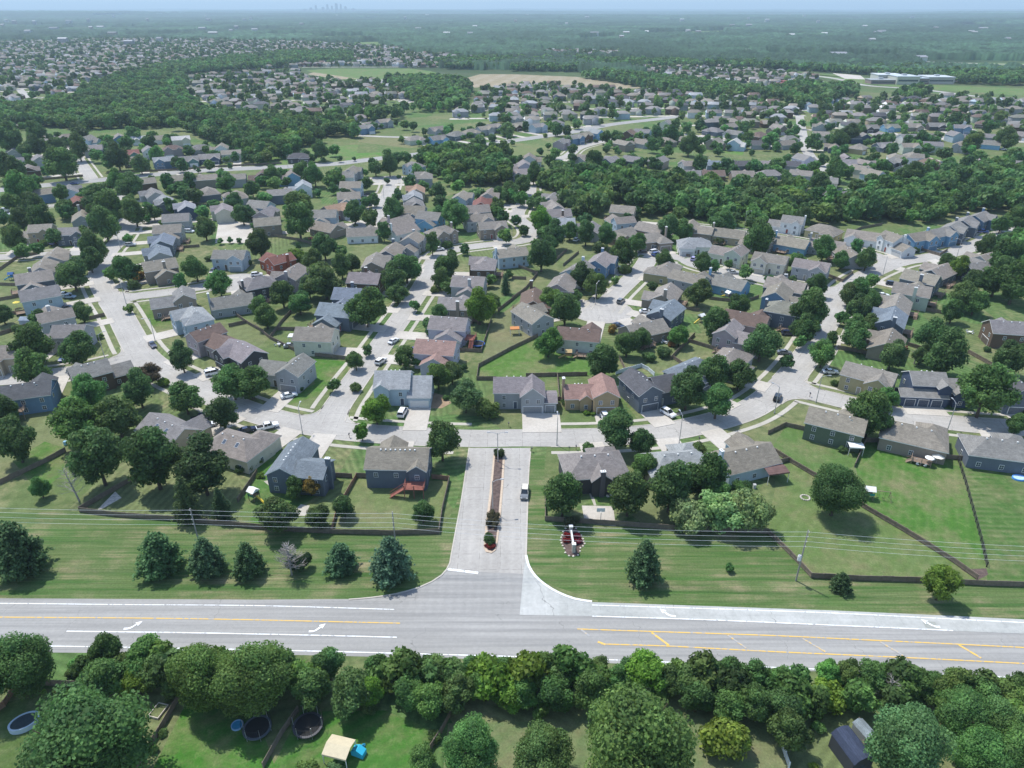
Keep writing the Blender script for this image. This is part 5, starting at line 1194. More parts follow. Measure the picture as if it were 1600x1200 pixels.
_al = assign_labels
def assign_labels(items):
    _al(items)
    for it in items: it[0]['label'] = trim16(it[0]['label'])
def plant(t, i):
    w, x, y, X, Y, S, k, tone = t; K = KIND[k]
    lo = w < 26 and k in ('r', 't')
    K2 = KIND[k + 'l'] if lo else KIND[k + 'h'] if k in 'ro' and w > 66 else K
    nm = {'p': 'pine_tree', 's': 'spruce_tree', 'c': 'poplar_tree', 'b': 'shrub'}.get(k, 'tree')
    rg = random.Random(i * 13 + 5)
    root = empty(nm, (X, Y, 0), rg.uniform(0, 6.28), S)
    tc = TONE[tone]; bt = 1.22 if y > 1000 else 1.0; c = tuple(a * b * bt * rg.uniform(.93, 1.07) for a, b in zip(K['c'], tc[:3]))
    root.scale = (S * rg.uniform(.88, 1.12), S * rg.uniform(.88, 1.12), S * rg.uniform(.90, 1.14))
    link('trunk' if k != 'b' else 'stem', K['tr'], root); link('crown' if k != 'b' else 'foliage', K2['m'][rg.randrange(len(K2['m']))], root, color=c)
    b, p = label_for(t)
    tag(root, '-', 'shrub' if k == 'b' else 'tree', 'shrubs in the yards' if k == 'b' else 'trees')
    return (root, x, b, p)
items = [plant(t, i) for i, t in enumerate(single + shrubs)]
assign_labels(items)

# woodland masses and the trees too small to be single ones: merged foliage, real geometry
def merged_trees(name, placed, proto, label, mat=None):
    """placed: list of X, Y, S, tone; proto: list of (V,Q,C)"""
    VV, QQ, CC = [], [], []; off = 0; rg = np.random.default_rng(3)
    for X, Y, S, k in placed:
        V, Q, C = proto[rg.integers(len(proto))]; a = rg.uniform(0, 6.28); ca, sa = math.cos(a), math.sin(a)
        s = S * rg.uniform(.92, 1.08, 3)
        W = V * s; W = np.stack([W[:, 0] * ca - W[:, 1] * sa + X, W[:, 0] * sa + W[:, 1] * ca + Y, W[:, 2]], 1)
        VV.append(W); QQ.append(Q + off); off += len(W)
        tc = np.array(TONE[k][:3]) * np.array((.106, .195, .058)) * rg.uniform(.72, 1.35) * np.array((rg.uniform(.88, 1.18), 1, rg.uniform(.85, 1.15)))
        CC.append(C * tc)
    if not VV: return
    me = np_mesh(name, np.concatenate(VV), np.concatenate(QQ), [mat or M['leaf']], C=np.concatenate(CC))
    return tag(link(name, me, color=(1, 1, 1)), label, 'woodland', kind='stuff')
PM = [crown_round(200 + i, 620, .12, 13, h=1.05, z0=.0) for i in range(6)]
PF = [crown_round(220 + i, 90, .26, 5, h=.95, z0=.12) for i in range(5)]
def inpoly(x, y, P):
    c = False; j = len(P) - 1
    for i in range(len(P)):
        if (P[i][1] > y) != (P[j][1] > y) and x < (P[j][0] - P[i][0]) * (y - P[i][1]) / (P[j][1] - P[i][1]) + P[i][0]: c = not c
        j = i
    return c
def fill(poly, sp, jit=.35, dens=1.0, seed=1):
    P = px(*poly) if not isinstance(poly[0], tuple) else poly
    xs = [p[0] for p in P]; ys = [p[1] for p in P]; rg = random.Random(seed); out = []
    y = min(ys)
    while y < max(ys):
        x = min(xs)
        while x < max(xs):
            a, b = x + rg.uniform(-jit, jit) * sp, y + rg.uniform(-jit, jit) * sp
            if rg.random() < dens and inpoly(a, b, P): out.append((a, b))
            x += sp
        y += sp * .87
    return out
def tones(n, seed, pal=('', '', 'd', 'd', 'l', 'o', '')):
    rg = random.Random(seed); return [rg.choice(pal) for _ in range(n)]
def vnoise0(u, v):
    f = lambda i, j: random.Random(i * 7919 + j * 104729).random()
    i, j = math.floor(u), math.floor(v); a, b = u - i, v - j
    return (f(i, j) * (1 - a) + f(i + 1, j) * a) * (1 - b) + (f(i, j + 1) * (1 - a) + f(i + 1, j + 1) * a) * b
WOODS = {
 'left_woodland': ('dense green woodland crossing the upper left of the neighbourhood', [(-60,192, 0,176, 60,170, 110,162, 140,140, 180,124, 230,118, 286,120, 294,136, 288,154, 330,178, 400,190, 470,194, 540,196, 560,205, 556,222, 490,226, 455,242, 420,262, 380,260, 366,238, 335,222, 290,206, 200,200, 130,205, 60,198, 20,205, -60,215)]),
 'centre_woodland': ('dense green woodland through the middle right of the neighbourhood', [(655,252, 700,243, 740,238, 775,240, 800,262, 830,282, 800,290, 730,292, 690,285, 668,262), (832,294, 860,276, 885,277, 905,284, 1000,284, 1062,297, 1100,301, 1190,303, 1258,312, 1262,322, 1330,328, 1335,352, 1290,352, 1240,352, 1180,360, 1120,350, 1060,346, 1000,338, 960,322, 940,330, 930,352, 880,342, 880,310, 850,296)]),
 'right_woodland': ('dense dark woodland at the middle right edge', [(1330,325, 1370,300, 1420,294, 1480,282, 1500,268, 1560,262, 1680,262, 1680,345, 1600,342, 1560,335, 1520,330, 1480,342, 1430,352, 1380,352, 1340,345), (1552,395, 1620,388, 1700,400, 1700,475, 1600,462, 1560,450)]),
}
for k, (lab, polys) in WOODS.items():
    pts = []
    for i, p in enumerate(polys): pts += fill(p, 7.8, seed=i)
    gp = random.Random(2); pts = [p for p in pts if vnoise0(p[0] / 30, p[1] / 30) > .20 and not near_any(p[0], p[1], None, 3) and min((Vector(p) - h.p).length for h in HOUSES) > 9]
    tn = tones(len(pts), 5, ('', '', 'd', 'l', '', 'o', 'l') if k != 'right_woodland' else ('', 'd', 'd', '', 'l'))
    rg = random.Random(4)
    merged_trees(k, [(x, y, rg.uniform(3.4, 7.0), t) for (x, y), t in zip(pts, tn)], PM, lab)
    print(k, len(pts))
rg = random.Random(77); extra = []
for h in HOUSES:
    if h.px[1] > 335: continue
    for k in range(4 if h.px[1] < 275 else 2):
        a = rg.uniform(0, 6.28); r = rg.uniform(9, 15); q = (h.p.x + r * math.cos(a), h.p.y + r * math.sin(a))
        if near_any(q[0], q[1], None, 2) or min((Vector(q) - g.p).length for g in HOUSES) < 8.5: continue
        extra.append((*q, rg.uniform(2.4, 4.6), rg.choice(('', 'd', 'd', 'l'))))
merged_trees('garden_trees', [(t[3], t[4], t[5], t[7]) for t in rest] + extra, PM, 'small scattered green trees between the farther rows of houses')
# belt undergrowth below the main road
ug = fill((60,1062, 230,1052, 420,1050, 800,1062, 1200,1076, 1640,1096, 1700,1210, 1480,1210, 1460,1130, 1200,1112, 1000,1095, 820,1098, 640,1098, 480,1090, 270,1085), 4.1, dens=.9, seed=9)
rg = random.Random(8)
merged_trees('belt_undergrowth', [(x, y, rg.uniform(2.3, 4.1), rg.choice(('', '', 'l', 'l', 'y', 'l'))) for x, y in ug], [crown_round(240 + i, 1500, .075, 16, h=1.15, z0=-.05) for i in range(4)], 'tangled shrubs and saplings filling the belt beside the main road')

# farther belts and the yards between far houses
FW = [(1062,150, 1100,150), ]
FAR_WOODS = [
 (500,190, 620,190, 640,176, 700,176, 720,160, 722,142, 690,130, 640,128, 600,126, 610,140, 640,158, 660,172, 600,182),
 (650,165, 720,172, 740,150, 730,132, 660,128, 620,134), (408,90, 470,84, 550,86, 552,98, 500,102, 420,98), (340,95, 400,93, 400,100, 345,104),
 (800,99, 860,97, 930,108, 900,113, 800,112), (905,122, 960,118, 1050,128, 1130,138, 1180,146, 1240,140, 1330,140, 1340,152, 1230,158, 1120,152, 1060,150, 1015,142, 965,131),
 (676,99, 760,95, 840,99, 860,106, 800,108, 700,109), (1100,96, 1200,100, 1330,112, 1440,108, 1500,112, 1640,122, 1640,136, 1500,132, 1440,124, 1330,116, 1200,108, 1100,104),
 (1230,150, 1300,148, 1320,164, 1240,172), (1400,148, 1450,145, 1450,156, 1405,158), (800,96, 850,92, 940,98, 1080,101, 1100,108, 960,108, 850,106), (470,104, 300,118, 200,118, 300,100, 470,98),
]
fp_ = []
for i, p in enumerate(FAR_WOODS[:1] * 0 + FAR_WOODS): fp_ += fill(p, 9.0, seed=20 + i)
rg = random.Random(6)
merged_trees('far_woodland', [(x, y, rg.uniform(4.2, 7.0), rg.choice(('', 'd', '', 'l'))) for x, y in fp_], PF, 'belts of trees around the farther subdivisions')
# far subdivisions
FARH = [((0,68, 170,62, 330,63, 480,67, 620,76, 640,84, 800,93, 800,105, 660,106, 560,104, 470,106, 300,114, 180,116, 130,130, 110,148, 60,158, -80,172, -80,76), .12),
        ((300,120, 460,112, 480,126, 640,130, 660,160, 600,180, 560,192, 480,184, 400,180, 330,168, 298,150), .30),
        ((748,140, 850,134, 960,142, 1080,150, 1200,155, 1236,168, 1250,212, 1100,205, 1040,186, 960,190, 900,204, 840,200, 800,192, 690,182, 740,165), -.05),
        ((845,80, 960,82, 990,92, 900,92, 850,90), .1), ((900,92, 1060,100, 1200,112, 1290,124, 1200,134, 1090,128, 980,112, 900,104), -.12),
        ((1190,168, 1330,162, 1420,150, 1640,152, 1640,215, 1560,205, 1330,205, 1262,205), .05), ((1560,196, 1680,200, 1680,232, 1560,205), 0)]
FV, FF, FC, off = [], [], [], 0; ftrees = []; fstreets = MB(); rg = random.Random(11)
def far_house(X, Y, a, wc, rc, two):
    global off
    L, D, wh = rg.uniform(12, 16), rg.uniform(9, 11), (5.6 if two else 3.6); ca, sa = math.cos(a), math.sin(a)
    rz = wh + D * .25; hip = L * (.5 if rg.random() < .45 else .22)
    v = [(-L/2,-D/2,0), (L/2,-D/2,0), (L/2,D/2,0), (-L/2,D/2,0), (-L/2,-D/2,wh), (L/2,-D/2,wh), (L/2,D/2,wh), (-L/2,D/2,wh), (-hip,0,rz), (hip,0,rz)]
    g = .45; v += [(-L/2-g,-D/2-g,wh-.1), (L/2+g,-D/2-g,wh-.1), (L/2+g,D/2+g,wh-.1), (-L/2-g,D/2+g,wh-.1)]
    f = [((0,1,5,4), wc), ((1,2,6,5), wc), ((2,3,7,6), wc), ((3,0,4,7), wc), ((10,11,9,8), rc), ((12,13,8,9), rc), ((11,12,9,9), rc if hip < L*.4 else wc), ((13,10,8,8), rc if hip < L*.4 else wc)]
    # front gable wing with garage
    s = rg.choice((-1, 1)); x0 = s * L * .24; y0 = -D/2 - 2.4; w2 = 3.2; b = len(v)
    v += [(x0-w2,y0,0), (x0+w2,y0,0), (x0+w2,0,0), (x0-w2,0,0), (x0-w2,y0,wh), (x0+w2,y0,wh), (x0+w2,0,wh), (x0-w2,0,wh), (x0,y0,wh+1.9), (x0,0,wh+1.9), (x0-2.4,y0-.05,0), (x0+2.4,y0-.05,0), (x0+2.4,y0-.05,2.3), (x0-2.4,y0-.05,2.3)]
    f += [((b,b+1,b+5,b+4), wc), ((b+1,b+2,b+6,b+5), wc), ((b+3,b,b+4,b+7), wc), ((b+4,b+5,b+8,b+8), wc), ((b+5,b+6,b+9,b+8), rc), ((b+7,b+4,b+8,b+9), rc), ((b+10,b+11,b+12,b+13), (.5,.5,.5) if rg.random() < .5 else wc)]
    for x, y, z in v: FV.append((X + x * ca - y * sa, Y + x * sa + y * ca, z))
    for q, c in f: FF.append([off + i for i in q]); FC.append(c)
    off += len(v)
for poly, ang in FARH:
    P = px(*poly); xs = [p[0] for p in P]; ys = [p[1] for p in P]; y = min(ys); row = 0
    while y < max(ys):
        x = min(xs)
        while x < max(xs):
            a_ = ang + .25 * math.sin(x / 160 + row * .7) 
            X, Y = x + rg.uniform(-1.5, 1.5), y + 14 * math.sin(x / 130 + ang * 9) + rg.uniform(-2, 2)
            if inpoly(X, Y, P) and not near_any(X, Y, None, 7) and min((Vector((X, Y)) - h.p).length for h in HOUSES) > 15:
                if rg.random() < .80:
                    wc = WALL[rg.choice(('tan', 'gray', 'taupe', 'slate', 'paleblue', 'cream', 'sage', 'brown', 'white', 'gray'))]; rc = ROOF[rg.choice(('tg', 'tg', 'gy', 'gy', 'li', 'pg', 'dk', 'gn', 'br'))]
                    k = rg.uniform(.65, 1.0); wc = tuple(c * .8 for c in wc); rc = tuple(c * k for c in rc)
                    far_house(X, Y, a_ + (math.pi if row % 2 else 0) + rg.uniform(-.1, .1), wc, rc, rg.random() < .6)
                    yy = -1 if row % 2 == 0 else 1
                    if rg.random() < .45:
                        fx, fy = X + rg.uniform(-3, 3), Y + yy * 11.5
                        fstreets.quad([(fx - 2.6, fy - 5, .06), (fx + 2.6, fy - 5, .06), (fx + 2.6, fy + 5, .06), (fx - 2.6, fy + 5, .06)])
                if rg.random() < .95: ftrees.append((X + rg.uniform(-9, 9), Y + (11 if row % 2 == 0 else -11) + rg.uniform(-3, 3), rg.uniform(3.4, 6.2), rg.choice(('', 'd', 'd', 'l'))))
                if rg.random() < .9: ftrees.append((X + rg.uniform(-9, 9), Y - (12 if row % 2 == 0 else -12), rg.uniform(2.4, 4.2), rg.choice(('', 'd'))))
                if row % 2 == 0:
                    # the street in front of this row and the one facing it
                    fstreets.quad([(X - 10, Y - 15.5 - 4.2, .03), (X + 10, Y - 15.5 - 4.2, .03), (X + 10, Y - 15.5 + 4.2, .03), (X - 10, Y - 15.5 + 4.2, .03)])
            x += 18.5
        y += 31 if row % 2 else 35; row += 1
me = np_mesh('far_houses', np.array(FV), np.array(FF), [M['farhouse']], C=np.array(FC))
tag(link('far_houses', me), 'small grey and tan roofs of the farther subdivisions', 'houses', kind='stuff')
tag(link('far_streets', fstreets.mesh('far_streets', [M['drive']])), kind='structure')
merged_trees('far_garden_trees', ftrees, PF, 'small trees among the roofs of the farther subdivisions')
print('far houses', len(FV) // 28, 'far trees', len(ftrees), len(fp_))

# distant canopy: a bumpy sheet of treetops rolling to the horizon, open where there are fields, houses and roads
nr_, na_ = 620, 760
rr = 900 * (34000 / 900) ** (np.linspace(0, 1, nr_) ** .9); aa = np.linspace(-.80, .80, na_)
A, RR = np.meshgrid(aa, rr); X = RR * np.sin(A); Y = RR * np.cos(A)
rg2 = np.random.default_rng(9)
def vnoise(X, Y, s, seed):
    g = np.random.default_rng(seed).random((256, 256)); u, v = X / s, Y / s
    i, j = np.floor(u).astype(int), np.floor(v).astype(int); fu, fv = u - i, v - j; fu = fu * fu * (3 - 2 * fu); fv = fv * fv * (3 - 2 * fv)
    G = lambda a, b: g[a % 256, b % 256]
    return (G(i, j) * (1 - fu) + G(i + 1, j) * fu) * (1 - fv) + (G(i, j + 1) * (1 - fu) + G(i + 1, j + 1) * fu) * fv
open_ = (vnoise(X, Y, 420, 1) * .5 + vnoise(X, Y, 150, 2) * .3 + vnoise(X, Y * .35, 900, 3) * .35) > .72
hills = 0
HB = np.clip((RR - 2600) / 5000, 0, 1); hills = HB * (34 * vnoise(X, Y, 1700, 21) + 30 * vnoise(X, Y * .8, 4200, 22) - 22) * (1 + HB * .3); hills = np.maximum(hills, 0)
Z = hills + 7.5 + 6 * vnoise(X, Y, 14, 4) + 4 * vnoise(X, Y, 40, 5) + rg2.uniform(-2.6, 2.6, X.shape)
HOLES = [px(*p) for p, _ in FARH] + [px(*c) for c in ((478,112, 520,104, 640,104, 700,116, 640,127, 480,122), (728,124, 760,108, 900,112, 1000,132, 960,140, 740,138), (1060,102, 1160,104, 1330,114, 1440,126, 1640,134, 1640,250, 1000,250, 1000,120), (1430,92, 1640,96, 1640,116, 1440,108), (1000,50, 1130,47, 1140,55, 1010,57), (110,58, 300,51, 300,56, 150,62), (900,60, 960,56, 972,62, 910,65), (1285,85, 1400,87, 1400,95, 1290,94), (488,57, 570,55, 602,62, 500,64), (548,66, 592,65, 604,77, 558,75), (1196,82, 1305,86, 1290,93, 1200,91))]
mask = np.zeros(X.shape, bool)
near_part = rr < 9000
for P in HOLES:
    P = np.array(P); x0, y0 = P.min(0); x1, y1 = P.max(0)
    sel = np.argwhere((X > x0) & (X < x1) & (Y > y0) & (Y < y1))
    for i, j in sel:
        if not mask[i, j] and inpoly(X[i, j], Y[i, j], P): mask[i, j] = True
base_y = np.interp(np.clip(X / np.maximum(Y, 1), -1, 1), [-.8, -.2, 0, .1, .5, .8], [at(100, 120)[1], at(600, 100)[1], at(800, 112)[1], at(900, 118)[1], at(1300, 118)[1], at(1600, 122)[1]])
bad = mask | open_ | (Y < base_y)
ok = ~(bad[:-1, :-1] | bad[1:, :-1] | bad[1:, 1:] | bad[:-1, 1:])
# the edge of a wood drops to the ground
Z[bad] = np.where(HB > 0, hills, 0)[bad]
anyok = ~(bad[:-1, :-1] & bad[1:, :-1] & bad[1:, 1:] & bad[:-1, 1:])
idx = np.arange(nr_ * na_).reshape(nr_, na_)
Q = np.stack([idx[:-1, :-1], idx[:-1, 1:], idx[1:, 1:], idx[1:, :-1]], -1)[anyok]
jx = rg2.uniform(-.3, .3, X.shape) * np.gradient(rr)[:, None]; 
V = np.stack([X + jx * .5, Y + jx, Z], -1).reshape(-1, 3)
tv = (.55 + .9 * vnoise(X, Y, 260, 7) * vnoise(X, Y, 25, 8) * 2 + .35 * (vnoise(X, Y * .4, 1400, 12) - .5))[:-1, :-1][anyok] * rg2.uniform(.75, 1.25, len(Q))
C = np.stack([tv * .032, tv * .068, tv * .036], 1)
me = np_mesh('distant_forest', V, Q, [mat_attr('distant_canopy', .95, .2, .05)], C=C)
tag(link('distant_forest', me), 'endless green forest canopy reaching the hazy horizon', 'forest', kind='stuff')

# scattered roofs and pale clearings out in the forest
rg = random.Random(41); db_ = MB(); cols = []
for i in range(70):
    d = 2400 * (9000 / 2400) ** rg.random(); a = rg.uniform(-.62, .62); x, y = d * math.sin(a), d * math.cos(a)
    hb = min(max((d - 2600) / 5000, 0), 1); z0 = max(0, float(hb * 8)); w, e, h = rg.uniform(12, 36), rg.uniform(10, 22), rg.uniform(14, 18) + hb * 14
    n0 = len(db_.f); db_.box(x - w/2, x + w/2, y - e/2, y + e/2, 0, h); q = rg.choice(((.5,.5,.48), (.4,.4,.4), (.28,.28,.29), (.34,.30,.26))); cols += [q] * (len(db_.f) - n0)
    db_.side([(y - e/2 - 1, h), (y + e/2 + 1, h), (y, h + 3)], x - w/2 - 1, x + w/2 + 1); q = rg.choice(((.5,.5,.5), (.24,.24,.26), (.34,.34,.35))); cols += [q] * (len(db_.f) - len(cols))
me = db_.mesh('distant_roofs', [M['farhouse']]); at_ = me.attributes.new('Col', 'FLOAT_COLOR', 'FACE'); cc = np.ones((len(cols), 4), np.float32); cc[:, :3] = np.array(cols); at_.data.foreach_set('color', cc.ravel())
tag(link('distant_roofs', me), 'tiny pale barns and roofs scattered through the distant forest', 'buildings', kind='stuff')
# ------------------------------------------------------------------ fences
FENCES = [
 ('f', (125,800, 180,807, 262,813, 340,820, 400,826, 460,831, 520,834, 612,836, 686,834, 691,800, 702,752), "long weathered fence behind the back yards left of the entry street"),
 ('r', (518,833, 527,800, 544,770, 557,747), "cedar fence between the two back yards left of the red-decked slate house"),
 ('r', (675,748, 702,751), "short cedar fence right of the red-decked slate house"),
 ('f', (557,746, 576,747), "short fence left of the red-decked slate house"), ('f', (520,745, 550,747), "short fence right of the L-shaped slate blue house"),
 ('f', (0,757, 62,728, 103,706), "fence running up behind the blue left-edge house"),
 ('f', (125,799, 160,778, 210,750, 250,730), "fence slanting up behind the two tall lower-left trees"),
 ('f', (372,785, 402,740), "fence slanting left of the yellow slide play yard"),
 ('f', (400,512, 422,530, 470,554, 540,562), "fence behind the grey corner house with the wide drive"),
 ('f', (422,530, 440,505, 455,489), "fence climbing from the cream chimney house yard"), ('f', (434,516, 480,517), "short fence above the cream chimney house"),
 ('f', (349,477, 370,494, 388,507, 413,521), "long fence behind the pale blue roofs house"), ('f', (358,511, 386,505), "short side fence behind the brown-roofed mauve house"),
 ('f', (745,594, 748,574, 800,546, 840,527), "fence across the big green yard below the pale green house"), ('f', (707,548, 752,551, 768,500), "fence beside the trampoline yard"),
 ('f', (745,594, 775,594), "short fence left of the three-garage grey house"), ('f', (822,589, 868,588, 917,587), "fence between three-garage grey house and golden tan house yards"),
 ('f', (871,589, 874,626), "thin fence between the striped lawns left of the golden tan house"), ('f', (853,625, 893,627), "low fence left of the golden tan house drive"),
 ('w', (962,585, 1002,574, 1012,579, 1022,588), "pale vinyl fence behind the slate arched-window house"), ('w', (961,610, 979,607), "short pale vinyl gate left of the slate arched-window house"),
 ('f', (778,487, 800,470, 822,452, 840,429, 800,414, 770,405), "long diagonal fence through the centre back yards"), ('f', (800,468, 822,453), "short diagonal fence right of the mauve house back yard"),
 ('f', (800,436, 822,437), "short fence in the centre back yards"), ('f', (862,414, 886,392), "fence between the narrow centre lawns"), ('f', (880,416, 904,396), "second fence between the narrow centre lawns"),
 ('f', (1048,562, 1066,543, 1085,525), "fence right of the bluish trees below the middle cul-de-sac"), ('f', (1077,535, 1116,547), "fence above the low slate blue house"),
 ('f', (967,560, 977,580), "short fence behind the big tree right of the green yard"), ('f', (1052,561, 1066,571), "short fence above the pale vinyl one"),
 ('f', (1200,679, 1227,666, 1269,676), "fence left of the dark green canopy house"), ('f', (1335,730, 1352,691, 1382,691), "fence between the dark green canopy house and the taupe house"),
 ('f', (1478,717, 1530,721), "fence between the taupe decked house and the slate pool house"), ('d', (1497,722, 1508,757, 1519,797, 1532,845, 1541,886), "thin dark metal fence running down beside the striped lawn, lower right"),
 ('f', (1200,701, 1235,723, 1272,745, 1352,796, 1415,833, 1487,878, 1526,906), "long diagonal fence crossing the large lower-right lawns"), ('f', (1207,727, 1233,721), "short fence right of the pale blue chimney house"),
 ('f', (1200,834, 1247,881, 1267,903, 1340,907, 1450,910, 1537,915, 1700,920), "long fence along the right verge of the main road"), ('f', (852,770, 852,814, 962,821, 1050,828, 1200,834), "long fence behind the court and the feathery pale trees"),
 ('f', (1308,545, 1372,557), "fence above the olive corner house"), ('f', (1512,552, 1560,578), "fence behind the navy three-garage house"), ('f', (1418,540, 1444,548, 1470,570), "fence left of the big round trees behind the navy house"),
 ('f', (0,423, 27,404, 62,397), "fence at the left edge above the first grey gables"), ('f', (0,446, 30,447), "upper of two short fences at the left edge"), ('f', (0,470, 34,464), "lower of two short fences at the left edge"), ('f', (12,493, 57,486), "fence left of the lowest house west of the left-hand street"),
 ('f', (0,524, 62,505), "fence left of the long-roofed grey house"), ('f', (138,500, 164,494), "short fence right of the long-roofed grey house"),
 ('f', (-20,1071, 32,1070, 130,1073, 190,1076), "dark fence behind the belt at the lower left"), ('r', (-10,1118, 8,1104, 28,1073), "brown fence at the lower left edge"), ('f', (215,1200, 250,1145, 283,1088), "fence between the raised beds and the wide green yard"),
 ('f', (412,1200, 440,1150, 466,1112), "fence between the two dark trampolines"), ('f', (655,1200, 690,1145, 703,1120), "fence left of the airy tree at the bottom centre"), ('w', (1232,1200, 1220,1165, 1212,1138), "pale fence left of the dark barn-roofed shed"), ('f', (1340,1130, 1352,1200), "fence right of the dark barn-roofed shed"),
 ('f', (1330,365, 1345,358, 1378,352), "fence at the edge of the centre woods above the white houses"), ('f', (1060,398, 1078,402), "short fence left of the pale house above the right-hand lane"), ('f', (1092,487, 1060,481), "fence right of the middle cul-de-sac back yards"), ('f', (1108,468, 1160,474, 1185,466), "fence behind the bright blue house with yellow slide"),
 ('f', (1293,432, 1316,441, 1332,428), "fence around the yard at the right-hand lane corner"), ('f', (1440,392, 1468,400, 1480,392), "fence right of the white houses at the upper right"), ('f', (1436,484, 1480,492), "fence right of the slate houses, right of the right-hand street"),
 ('f', (170,272, 280,266, 330,262, 440,256), "long pale fence along the wide avenue"), ('f', (0,285, 60,282, 130,276), "fence along the wide avenue at the left edge"), ('f', (418,368, 470,377, 492,384), "fence below the poplar drives"), ('f', (283,388, 312,386), "fence left of the poplars"), ('f', (292,322, 352,305), "fence in the yards above the poplars"),
]
FM = {'f': M['fence'], 'r': M['fence_red'], 'w': M['fence_white'], 'd': M['fence_dark']}
for mk, c, lab in FENCES:
    P = px(*c); H = 1.35 if mk != 'd' else 1.3; P2 = []
    for a, b in zip(P, P[1:]):
        n = max(1, round(math.dist(a, b) / 2.4))
        P2 += [(a[0] + (b[0] - a[0]) * i / n, a[1] + (b[1] - a[1]) * i / n) for i in range(n)]
    P2.append(P[-1]); V, F, UV = [], [], []; d = 0; T = tangents(P2)
    def bar(a, b, th, z0, z1, da, db_):
        n = len(V); t = Vector((b[0] - a[0], b[1] - a[1])); t.normalize(); nx, ny = -t.y * th, t.x * th
        for (q, dd) in ((a, da), (b, db_)):
            V.extend([(q[0] + nx, q[1] + ny, z0), (q[0] - nx, q[1] - ny, z0), (q[0] - nx, q[1] - ny, z1), (q[0] + nx, q[1] + ny, z1)]); UV.extend([(dd, z0), (dd, z0), (dd, z1), (dd, z1)])
        for f in ((0,4,5,1), (1,5,6,2), (2,6,7,3), (3,7,4,0), (0,1,2,3), (4,7,6,5)): F.append(tuple(n + i for i in f))
    rg = random.Random(len(P2))
    for a, b in zip(P2, P2[1:]):
        L = math.dist(a, b); j = rg.uniform(-.05, .05)
        if mk == 'd':
            for z in (.4, 1.25): bar(a, b, .035, z, z + .06, d, d + L)
            k = int(L / .3)
            for i in range(k):
                u = i / k; q = (a[0] + (b[0] - a[0]) * u, a[1] + (b[1] - a[1]) * u); q2 = (q[0] + .04, q[1]); bar(q, q2, .02, .05, H, d, d)
        else:
            bar(a, b, .035, .04, H + j, d, d + L); 
            for z in (.3, 1.1): bar((a[0], a[1]), (b[0], b[1]), .085, z, z + .09, d, d + L)
        d += L
    for q, t in zip(P2, T):
        bar((q[0] - t[0] * .07, q[1] - t[1] * .07), (q[0] + t[0] * .07, q[1] + t[1] * .07), .10, 0, H + .05, d, d)
    me = bpy.data.meshes.new('fence'); me.from_pydata(V, [], F); me.materials.append(FM[mk])
    uv = me.uv_layers.new(name='UVMap'); vi = np.zeros(len(me.loops), np.int32); me.loops.foreach_get('vertex_index', vi)
    uv.data.foreach_set('uv', np.array(UV, np.float32)[vi].ravel()); me.update()
    tag(link('fence', me), lab, 'fence', 'back yard fences')

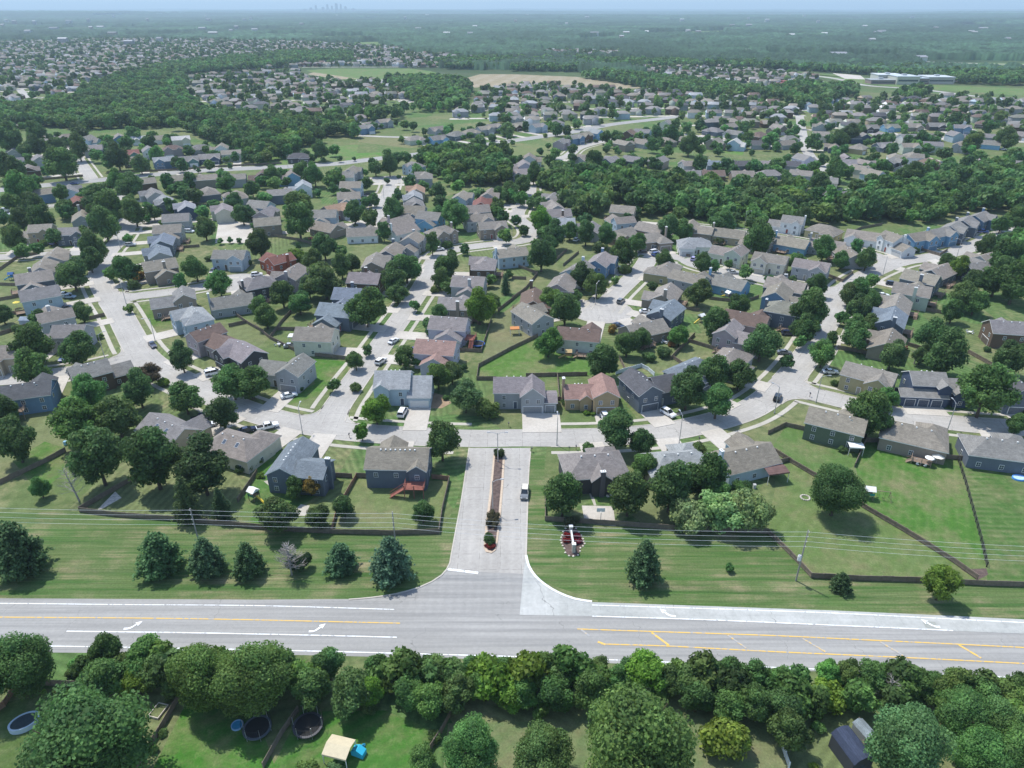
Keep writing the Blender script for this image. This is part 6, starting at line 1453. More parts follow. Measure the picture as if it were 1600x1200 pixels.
# ------------------------------------------------------------------ cars
def clear_of_houses(X, Y, r):
    for _ in range(3):
        for h in HOUSES:
            d = Vector((X, Y)) - h.p
            if 0 < d.length < r: d = d.normalized() * (r - d.length); X += d.x; Y += d.y
    return X, Y
def car_meshes(kind):
    if kind == 'sedan': body = [(-2.3,.32),(-2.36,.70),(-2.15,.95),(-1.35,1.02),(.95,.98),(1.9,.86),(2.32,.68),(2.34,.32)]; cab = [(-1.75,.98),(-1.15,1.42),(.15,1.45),(1.05,.96)]; W = .88
    elif kind == 'suv': body = [(-2.3,.38),(-2.36,.8),(-2.3,1.1),(-1.3,1.14),(1.1,1.10),(2.0,1.02),(2.36,.82),(2.38,.38)]; cab = [(-2.22,1.08),(-2.0,1.72),(.25,1.74),(1.2,1.08)]; W = .94
    elif kind == 'van': body = [(-2.5,.35),(-2.55,.9),(-2.5,1.15),(0,1.15),(1.5,1.12),(2.25,.95),(2.5,.7),(2.5,.35)]; cab = [(-2.42,1.12),(-2.3,1.82),(.8,1.82),(1.75,1.08)]; W = .97
    else: body = [(-2.85,.45),(-2.9,1.1),(-1.0,1.12),(1.1,1.15),(2.3,1.1),(2.8,.95),(2.85,.45)]; cab = [(-.95,1.1),(-.8,1.78),(.75,1.8),(1.35,1.12)]; W = .97
    def prof(pr, w0, w1, z0, z1, mi, mb, taper=0):
        n = len(mb.v); k = len(pr)
        for s in (-1, 1):
            for x, z in pr:
                f = 0 if z1 == z0 else max(0, min(1, (z - z0) / (z1 - z0))); w = w0 + (w1 - w0) * f
                mb.v.append((x, s * w, z))
        mb.f.append(tuple(n + i for i in range(k))); mb.m.append(mi)
        mb.f.append(tuple(n + k + i for i in range(k - 1, -1, -1))); mb.m.append(mi)
        for i in range(k):
            j = (i + 1) % k; mb.f.append((n + j, n + i, n + k + i, n + k + j)); mb.m.append(mi)
    b = MB(); prof(body, W, W * .93, .3, 1.1, 0, b)
    if kind == 'pickup': b.box(-2.75, -1.05, -W * .80, W * .80, 1.10, 1.14, 1)
    b.box(-2.42 if kind != 'pickup' else -2.95, -2.2 if kind != 'pickup' else -2.8, -W * .8, W * .8, .36, .52, 1)
    g = MB(); prof(cab, W * .93, W * .76, .98, cab[1][1], 0, g)
    r = MB(); zt = cab[1][1]; r.box(cab[1][0] + .05, cab[2][0] - .02, -W * .74, W * .74, zt - .03, zt + .035)
    for s in (-1, 1):                       # pillars
        for xa, za, xb, zb in ((cab[0][0], cab[0][1], cab[1][0], zt), (cab[3][0], cab[3][1], cab[2][0], zt), ((cab[1][0] + cab[2][0]) / 2, cab[0][1], (cab[1][0] + cab[2][0]) / 2, zt)):
            r.tube([(xa, s * W * .92, za), (xb, s * W * .755, zb)], .045, 4)
    w = MB(); w.tube([(0, -.11, 0), (0, .11, 0)], .34, 14, 0); w.tube([(0, -.12, 0), (0, .12, 0)], .2, 10, 1)
    hl = MB(); hl.box(-.06, .05, -.2, .2, -.08, .08); 
    xw = 1.42 if kind != 'pickup' else 1.75
    fx = body[-2][0] - .02 if kind != 'pickup' else 2.80; fz = body[-2][1]
    return dict(body=b.mesh('body', [M['paint'], M['tyre']]), windows=g.mesh('windows', [M['carglass']]), roof=r.mesh('roof', [M['paint']]), wheel=w.mesh('wheel', [M['tyre'], M['chrome']], True), light=hl.mesh('headlight', [M['lens']]), xw=xw, W=W, fx=fx, fz=fz)
CM = {k: car_meshes(k) for k in ('sedan', 'suv', 'van', 'pickup')}
PAINT = dict(white=(.78, .79, .80), silver=(.42, .44, .46), black=(.02, .022, .026), blue=(.03, .07, .26), darkblue=(.018, .028, .07), gray=(.15, .16, .17), purple=(.07, .04, .17), brown=(.08, .06, .045), paleblue=(.35, .45, .55), violet=(.40, .38, .62), sand=(.52, .48, .38))
PN = dict(white='white', silver='silver', black='black', blue='bright blue', darkblue='dark blue', gray='grey', purple='purple-blue', brown='brown', paleblue='pale blue', violet='pale violet', sand='sand-roofed grey')
def make_car(x, y, kind, color, yaw, lab=None, roofc=None):
    K = CM[kind]; X, Y = clear_of_houses(*at(x, y, .8), 9.8); root = empty('parked_car', (X, Y, .115), R(yaw)); c = PAINT[color]
    on_road = near_any(X, Y, None, -.4)
    root.location.z = .075 if on_road else .13
    link('body', K['body'], root, color=c); link('windows', K['windows'], root); link('roof', K['roof'], root, color=roofc or c)
    for sx in (-1, 1):
        for sy in (-1, 1): link('wheel', K['wheel'], root, (sx * K['xw'], sy * (K['W'] - .06), .34))
    for sy in (-1, 1): link('headlight', K['light'], root, (K['fx'], sy * K['W'] * .68, K['fz'] - .05))
    tag(root, '-', {'sedan': 'car', 'suv': 'car', 'van': 'van', 'pickup': 'pickup truck'}[kind], 'cars around the neighbourhood')
    hx, hy = x, y; w_, d_ = where(hx, hy)
    base = '%s %s' % (PN[color], {'sedan': 'sedan', 'suv': 'tall car', 'van': 'van', 'pickup': 'pickup truck'}[kind])
    return (root, x, base, ('on the street ' if on_road else 'parked ') + w_) if not lab else (root, x, lab, '')
CARS = """1298,580,sedan,white,-4;820,769,suv,gray,-95;418,666,pickup,white,28;451,612,sedan,white,28;629,642,van,white,82;595,564,suv,white,66;615,532,sedan,white,62;650,546,sedan,purple,4;466,540,sedan,silver,10;
238,538,sedan,darkblue,-50;101,554,sedan,blue,-80;17,571,sedan,blue,-80;341,580,van,white,30;352,574,sedan,sand,30;316,652,pickup,darkblue,30;324,663,sedan,white,25;386,671,sedan,darkblue,30;940,645,suv,white,-78;1039,641,suv,white,-55;
966,508,sedan,darkblue,-40;970,470,suv,gray,60;1009,486,sedan,white,0;1021,390,van,white,30;1025,397,suv,blue,40;1004,393,sedan,black,20;959,418,sedan,gray,0;902,374,suv,white,60;1215,620,suv,black,62;1230,516,suv,darkblue,-5;1226,550,sedan,gray,-10;1278,511,suv,blue,70;
1084,404,suv,violet,60;1146,425,sedan,silver,-8;1244,430,suv,silver,70;1394,443,suv,darkblue,-20;1382,461,sedan,white,-10;1489,376,sedan,darkblue,-10;1532,361,pickup,blue,-12;1571,361,suv,paleblue,0;
204,382,suv,silver,5;103,378,suv,violet,70;101,459,sedan,white,0;108,463,sedan,paleblue,0;108,481,suv,darkblue,8;348,419,suv,darkblue,-90;424,423,suv,white,20;413,442,suv,white,15;292,360,van,white,-6;
116,286,sedan,blue,5;119,242,suv,silver,80;135,242,suv,silver,80;10,328,van,white,5;9,334,van,white,5;604,346,sedan,black,10;686,389,suv,white,20;571,303,sedan,black,5;570,320,suv,blue,5;1298,307,suv,black,5;1306,296,sedan,silver,-8;
1445,267,sedan,black,10;1453,268,suv,black,10;1461,269,sedan,darkblue,10;1480,264,suv,white,5;1487,266,sedan,black,5;369,288,sedan,black,90;985,246,sedan,black,0;1560,232,sedan,white,0"""
citems = []
for q in CARS.replace('\n', '').split(';'):
    a = q.split(','); citems.append(make_car(float(a[0]), float(a[1]), a[2], a[3], float(a[4]), roofc=(.62, .58, .48) if a[0] == '820' else None))
# ordinary driveways hold a few more
assign_labels(citems)
for it in citems:
    if it[1] == 820: it[0]['label'] = 'grey pickup-like car with sand roof driving down the right lane of the entry street'

# ------------------------------------------------------------------ street lamps and power line
def lamp_parts(h, arm):
    p = MB(); p.tube([(0, 0, 0), (0, 0, h)], [.13, .075], 8); p.cyl(0, 0, 0, .35, .2, 8); P = p.mesh('pole', [M['metal']])
    a = MB(); a.tube([(0, 0, h - .4), (arm * .4, 0, h + .1), (arm, 0, h + .25)], .05, 6); A = a.mesh('arm', [M['metal']])
    l = MB(); l.box(arm - .1, arm + .65, -.16, .16, h + .14, h + .30, 0); l.box(arm + .05, arm + .55, -.12, .12, h + .10, h + .14, 1); Lm = l.mesh('lamp_head', [M['metal'], M['lens']])
    return P, A, Lm
LP1 = lamp_parts(8.5, 1.9); LP2 = lamp_parts(6.2, .6)
litems = []
def lamp(x, y, yaw, LP=LP1, twin=False):
    X, Y = at(x, y); root = empty('street_lamp', (X, Y, 0), R(yaw)); link('pole', LP[0], root)
    for i in range(2 if twin else 1): link('arm', LP[1], root, rz=math.pi * i); link('lamp_head', LP[2], root, rz=math.pi * i)
    tag(root, '-', 'street lamp', 'street lamps'); litems.append((root, x, 'slender grey street lamp', where(x, y)[0])); return root
a = lamp(778, 722, 0, twin=True); b = lamp(770, 800, 10)
for x, y, w in ((473,679,90), (870,696,90), (1061,693,100), (1275,629,0), (1210,646,130), (1480,673,90), (197,474,0), (189,390,0), (622,450,20), (577,514,10), (1163,356,0), (1379,431,90), (1494,404,120), (164,560,60), (243,534,200), (930,476,60), (800,376,0), (1330,470,180), (600,310,0), (450,262,0), (750,228,0), (1105,264,0), (1262,222,0)): lamp(x, y, w)
assign_labels(litems)
a['label'] = 'twin-armed lamp beside the round bush at the top of the planted median'; b['label'] = 'single-armed lamp halfway down the planted median'
# power poles: top as the photograph shows it, 12.6 m tall
TOPS = [(297, 795), (613, 800), (1263, 829)]
PW = [Vector((*at(x, y, 12.6), 0)) for x, y in TOPS]
PW = [PW[0] + (PW[0] - PW[1]) * 1.15] + PW + [PW[2] + (PW[2] - PW[1]) * .95]
plabs = ['utility pole beyond the left edge', 'leftmost wooden utility pole with white insulators above the verge pines', 'middle wooden utility pole with insulators above the blue-green pine', 'right-hand utility pole with a white equipment box by the fence corner', 'utility pole beyond the right edge']
HZ = [12.5, 11.4, 10.2, 9.0]
for i, p in enumerate(PW):
    root = empty('utility_pole', (p.x, p.y, 0)); m = MB(); m.tube([(0, 0, 0), (0, 0, 12.7)], [.17, .11], 8); link('pole', m.mesh('pole', [M['pole']]), root)
    for z in HZ:
        m = MB(); m.tube([(0, -.1, z - .1), (0, -.42, z + .05)], .04, 5); m.cyl(0, -.42, z + .02, z + .2, .08, 8, 1, .05); link('insulator', m.mesh('insulator', [M['metal'], M['trim']]), root)
    if i == 3:
        m = MB(); m.cyl(-.45, -.1, 5.4, 6.5, .36, 12, 0); m.cyl(-.45, -.1, 6.5, 6.62, .3, 12, 1); link('transformer', m.mesh('transformer', [M['trim'], M['metal']]), root)
    tag(root, plabs[i], 'utility pole', 'utility poles')
for j, z in enumerate(HZ):
    pts = []
    for a, b in zip(PW, PW[1:]):
        n = 14
        for k in range(n + (b is PW[-1])):
            u = k / n; L = (b - a).length; sag = (L / 90) ** 2 * 1.6 * 4 * u * (1 - u)
            pts.append((a.x + (b.x - a.x) * u, a.y + (b.y - a.y) * u - .42, z + .12 - sag))
    m = MB(); m.tube(pts, .019, 5); tag(link('power_line', m.mesh('power_line', [M['wire']])), '%s of four overhead wires running along the verge' % ('topmost', 'second highest', 'third highest', 'lowest')[j], 'power line', 'overhead wires')

# ------------------------------------------------------------------ planted median and entrance sign
med = px(771,712, 774,706, 780,704, 786,706, 789,712, 787,750, 783,800, 778,845, 775,860, 768,865, 759,863, 756,856, 759,820, 765,770)[::-1]
mb = MB(); mb.prism(med, .0, .17); tag(link('median_kerb', mb.mesh('median_kerb', [simple('warm_kerb', (.50, .40, .30), .9)])), kind='structure')
cx = sum(p[0] for p in med) / len(med); cy = sum(p[1] for p in med) / len(med)
mb = MB(); inn = [(cx + (x - cx) * (1 - .55 / max(abs(x - cx), 1.2)) , cy + (y - cy) * .972) for x, y in med]; mb.prism(inn, .1, .21); tag(link('median_bed', mb.mesh('median_bed', [M['mulch']])), kind='structure')
def bush(x, y, rx, ry, h, c, lab, name='shrub', seed=1, box=False):
    X, Y = at(x, y); rg = np.random.default_rng(seed); n = 14
    C = np.stack([rg.uniform(-.62, .62, n) * rx, rg.uniform(-.62, .62, n) * ry, rg.uniform(.35, .75, n) * h], 1)
    if box: C[:, 0] = rg.uniform(-.75, .75, n) * rx; C[:, 1] = rg.uniform(-.8, .8, n) * ry
    Rr = np.stack([np.full(n, rx * .42), np.full(n, ry * .36), np.full(n, h * .42)], 1)
    V, Q, Cc = leaves(rg, C, Rr, np.ones(n), 1500, .10, core=.85)
    root = empty(name, (X, Y, .2)); link('stem', tsm, root).scale = (.5, .5, .5); link('foliage', np_mesh('foliage', V, Q, [M['leaf']], C=Cc), root, color=c)
    return tag(root, lab, 'shrub', 'shrubs in the yards')
bush(780, 714, 1.5, 1.5, 1.8, (.06, .10, .03), 'round clipped bush at the top of the planted median')
bush(770, 814, 1.45, 3.0, 1.5, (.085, .085, .04), 'olive-brown clipped hedge block on the planted median', seed=2, box=True)
bush(766, 848, 1.45, 1.8, 1.5, (.055, .12, .03), 'bright green clipped bush near the lower tip of the median', seed=3)
bush(765, 857, 1.3, .8, .5, (.22, .03, .03), 'bed of red flowers at the lower tip of the median', 'flower_bed', 4)
# entrance wall: a low stone wall with two pillars, seen end on
X, Y = at(894, 850); root = empty('entrance_sign', (X, Y, 0), R(2)); tag(root, 'pale stone entrance wall with two capped pillars, ringed by red flowers', 'sign')
m = MB(); m.box(-.13, .13, -2.2, 2.6, 0, 1.6, 0); m.box(-.17, .17, -2.25, 2.65, 1.6, 1.7, 1); link('wall', m.mesh('wall', [M['stone'], M['trim']]), root)
for yy in (-2.6, 3.1):
    m = MB(); m.box(-.34, .34, yy - .34, yy + .34, 0, 2.2, 0); m.box(-.42, .42, yy - .42, yy + .42, 2.2, 2.36, 1); m.box(-.2, .2, yy - .2, yy + .2, 2.36, 2.45, 1); link('pillar', m.mesh('pillar', [M['stone'], M['trim']]), root)
ring = px(884,826, 878,836, 877,849, 882,857, 883,864, 889,869, 896,870, 903,868, 906,862, 907,857, 913,850, 911,842, 905,832, 900,826)
ring = catmull(ring + [ring[0]], .8)
ribbons('flower_bed_soil', [], M['mulch'], .02)
bpy.data.objects.remove(bpy.data.objects['flower_bed_soil'])
mb = MB(); mb.prism(ring[::-1][:-1], .0, .10); o = tag(link('flower_bed_soil', mb.mesh('flower_bed_soil', [M['mulch']])), kind='structure')
rs = MB(); rg = random.Random(3)
for q in ring: rs.blob((q[0] + rg.uniform(-.1, .1), q[1] + rg.uniform(-.1, .1), .10), .24, .22, .14, 7, 4, jit=.3, rg=rg)
tag(link('stone_edging', rs.mesh('stone_edging', [simple('pale_edging', (.62, .58, .48), .9, var=.2)])), 'irregular pale rock edging around the entrance sign bed', 'edging')
for i, (x, y, s) in enumerate(((887,839,'upper left'), (886,847,'lower left'), (901,840,'upper right'), (903,849,'lower right'))):
    bush(x, y, .9, .8, .55, (.26, .022, .03), 'dark red flower clump %s of the entrance wall' % s, 'flower_bed', 10 + i)
bush(893, 822, 1.9, 1.1, 2.4, (.09, .10, .05), 'olive shrub behind the upper pillar of the entrance wall', seed=20)

# ------------------------------------------------------------------ things in the yards
def prop(name, x, y, parts, lab, cat, yaw=0, z=0, group=None):
    X, Y = clear_of_houses(*at(x, y), 7.6); root = empty(name, (X, Y, z), R(yaw))
    for pn, mb, mats, c in parts: link(pn, mb.mesh(pn, mats), root, color=c)
    return tag(root, lab, cat, group)
def trampoline(x, y, r, lab, ringc, net=False):
    m = MB(); m.cyl(0, 0, .78, .84, r * .86, 24); f = MB()
    n = 24
    for i in range(n):
        a, b = 6.2832 * i / n, 6.2832 * (i + 1) / n
        f.quad([(r * .84 * math.cos(a), r * .84 * math.sin(a), .86), (r * math.cos(a), r * math.sin(a), .86), (r * math.cos(b), r * math.sin(b), .86), (r * .84 * math.cos(b), r * .84 * math.sin(b), .86)])
        f.quad([(r * math.cos(a), r * math.sin(a), .86), (r * math.cos(a), r * math.sin(a), .70), (r * math.cos(b), r * math.sin(b), .70), (r * math.cos(b), r * math.sin(b), .86)])
    P = [('mat', m, [M['tyre']], None), ('pad', f, [M['obj']], ringc)]
    for i in range(6):
        a = 6.2832 * i / 6; l = MB(); l.tube([(r * .96 * math.cos(a), r * .96 * math.sin(a), 0), (r * .96 * math.cos(a), r * .96 * math.sin(a), 2.6 if net else .8)], .04, 6); P.append(('leg', l, [M['metal']], None))
    if net:
        q = MB(); q.tube([(r * math.cos(6.2832 * i / 24), r * math.sin(6.2832 * i / 24), 2.55) for i in range(25)], .03, 5)
        for i in range(48): a = 6.2832 * i / 48; q.tube([(r * math.cos(a), r * math.sin(a), .9), (r * math.cos(a), r * math.sin(a), 2.55)], .012, 3, cap=False)
        P.append(('safety_net', q, [M['tyre']], None))
    prop('trampoline', x, y, P, lab, 'trampoline')
trampoline(747, 540, 2.3, 'round trampoline with blue pad right of the tall lilac house', (.03, .10, .35), False)
trampoline(482, 1138, 2.35, 'dark netted trampoline beside the fence in the wide bottom yard', (.06, .06, .07), True)
trampoline(403, 1142, 2.2, 'dark trampoline with slate frame under the tree left of the fence', (.10, .12, .14), True)
trampoline(94, 432, 1.9, 'blue trampoline in the yard west of the left-hand street', (.04, .16, .35)) if False else None
# pools
def pool(x, y, rx, ry, h, c, w, lab, yaw=0):
    m = MB(); n = 28
    for i in range(n):
        a, b = 6.2832 * i / n, 6.2832 * (i + 1) / n
        A = [(rx * k * math.cos(t), ry * k * math.sin(t)) for t in (a, b) for k in (1, .86)]
        m.quad([(*A[0], 0), (*A[2], 0), (*A[2], h), (*A[0], h)]); m.quad([(*A[0], h), (*A[2], h), (*A[3], h), (*A[1], h)]); m.quad([(*A[3], .1), (*A[1], .1), (*A[1], h), (*A[3], h)])
    q = MB(); q.prism([(rx * .87 * math.cos(6.2832 * i / n), ry * .87 * math.sin(6.2832 * i / n)) for i in range(n)], .05, h - .12)
    prop('pool', x, y, [('rim', m, [M['obj']], c), ('water', q, [w], None)], lab, 'pool', yaw)
pool(40, 1132, 2.2, 1.6, .9, (.42, .52, .60), simple('dark_water', (.05, .065, .075), .06, .6), 'oval pool with pale blue rim in the lower left yard', 35)
pool(371, 1134, .95, .95, .3, (.25, .42, .62), M['water'], 'little round paddling pool in the shade of the two big bottom trees', 0)
pool(1582, 741, 1.6, 1.2, .4, (.10, .32, .75), simple('pool_pale', (.45, .62, .75), .1, .5), 'blue and white paddling pool behind the slate pool house', 5)
pool(1470, 234, 2.6, 2.6, 1.0, (.3, .45, .6), M['water'], 'round blue pool among the houses above the right woods', 0)
pool(200, 227 - 4, 1.8, 1.8, .6, (.3, .45, .6), M['water'], 'small blue pool', 0) if False else None
# tan canopy, blue playhouse
def canopy(x, y, w, d, h, c, lab, yaw=0, slope=.0, mat=None, legs=True):
    m = MB(); m.side([(-d/2, h), (0, h + slope), (d/2, h), (d/2, h + .08), (0, h + slope + .08), (-d/2, h + .08)], -w/2, w/2); m.box(-w/2, w/2, -d/2 - .02, -d/2, h - .25, h + .05)
    P = [('roof', m, [mat or M['fabric']], c)]
    for sx in (-1, 1):
        for sy in (-1, 1): l = MB(); l.box(sx * (w/2 - .1) - .05, sx * (w/2 - .1) + .05, sy * (d/2 - .1) - .05, sy * (d/2 - .1) + .05, 0, h); P.append(('post', l, [M['trim']], None))
    prop('canopy', x, y, P, lab, 'canopy', yaw)
canopy(532, 1182, 3.9, 3.4, 2.2, (.55, .48, .33), 'tan fabric canopy standing in the bottom yard beside the blue playhouse', -14, .5)
m = MB(); m.box(-.6, .6, -1.0, 1.0, 0, .9); m.side([(-1.0, .9), (1.0, .9), (.0, 1.5)], -.6, .6); m2 = MB(); m2.box(.6, 1.5, -.25, .25, .2, .3); m2.tube([(.6, 0, .9), (1.6, 0, .1)], .2, 6)
prop('playhouse', 561, 1178, [('cabin', m, [M['obj']], (.03, .42, .60)), ('slide', m2, [M['obj']], (.03, .30, .5))], 'bright turquoise plastic playhouse right of the tan canopy', 'playhouse', 70)
canopy(207, 671, 4.2, 3.0, 2.6, (.85, .85, .84), 'white patio awning left of the tan awning house', 20, .3)
canopy(1318, 697, 3.6, 2.8, 2.5, (.82, .80, .74), 'white patio canopy behind the dark green canopy house', -6, .3)
canopy(1186, 742, 5.4, 4.0, 2.9, (.16, .10, .09), 'brown patio roof behind the pale blue chimney house', 12, .35, M['shingle'])
canopy(462, 535, 4.0, 3.0, 2.6, (.60, .60, .56), 'pale patio cover left of the cream chimney house', 0, .2)
canopy(1040, 526, 3.6, 3.0, 2.5, (.22, .16, .12), 'brown pergola roof below the middle cul-de-sac', 8, .3)
canopy(804, 522, 3.2, 2.4, 2.3, (.60, .26, .10), 'orange-roofed patio cover left of the pale green house', 5, .5)
canopy(736, 348, 4.5, 3.5, 2.7, (.80, .80, .78), 'white patio cover above the central street bend', 0, .2)
# umbrellas
def umbrella(x, y, r, c, lab, z=0):
    m = MB(); n = 8; k = len(m.v)
    for i in range(n):
        a, b = 6.2832 * i / n, 6.2832 * (i + 1) / n; m.quad([(r * math.cos(a), r * math.sin(a), 2.2), (r * math.cos(b), r * math.sin(b), 2.2), (0, 0, 2.75)])
    p = MB(); p.cyl(0, 0, 0, 2.7, .03, 6); prop('parasol', x, y, [('canopy', m, [M['fabric']], c), ('pole', p, [M['metal']], None)], lab, 'parasol', z=z)
umbrella(1462, 724, 1.5, (.75, .70, .60), 'cream parasol on the deck of the taupe house')
umbrella(1449, 727, 1.1, (.8, .8, .78), 'small white parasol on the deck of the taupe house')
umbrella(28, 481, 1.2, (.75, .60, .12), 'yellow parasol on a deck west of the left-hand street')
# sheds
def shed(x, y, w, d, h, wc, rc, lab, yaw=0, gam=True):
    b = MB(); pr = [(-w/2, 0), (w/2, 0), (w/2, h), (w * .32, h + w * .22), (0, h + w * .32), (-w * .32, h + w * .22), (-w/2, h)] if gam else [(-w/2, 0), (w/2, 0), (w/2, h), (0, h + w * .25), (-w/2, h)]
    b.side(pr, -d/2, d/2)
    r = MB(); up = pr[2:]
    for (a0, a1), (b0, b1) in zip(up, up[1:]):
        r.quad([(-d/2 - .2, a0, a1 + .04), (d/2 + .2, a0, a1 + .04), (d/2 + .2, b0, b1 + .04), (-d/2 - .2, b0, b1 + .04)]); r.quad([(-d/2 - .2, a0, a1 + .12), (-d/2 - .2, b0, b1 + .12), (d/2 + .2, b0, b1 + .12), (d/2 + .2, a0, a1 + .12)])
    dr = MB(); dr.box(-d/2 - .06, -d/2 - .02, -.7, .7, .05, 1.9); wn_ = MB(); wn_.box(d/2 + .01, d/2 + .05, -.35, .35, 1.2, 1.8)
    prop('shed', x, y, [('wall', b, [M['siding']], wc), ('roof', r, [M['shingle']], rc), ('door', dr, [M['trim']], None), ('window', wn_, [M['glass']], None)], lab, 'shed', yaw)
shed(1326, 1184, 3.5, 5.0, 2.6, (.05, .055, .065), (.045, .058, .095), 'navy barn-roofed shed at the bottom right', -75)
shed(1346, 1152, 2.0, 2.6, 2.0, (.28, .30, .30), (.22, .26, .28), 'small grey shed behind the navy barn-roofed shed', -70, False)
shed(756, 452, 2.6, 2.6, 2.1, (.34, .30, .25), (.33, .22, .16), 'little brown-roofed shed behind the third house right of the central street', 0, False)
shed(46, 507, 3.4, 4.4, 2.1, (.35, .40, .45), (.28, .33, .40), 'pale blue-grey shed left of the long-roofed grey house', 0, False)
shed(150, 1075, 2.6, 2.8, 2.2, (.35, .32, .30), (.32, .30, .29), 'grey hipped shed half hidden behind the huge lower-left tree', 20, False)
# play sets
def playset(x, y, lab, yaw=0, c=(.06, .25, .16), slide=(.75, .55, .06), top=(.8, .8, .78), swing=True):
    f = MB(); f.box(-.9, .9, -.9, .9, 1.2, 1.3)
    for sx in (-.85, .85):
        for sy in (-.85, .85): f.box(sx - .06, sx + .06, sy - .06, sy + .06, 0, 2.6)
    if swing:
        f.tube([(.9, 0, 2.3), (4.4, 0, 2.3)], .07, 6)
        for s in (-1, 1): f.tube([(4.4, 0, 2.3), (4.7, s * 1.1, 0)], .06, 5)
    r = MB(); r.side([(-1.1, 2.5), (1.1, 2.5), (0, 3.3)], -1.1, 1.1); s = MB(); s.tube([(-.9, 0, 1.3), (-2.2, 0, .7), (-3.2, 0, .12)], .26, 6); w = MB(); w.box(-.95, .95, -.95, -.88, 1.3, 1.9); w.box(-.95, .95, .88, .95, 1.3, 1.9)
    P = [('frame', f, [M['deck']], None), ('roof', r, [M['fabric']], top), ('slide', s, [M['obj']], slide), ('panel', w, [M['obj']], c)]
    if swing:
        for xx in (2.0, 3.2): q = MB(); q.tube([(xx - .2, 0, 2.3), (xx - .2, 0, .5)], .015, 4); q.tube([(xx + .2, 0, 2.3), (xx + .2, 0, .5)], .015, 4); q.box(xx - .24, xx + .24, -.1, .1, .45, .5); P.append(('swing', q, [M['tyre']], None))
    prop('play_set', x, y, P, lab, 'play set', yaw, group='play sets')
playset(1356, 778, 'green play set with white roof and metal swings right of the dark round tree', -12, (.02, .30, .26), (.02, .25, .3))
playset(398, 780, 'play set with yellow slide beside the garden fence, lower left', 150, swing=False)
playset(888, 560, 'tan wooden swing set below the pale green house', 0, (.4, .25, .1), (.5, .33, .12), (.55, .4, .2), False)
playset(1137, 463, 'play set with yellow slide behind the bright blue house', -60, (.3, .3, .3), swing=False)
playset(1095, 503, 'white-roofed play set in the yard right of the middle cul-de-sac', 30, swing=False)
playset(20, 437, 'blue and white play set at the left edge', 10, (.03, .2, .4), (.05, .3, .45), (.05, .12, .3))
# raised beds
def raised_bed(x, y, w, d, lab, yaw):
    m = MB(); t = .12
    for a in ((-w/2, w/2, -d/2, -d/2 + t), (-w/2, w/2, d/2 - t, d/2), (-w/2, -w/2 + t, -d/2 + t, d/2 - t), (w/2 - t, w/2, -d/2 + t, d/2 - t)): m.box(*a, 0, .4)
    s = MB(); s.box(-w/2 + t, w/2 - t, -d/2 + t, d/2 - t, .02, .26); prop('raised_bed', x, y, [('frame', m, [simple('pale_timber', (.52, .48, .42), .8)], None), ('soil', s, [M['lawn']], None)], lab, 'raised bed', yaw)
raised_bed(203, 1116, 2.6, 3.2, 'larger pale timber raised bed beside the huge lower-left tree', -14); raised_bed(248, 1112, 1.9, 2.6, 'smaller pale timber raised bed near the fence', -14)
# basketball hoop
m = MB(); m.tube([(0, 0, 0), (0, 0, 3.2), (0, .6, 3.4)], .07, 6); b_ = MB(); b_.box(-.9, .9, .6, .65, 2.9, 3.9); r_ = MB(); r_.tube([(.23 * math.cos(6.2832 * i / 12), .9 + .23 * math.sin(6.2832 * i / 12), 3.05) for i in range(13)], .02, 4)
prop('basketball_hoop', 938, 819, [('post', m, [M['metal']], None), ('backboard', b_, [M['trim']], None), ('rim', r_, [M['obj']], (.6, .15, .03))], 'basketball hoop on the pale court slab', 'basketball hoop')
# fire pit ring
m = MB(); 
for i in range(14): a = 6.2832 * i / 14; m.blob((1.0 * math.cos(a), 1.0 * math.sin(a), .12), .24, .24, .18, 6, 4)
prop('fire_pit', 1258, 778, [('stone_ring', m, [M['stone']], None)], 'ring of stones for a fire on the large right lawn', 'fire pit')
# bins, garden furniture
def bin_(x, y, c, lab):
    m = MB(); m.prism([(-.3, -.35), (.3, -.35), (.3, .35), (-.3, .35)], 0, 1.0); l = MB(); l.box(-.33, .33, -.38, .38, 1.0, 1.07); prop('wheelie_bin', x, y, [('body', m, [M['obj']], c), ('lid', l, [M['obj']], tuple(k * .8 for k in c))], lab, 'bin')
bin_(1178, 762, (.5, .5, .5), 'grey bin behind the pale blue chimney house'); bin_(103, 695, (.25, .5, .7), 'light blue bin at the top of the fence, lower left')
def table_set(x, y, c, lab, yaw=0, z=0):
    t = MB(); t.cyl(0, 0, .68, .73, .65, 14); t.cyl(0, 0, 0, .7, .05, 6); P = [('table', t, [M['obj']], c)]
    for i in range(4):
        a = 6.2832 * i / 4 + .4; q = MB(); ux, uy = math.cos(a) * 1.1, math.sin(a) * 1.1; q.box(ux - .25, ux + .25, uy - .25, uy + .25, .38, .44); q.box(ux * 1.2 - .25, ux * 1.2 + .25, uy * 1.2 - .04, uy * 1.2 + .04, .44, .95); P.append(('chair', q, [M['obj']], c))
    prop('patio_set', x, y, P, lab, 'patio set', yaw, z, 'patio tables with chairs')
table_set(942, 764, (.5, .5, .48), 'patio table and chairs beside the charcoal court-side house'); table_set(1438, 726, (.6, .6, .6), 'patio table and chairs by the deck of the taupe house'); table_set(912, 548, (.5, .45, .4), 'patio table and chairs behind the pale green house')
table_set(1515, 521, (.7, .7, .68), 'patio table and chairs left of the large dark brown house'); table_set(1022, 533, (.75, .75, .73), 'white patio table and chairs below the middle cul-de-sac')
table_set(487, 374, (.6, .12, .1), 'red patio table and chairs, centre left'); table_set(1412, 545, (.35, .08, .08), 'dark red patio table and chairs right of the bluish spruce'); table_set(436, 540, (.5, .5, .5), 'grey patio table and chairs, left of the awning')
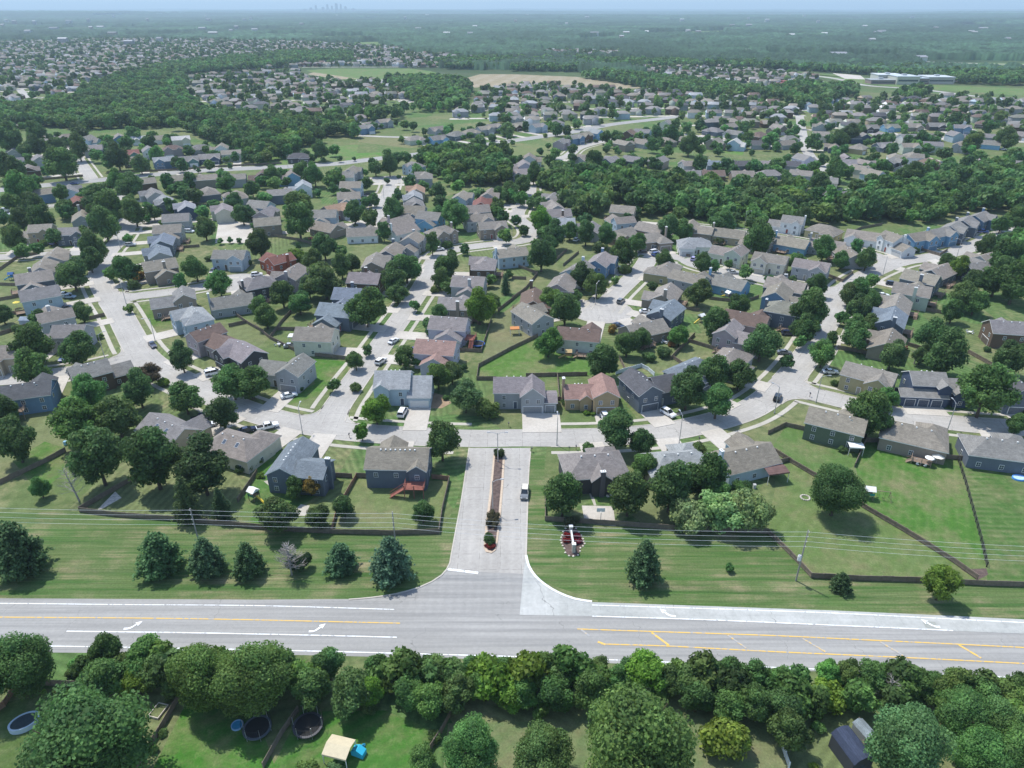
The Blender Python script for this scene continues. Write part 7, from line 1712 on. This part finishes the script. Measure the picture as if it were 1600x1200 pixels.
# dead trees
def dead(x, y, h, lab, seed, lean=0, n=34, fat=1.0):
    rg = random.Random(seed); m = MB(); b = MB(); tip = (lean, 0, h)
    m.tube([(0, 0, 0), (lean * .3, 0, h * .35), (lean * .7, 0, h * .7), tip], [.22, .17, .10, .03], 7)
    for i in range(n):
        f = .22 + .72 * i / n; a = rg.uniform(0, 6.28); L = h * .34 * (1.1 - f) * rg.uniform(.7, 1.3) + .5; s = (lean * f, 0, h * f)
        e = (s[0] + math.cos(a) * L, s[1] + math.sin(a) * L, s[2] + L * .45); md = tuple((p + q) / 2 + rg.uniform(-.1, .1) for p, q in zip(s, e))
        b.tube([s, md, e], [.06 * fat, .04 * fat, .015 * fat], 4)
        for k in range(3): u = rg.uniform(.4, .9); q = tuple(p + (r - p) * u for p, r in zip(s, e)); a2 = a + rg.uniform(-1, 1); b.tube([q, (q[0] + math.cos(a2) * L * .35, q[1] + math.sin(a2) * L * .35, q[2] + L * .25)], [.03 * fat, .012 * fat], 3)
    prop('bare_tree', x, y, [('trunk', m, [M['grey_bark']], None), ('branches', b, [M['grey_bark']], None)], lab, 'tree', group='bare trees')
dead(124, 783, 9.5, 'leafless grey tree standing by the fence corner, lower left', 1, -1.2)
dead(456, 898, 8.0, 'half-dead grey tree between the verge pines', 2, .2, 90, 1.5); dead(1381, 1100, 6.5, 'bare brown tree inside the belt, lower right', 3, 0, 40, .7); dead(1428, 569, 5.5, 'bare brown sapling behind the navy three-garage house', 4)
bush(468, 890, 2.6, 2.0, 3.4, (.055, .10, .035), 'green shrub growing through the half-dead grey tree', seed=31)
# mailboxes and small street things
for i, (x, y, w) in enumerate(((831,706,'right corner of the entry street'), (546,684,'street edge above the slate blue house'), (900,703,'street edge above the charcoal house'), (795,667,'street edge below the three-garage house'), (1092,690,'street edge above the pale hipped house'), (1265,620,'corner of the right junction'))):
    m = MB(); m.box(-.06, .06, -.06, .06, 0, 1.1); b_ = MB(); b_.box(-.14, .14, -.28, .28, 1.1, 1.4); prop('mailbox', x, y, [('post', m, [M['deck']], None), ('box', b_, [M['obj']], (.06, .06, .07))], 'dark mailbox at the ' + w, 'mailbox', group='mailboxes')
# ------------------------------------------------------------------ school grounds, far buildings, skyline
def big_building(x, y, vols, lab, cat='building'):
    X, Y = at(x, y); root = empty('school_building', (X, Y, 0), R(-4)); tag(root, lab, cat)
    for i, (x0, x1, y0, y1, h, wc, rc) in enumerate(vols):
        x0, x1, y0, y1, h = x0 * .72, x1 * .72, y0 * .8, y1 * .8, h * .75; rc = tuple(c * .75 for c in rc)
        m = MB(); m.box(x0, x1, y0, y1, 0, h); link('wall', m.mesh('wall', [M['siding']]), root, color=wc)
        m = MB(); m.box(x0 - .5, x1 + .5, y0 - .5, y1 + .5, h, h + .7); r = link('roof', m.mesh('roof', [M['obj']]), root, color=rc)
        m = MB(); m.box(x0 + 2, x1 - 2, y0 - .12, y0 - .02, h * .40, h * .64)
        link('window_band', m.mesh('window_band', [M['glass']]), root)
        m = MB(); m.box((x0 + x1) / 2 - 3, (x0 + x1) / 2 + 3, (y0 + y1) / 2 - 3, (y0 + y1) / 2 + 3, h + .7, h + 2.8); link('rooftop_unit', m.mesh('rooftop_unit', [M['metal']]), r)
big_building(1412, 131, [(-70,-22,-10,20,7,(.25,.19,.17),(.42,.44,.44)), (-22,22,-16,30,14,(.46,.46,.38),(.60,.66,.70)), (22,46,-6,34,10,(.22,.18,.16),(.50,.56,.60)), (46,98,-2,44,12,(.42,.40,.36),(.62,.66,.68)), (-40,10,30,70,13,(.50,.50,.46),(.70,.74,.76))], 'large pale flat-roofed school complex beside the curving road, upper right')
big_building(1262, 136, [(-60,0,-8,10,6,(.40,.34,.30),(.30,.10,.09)), (0,60,-14,6,6,(.50,.44,.40),(.40,.36,.34)), (-44,-14,10,30,8,(.3,.12,.1),(.33,.09,.08)), (60,84,-20,-4,5,(.42,.38,.36),(.34,.3,.3))], 'low school building with dark red roofs left of the pale complex')
patch('school_car_park', (1300,114, 1345,118, 1352,124, 1320,123), M['drive'], .035); patch('school_car_park', (1440,122, 1500,126, 1480,131, 1445,128), M['drive'], .035)
for i, (x, y, w, d, h) in enumerate(((1428,97,40,24,10), (1308,90,34,22,9), (1212,54,60,30,10), (1000,52,70,30,8), (250,24.5,220,50,14), (1160,84,40,20,8), (730,70,36,20,8), (183,49,36,20,8))):
    X, Y = at(x, y); m = MB(); m.box(-w/2, w/2, -d/2, d/2, 0, h); root = empty('distant_building', (X, Y, 0)); link('wall', m.mesh('wall', [M['obj']]), root, color=(.5, .5, .48)); m = MB(); m.side([(-d/2 - 1, h), (d/2 + 1, h), (0, h + 3)], -w/2 - 1, w/2 + 1); link('roof', m.mesh('roof', [M['obj']]), root, color=(.25, .25, .27) if i < 2 else (.6, .6, .6))
    tag(root, ['lone dark-roofed building at the end of the far right road', 'pale building in the trees left of the far right road', 'wide pale building far off above the right forest', 'long pale building beside the distant field', 'long white warehouse in the forest at the far left', 'white building among the trees left of the far right road', 'pale building in the forest behind the far subdivision', 'white-roofed building beside the distant left field'][i], 'building', 'distant buildings')
# downtown on the horizon
TW = [(486, 3.0, 130, 60), (494, 2.2, 190, 34), (505, 3.4, 145, 50), (512, 2.4, 210, 40), (519, 2.2, 175, 30), (526, 3.2, 235, 44), (533, 2.0, 215, 30), (540, 3.0, 160, 46), (552, 4.0, 110, 70), (476, 4, 95, 70)]
for i, (x, w, h, d) in enumerate(TW):
    Y = 15500; X = (x - 800) / FPX * depth(0, Y, 60); w = w * 14
    m = MB(); m.box(-w/2, w/2, -d/2, d/2, 0, h * .68); t = empty('office_tower', (X, Y, 0)); link('shaft', m.mesh('shaft', [M['obj']]), t, color=(.28, .30, .33)); m = MB(); m.box(-w/4, w/4, -d/4, d/4, h * .68, h * .68 + 6); link('crown', m.mesh('crown', [M['obj']]), t, color=(.28, .30, .33))
    tag(t, '%s tower in the faint downtown skyline on the horizon' % (ORD[i] + ' from left' if i else 'second lowest, leftmost') if i < 9 else 'low outermost left tower of the faint downtown skyline on the horizon', 'tower', 'downtown towers on the horizon')
# ------------------------------------------------------------------ haze
hz = MB(); hz.box(-45000, 45000, -80, 45000, -1.2, 330)
t = NT('haze'); vp = t.n('ShaderNodeVolumePrincipled'); vp.inputs['Color'].default_value = (.66, .86, 1.0, 1); vp.inputs['Density'].default_value = 0.000095; vp.inputs['Anisotropy'].default_value = 0.1
t.l(vp.outputs[0], t.out.inputs['Volume'])
tag(link('haze', hz.mesh('haze', [t.mat])), kind='stuff', label='thin blue summer haze over the whole landscape', cat='haze')
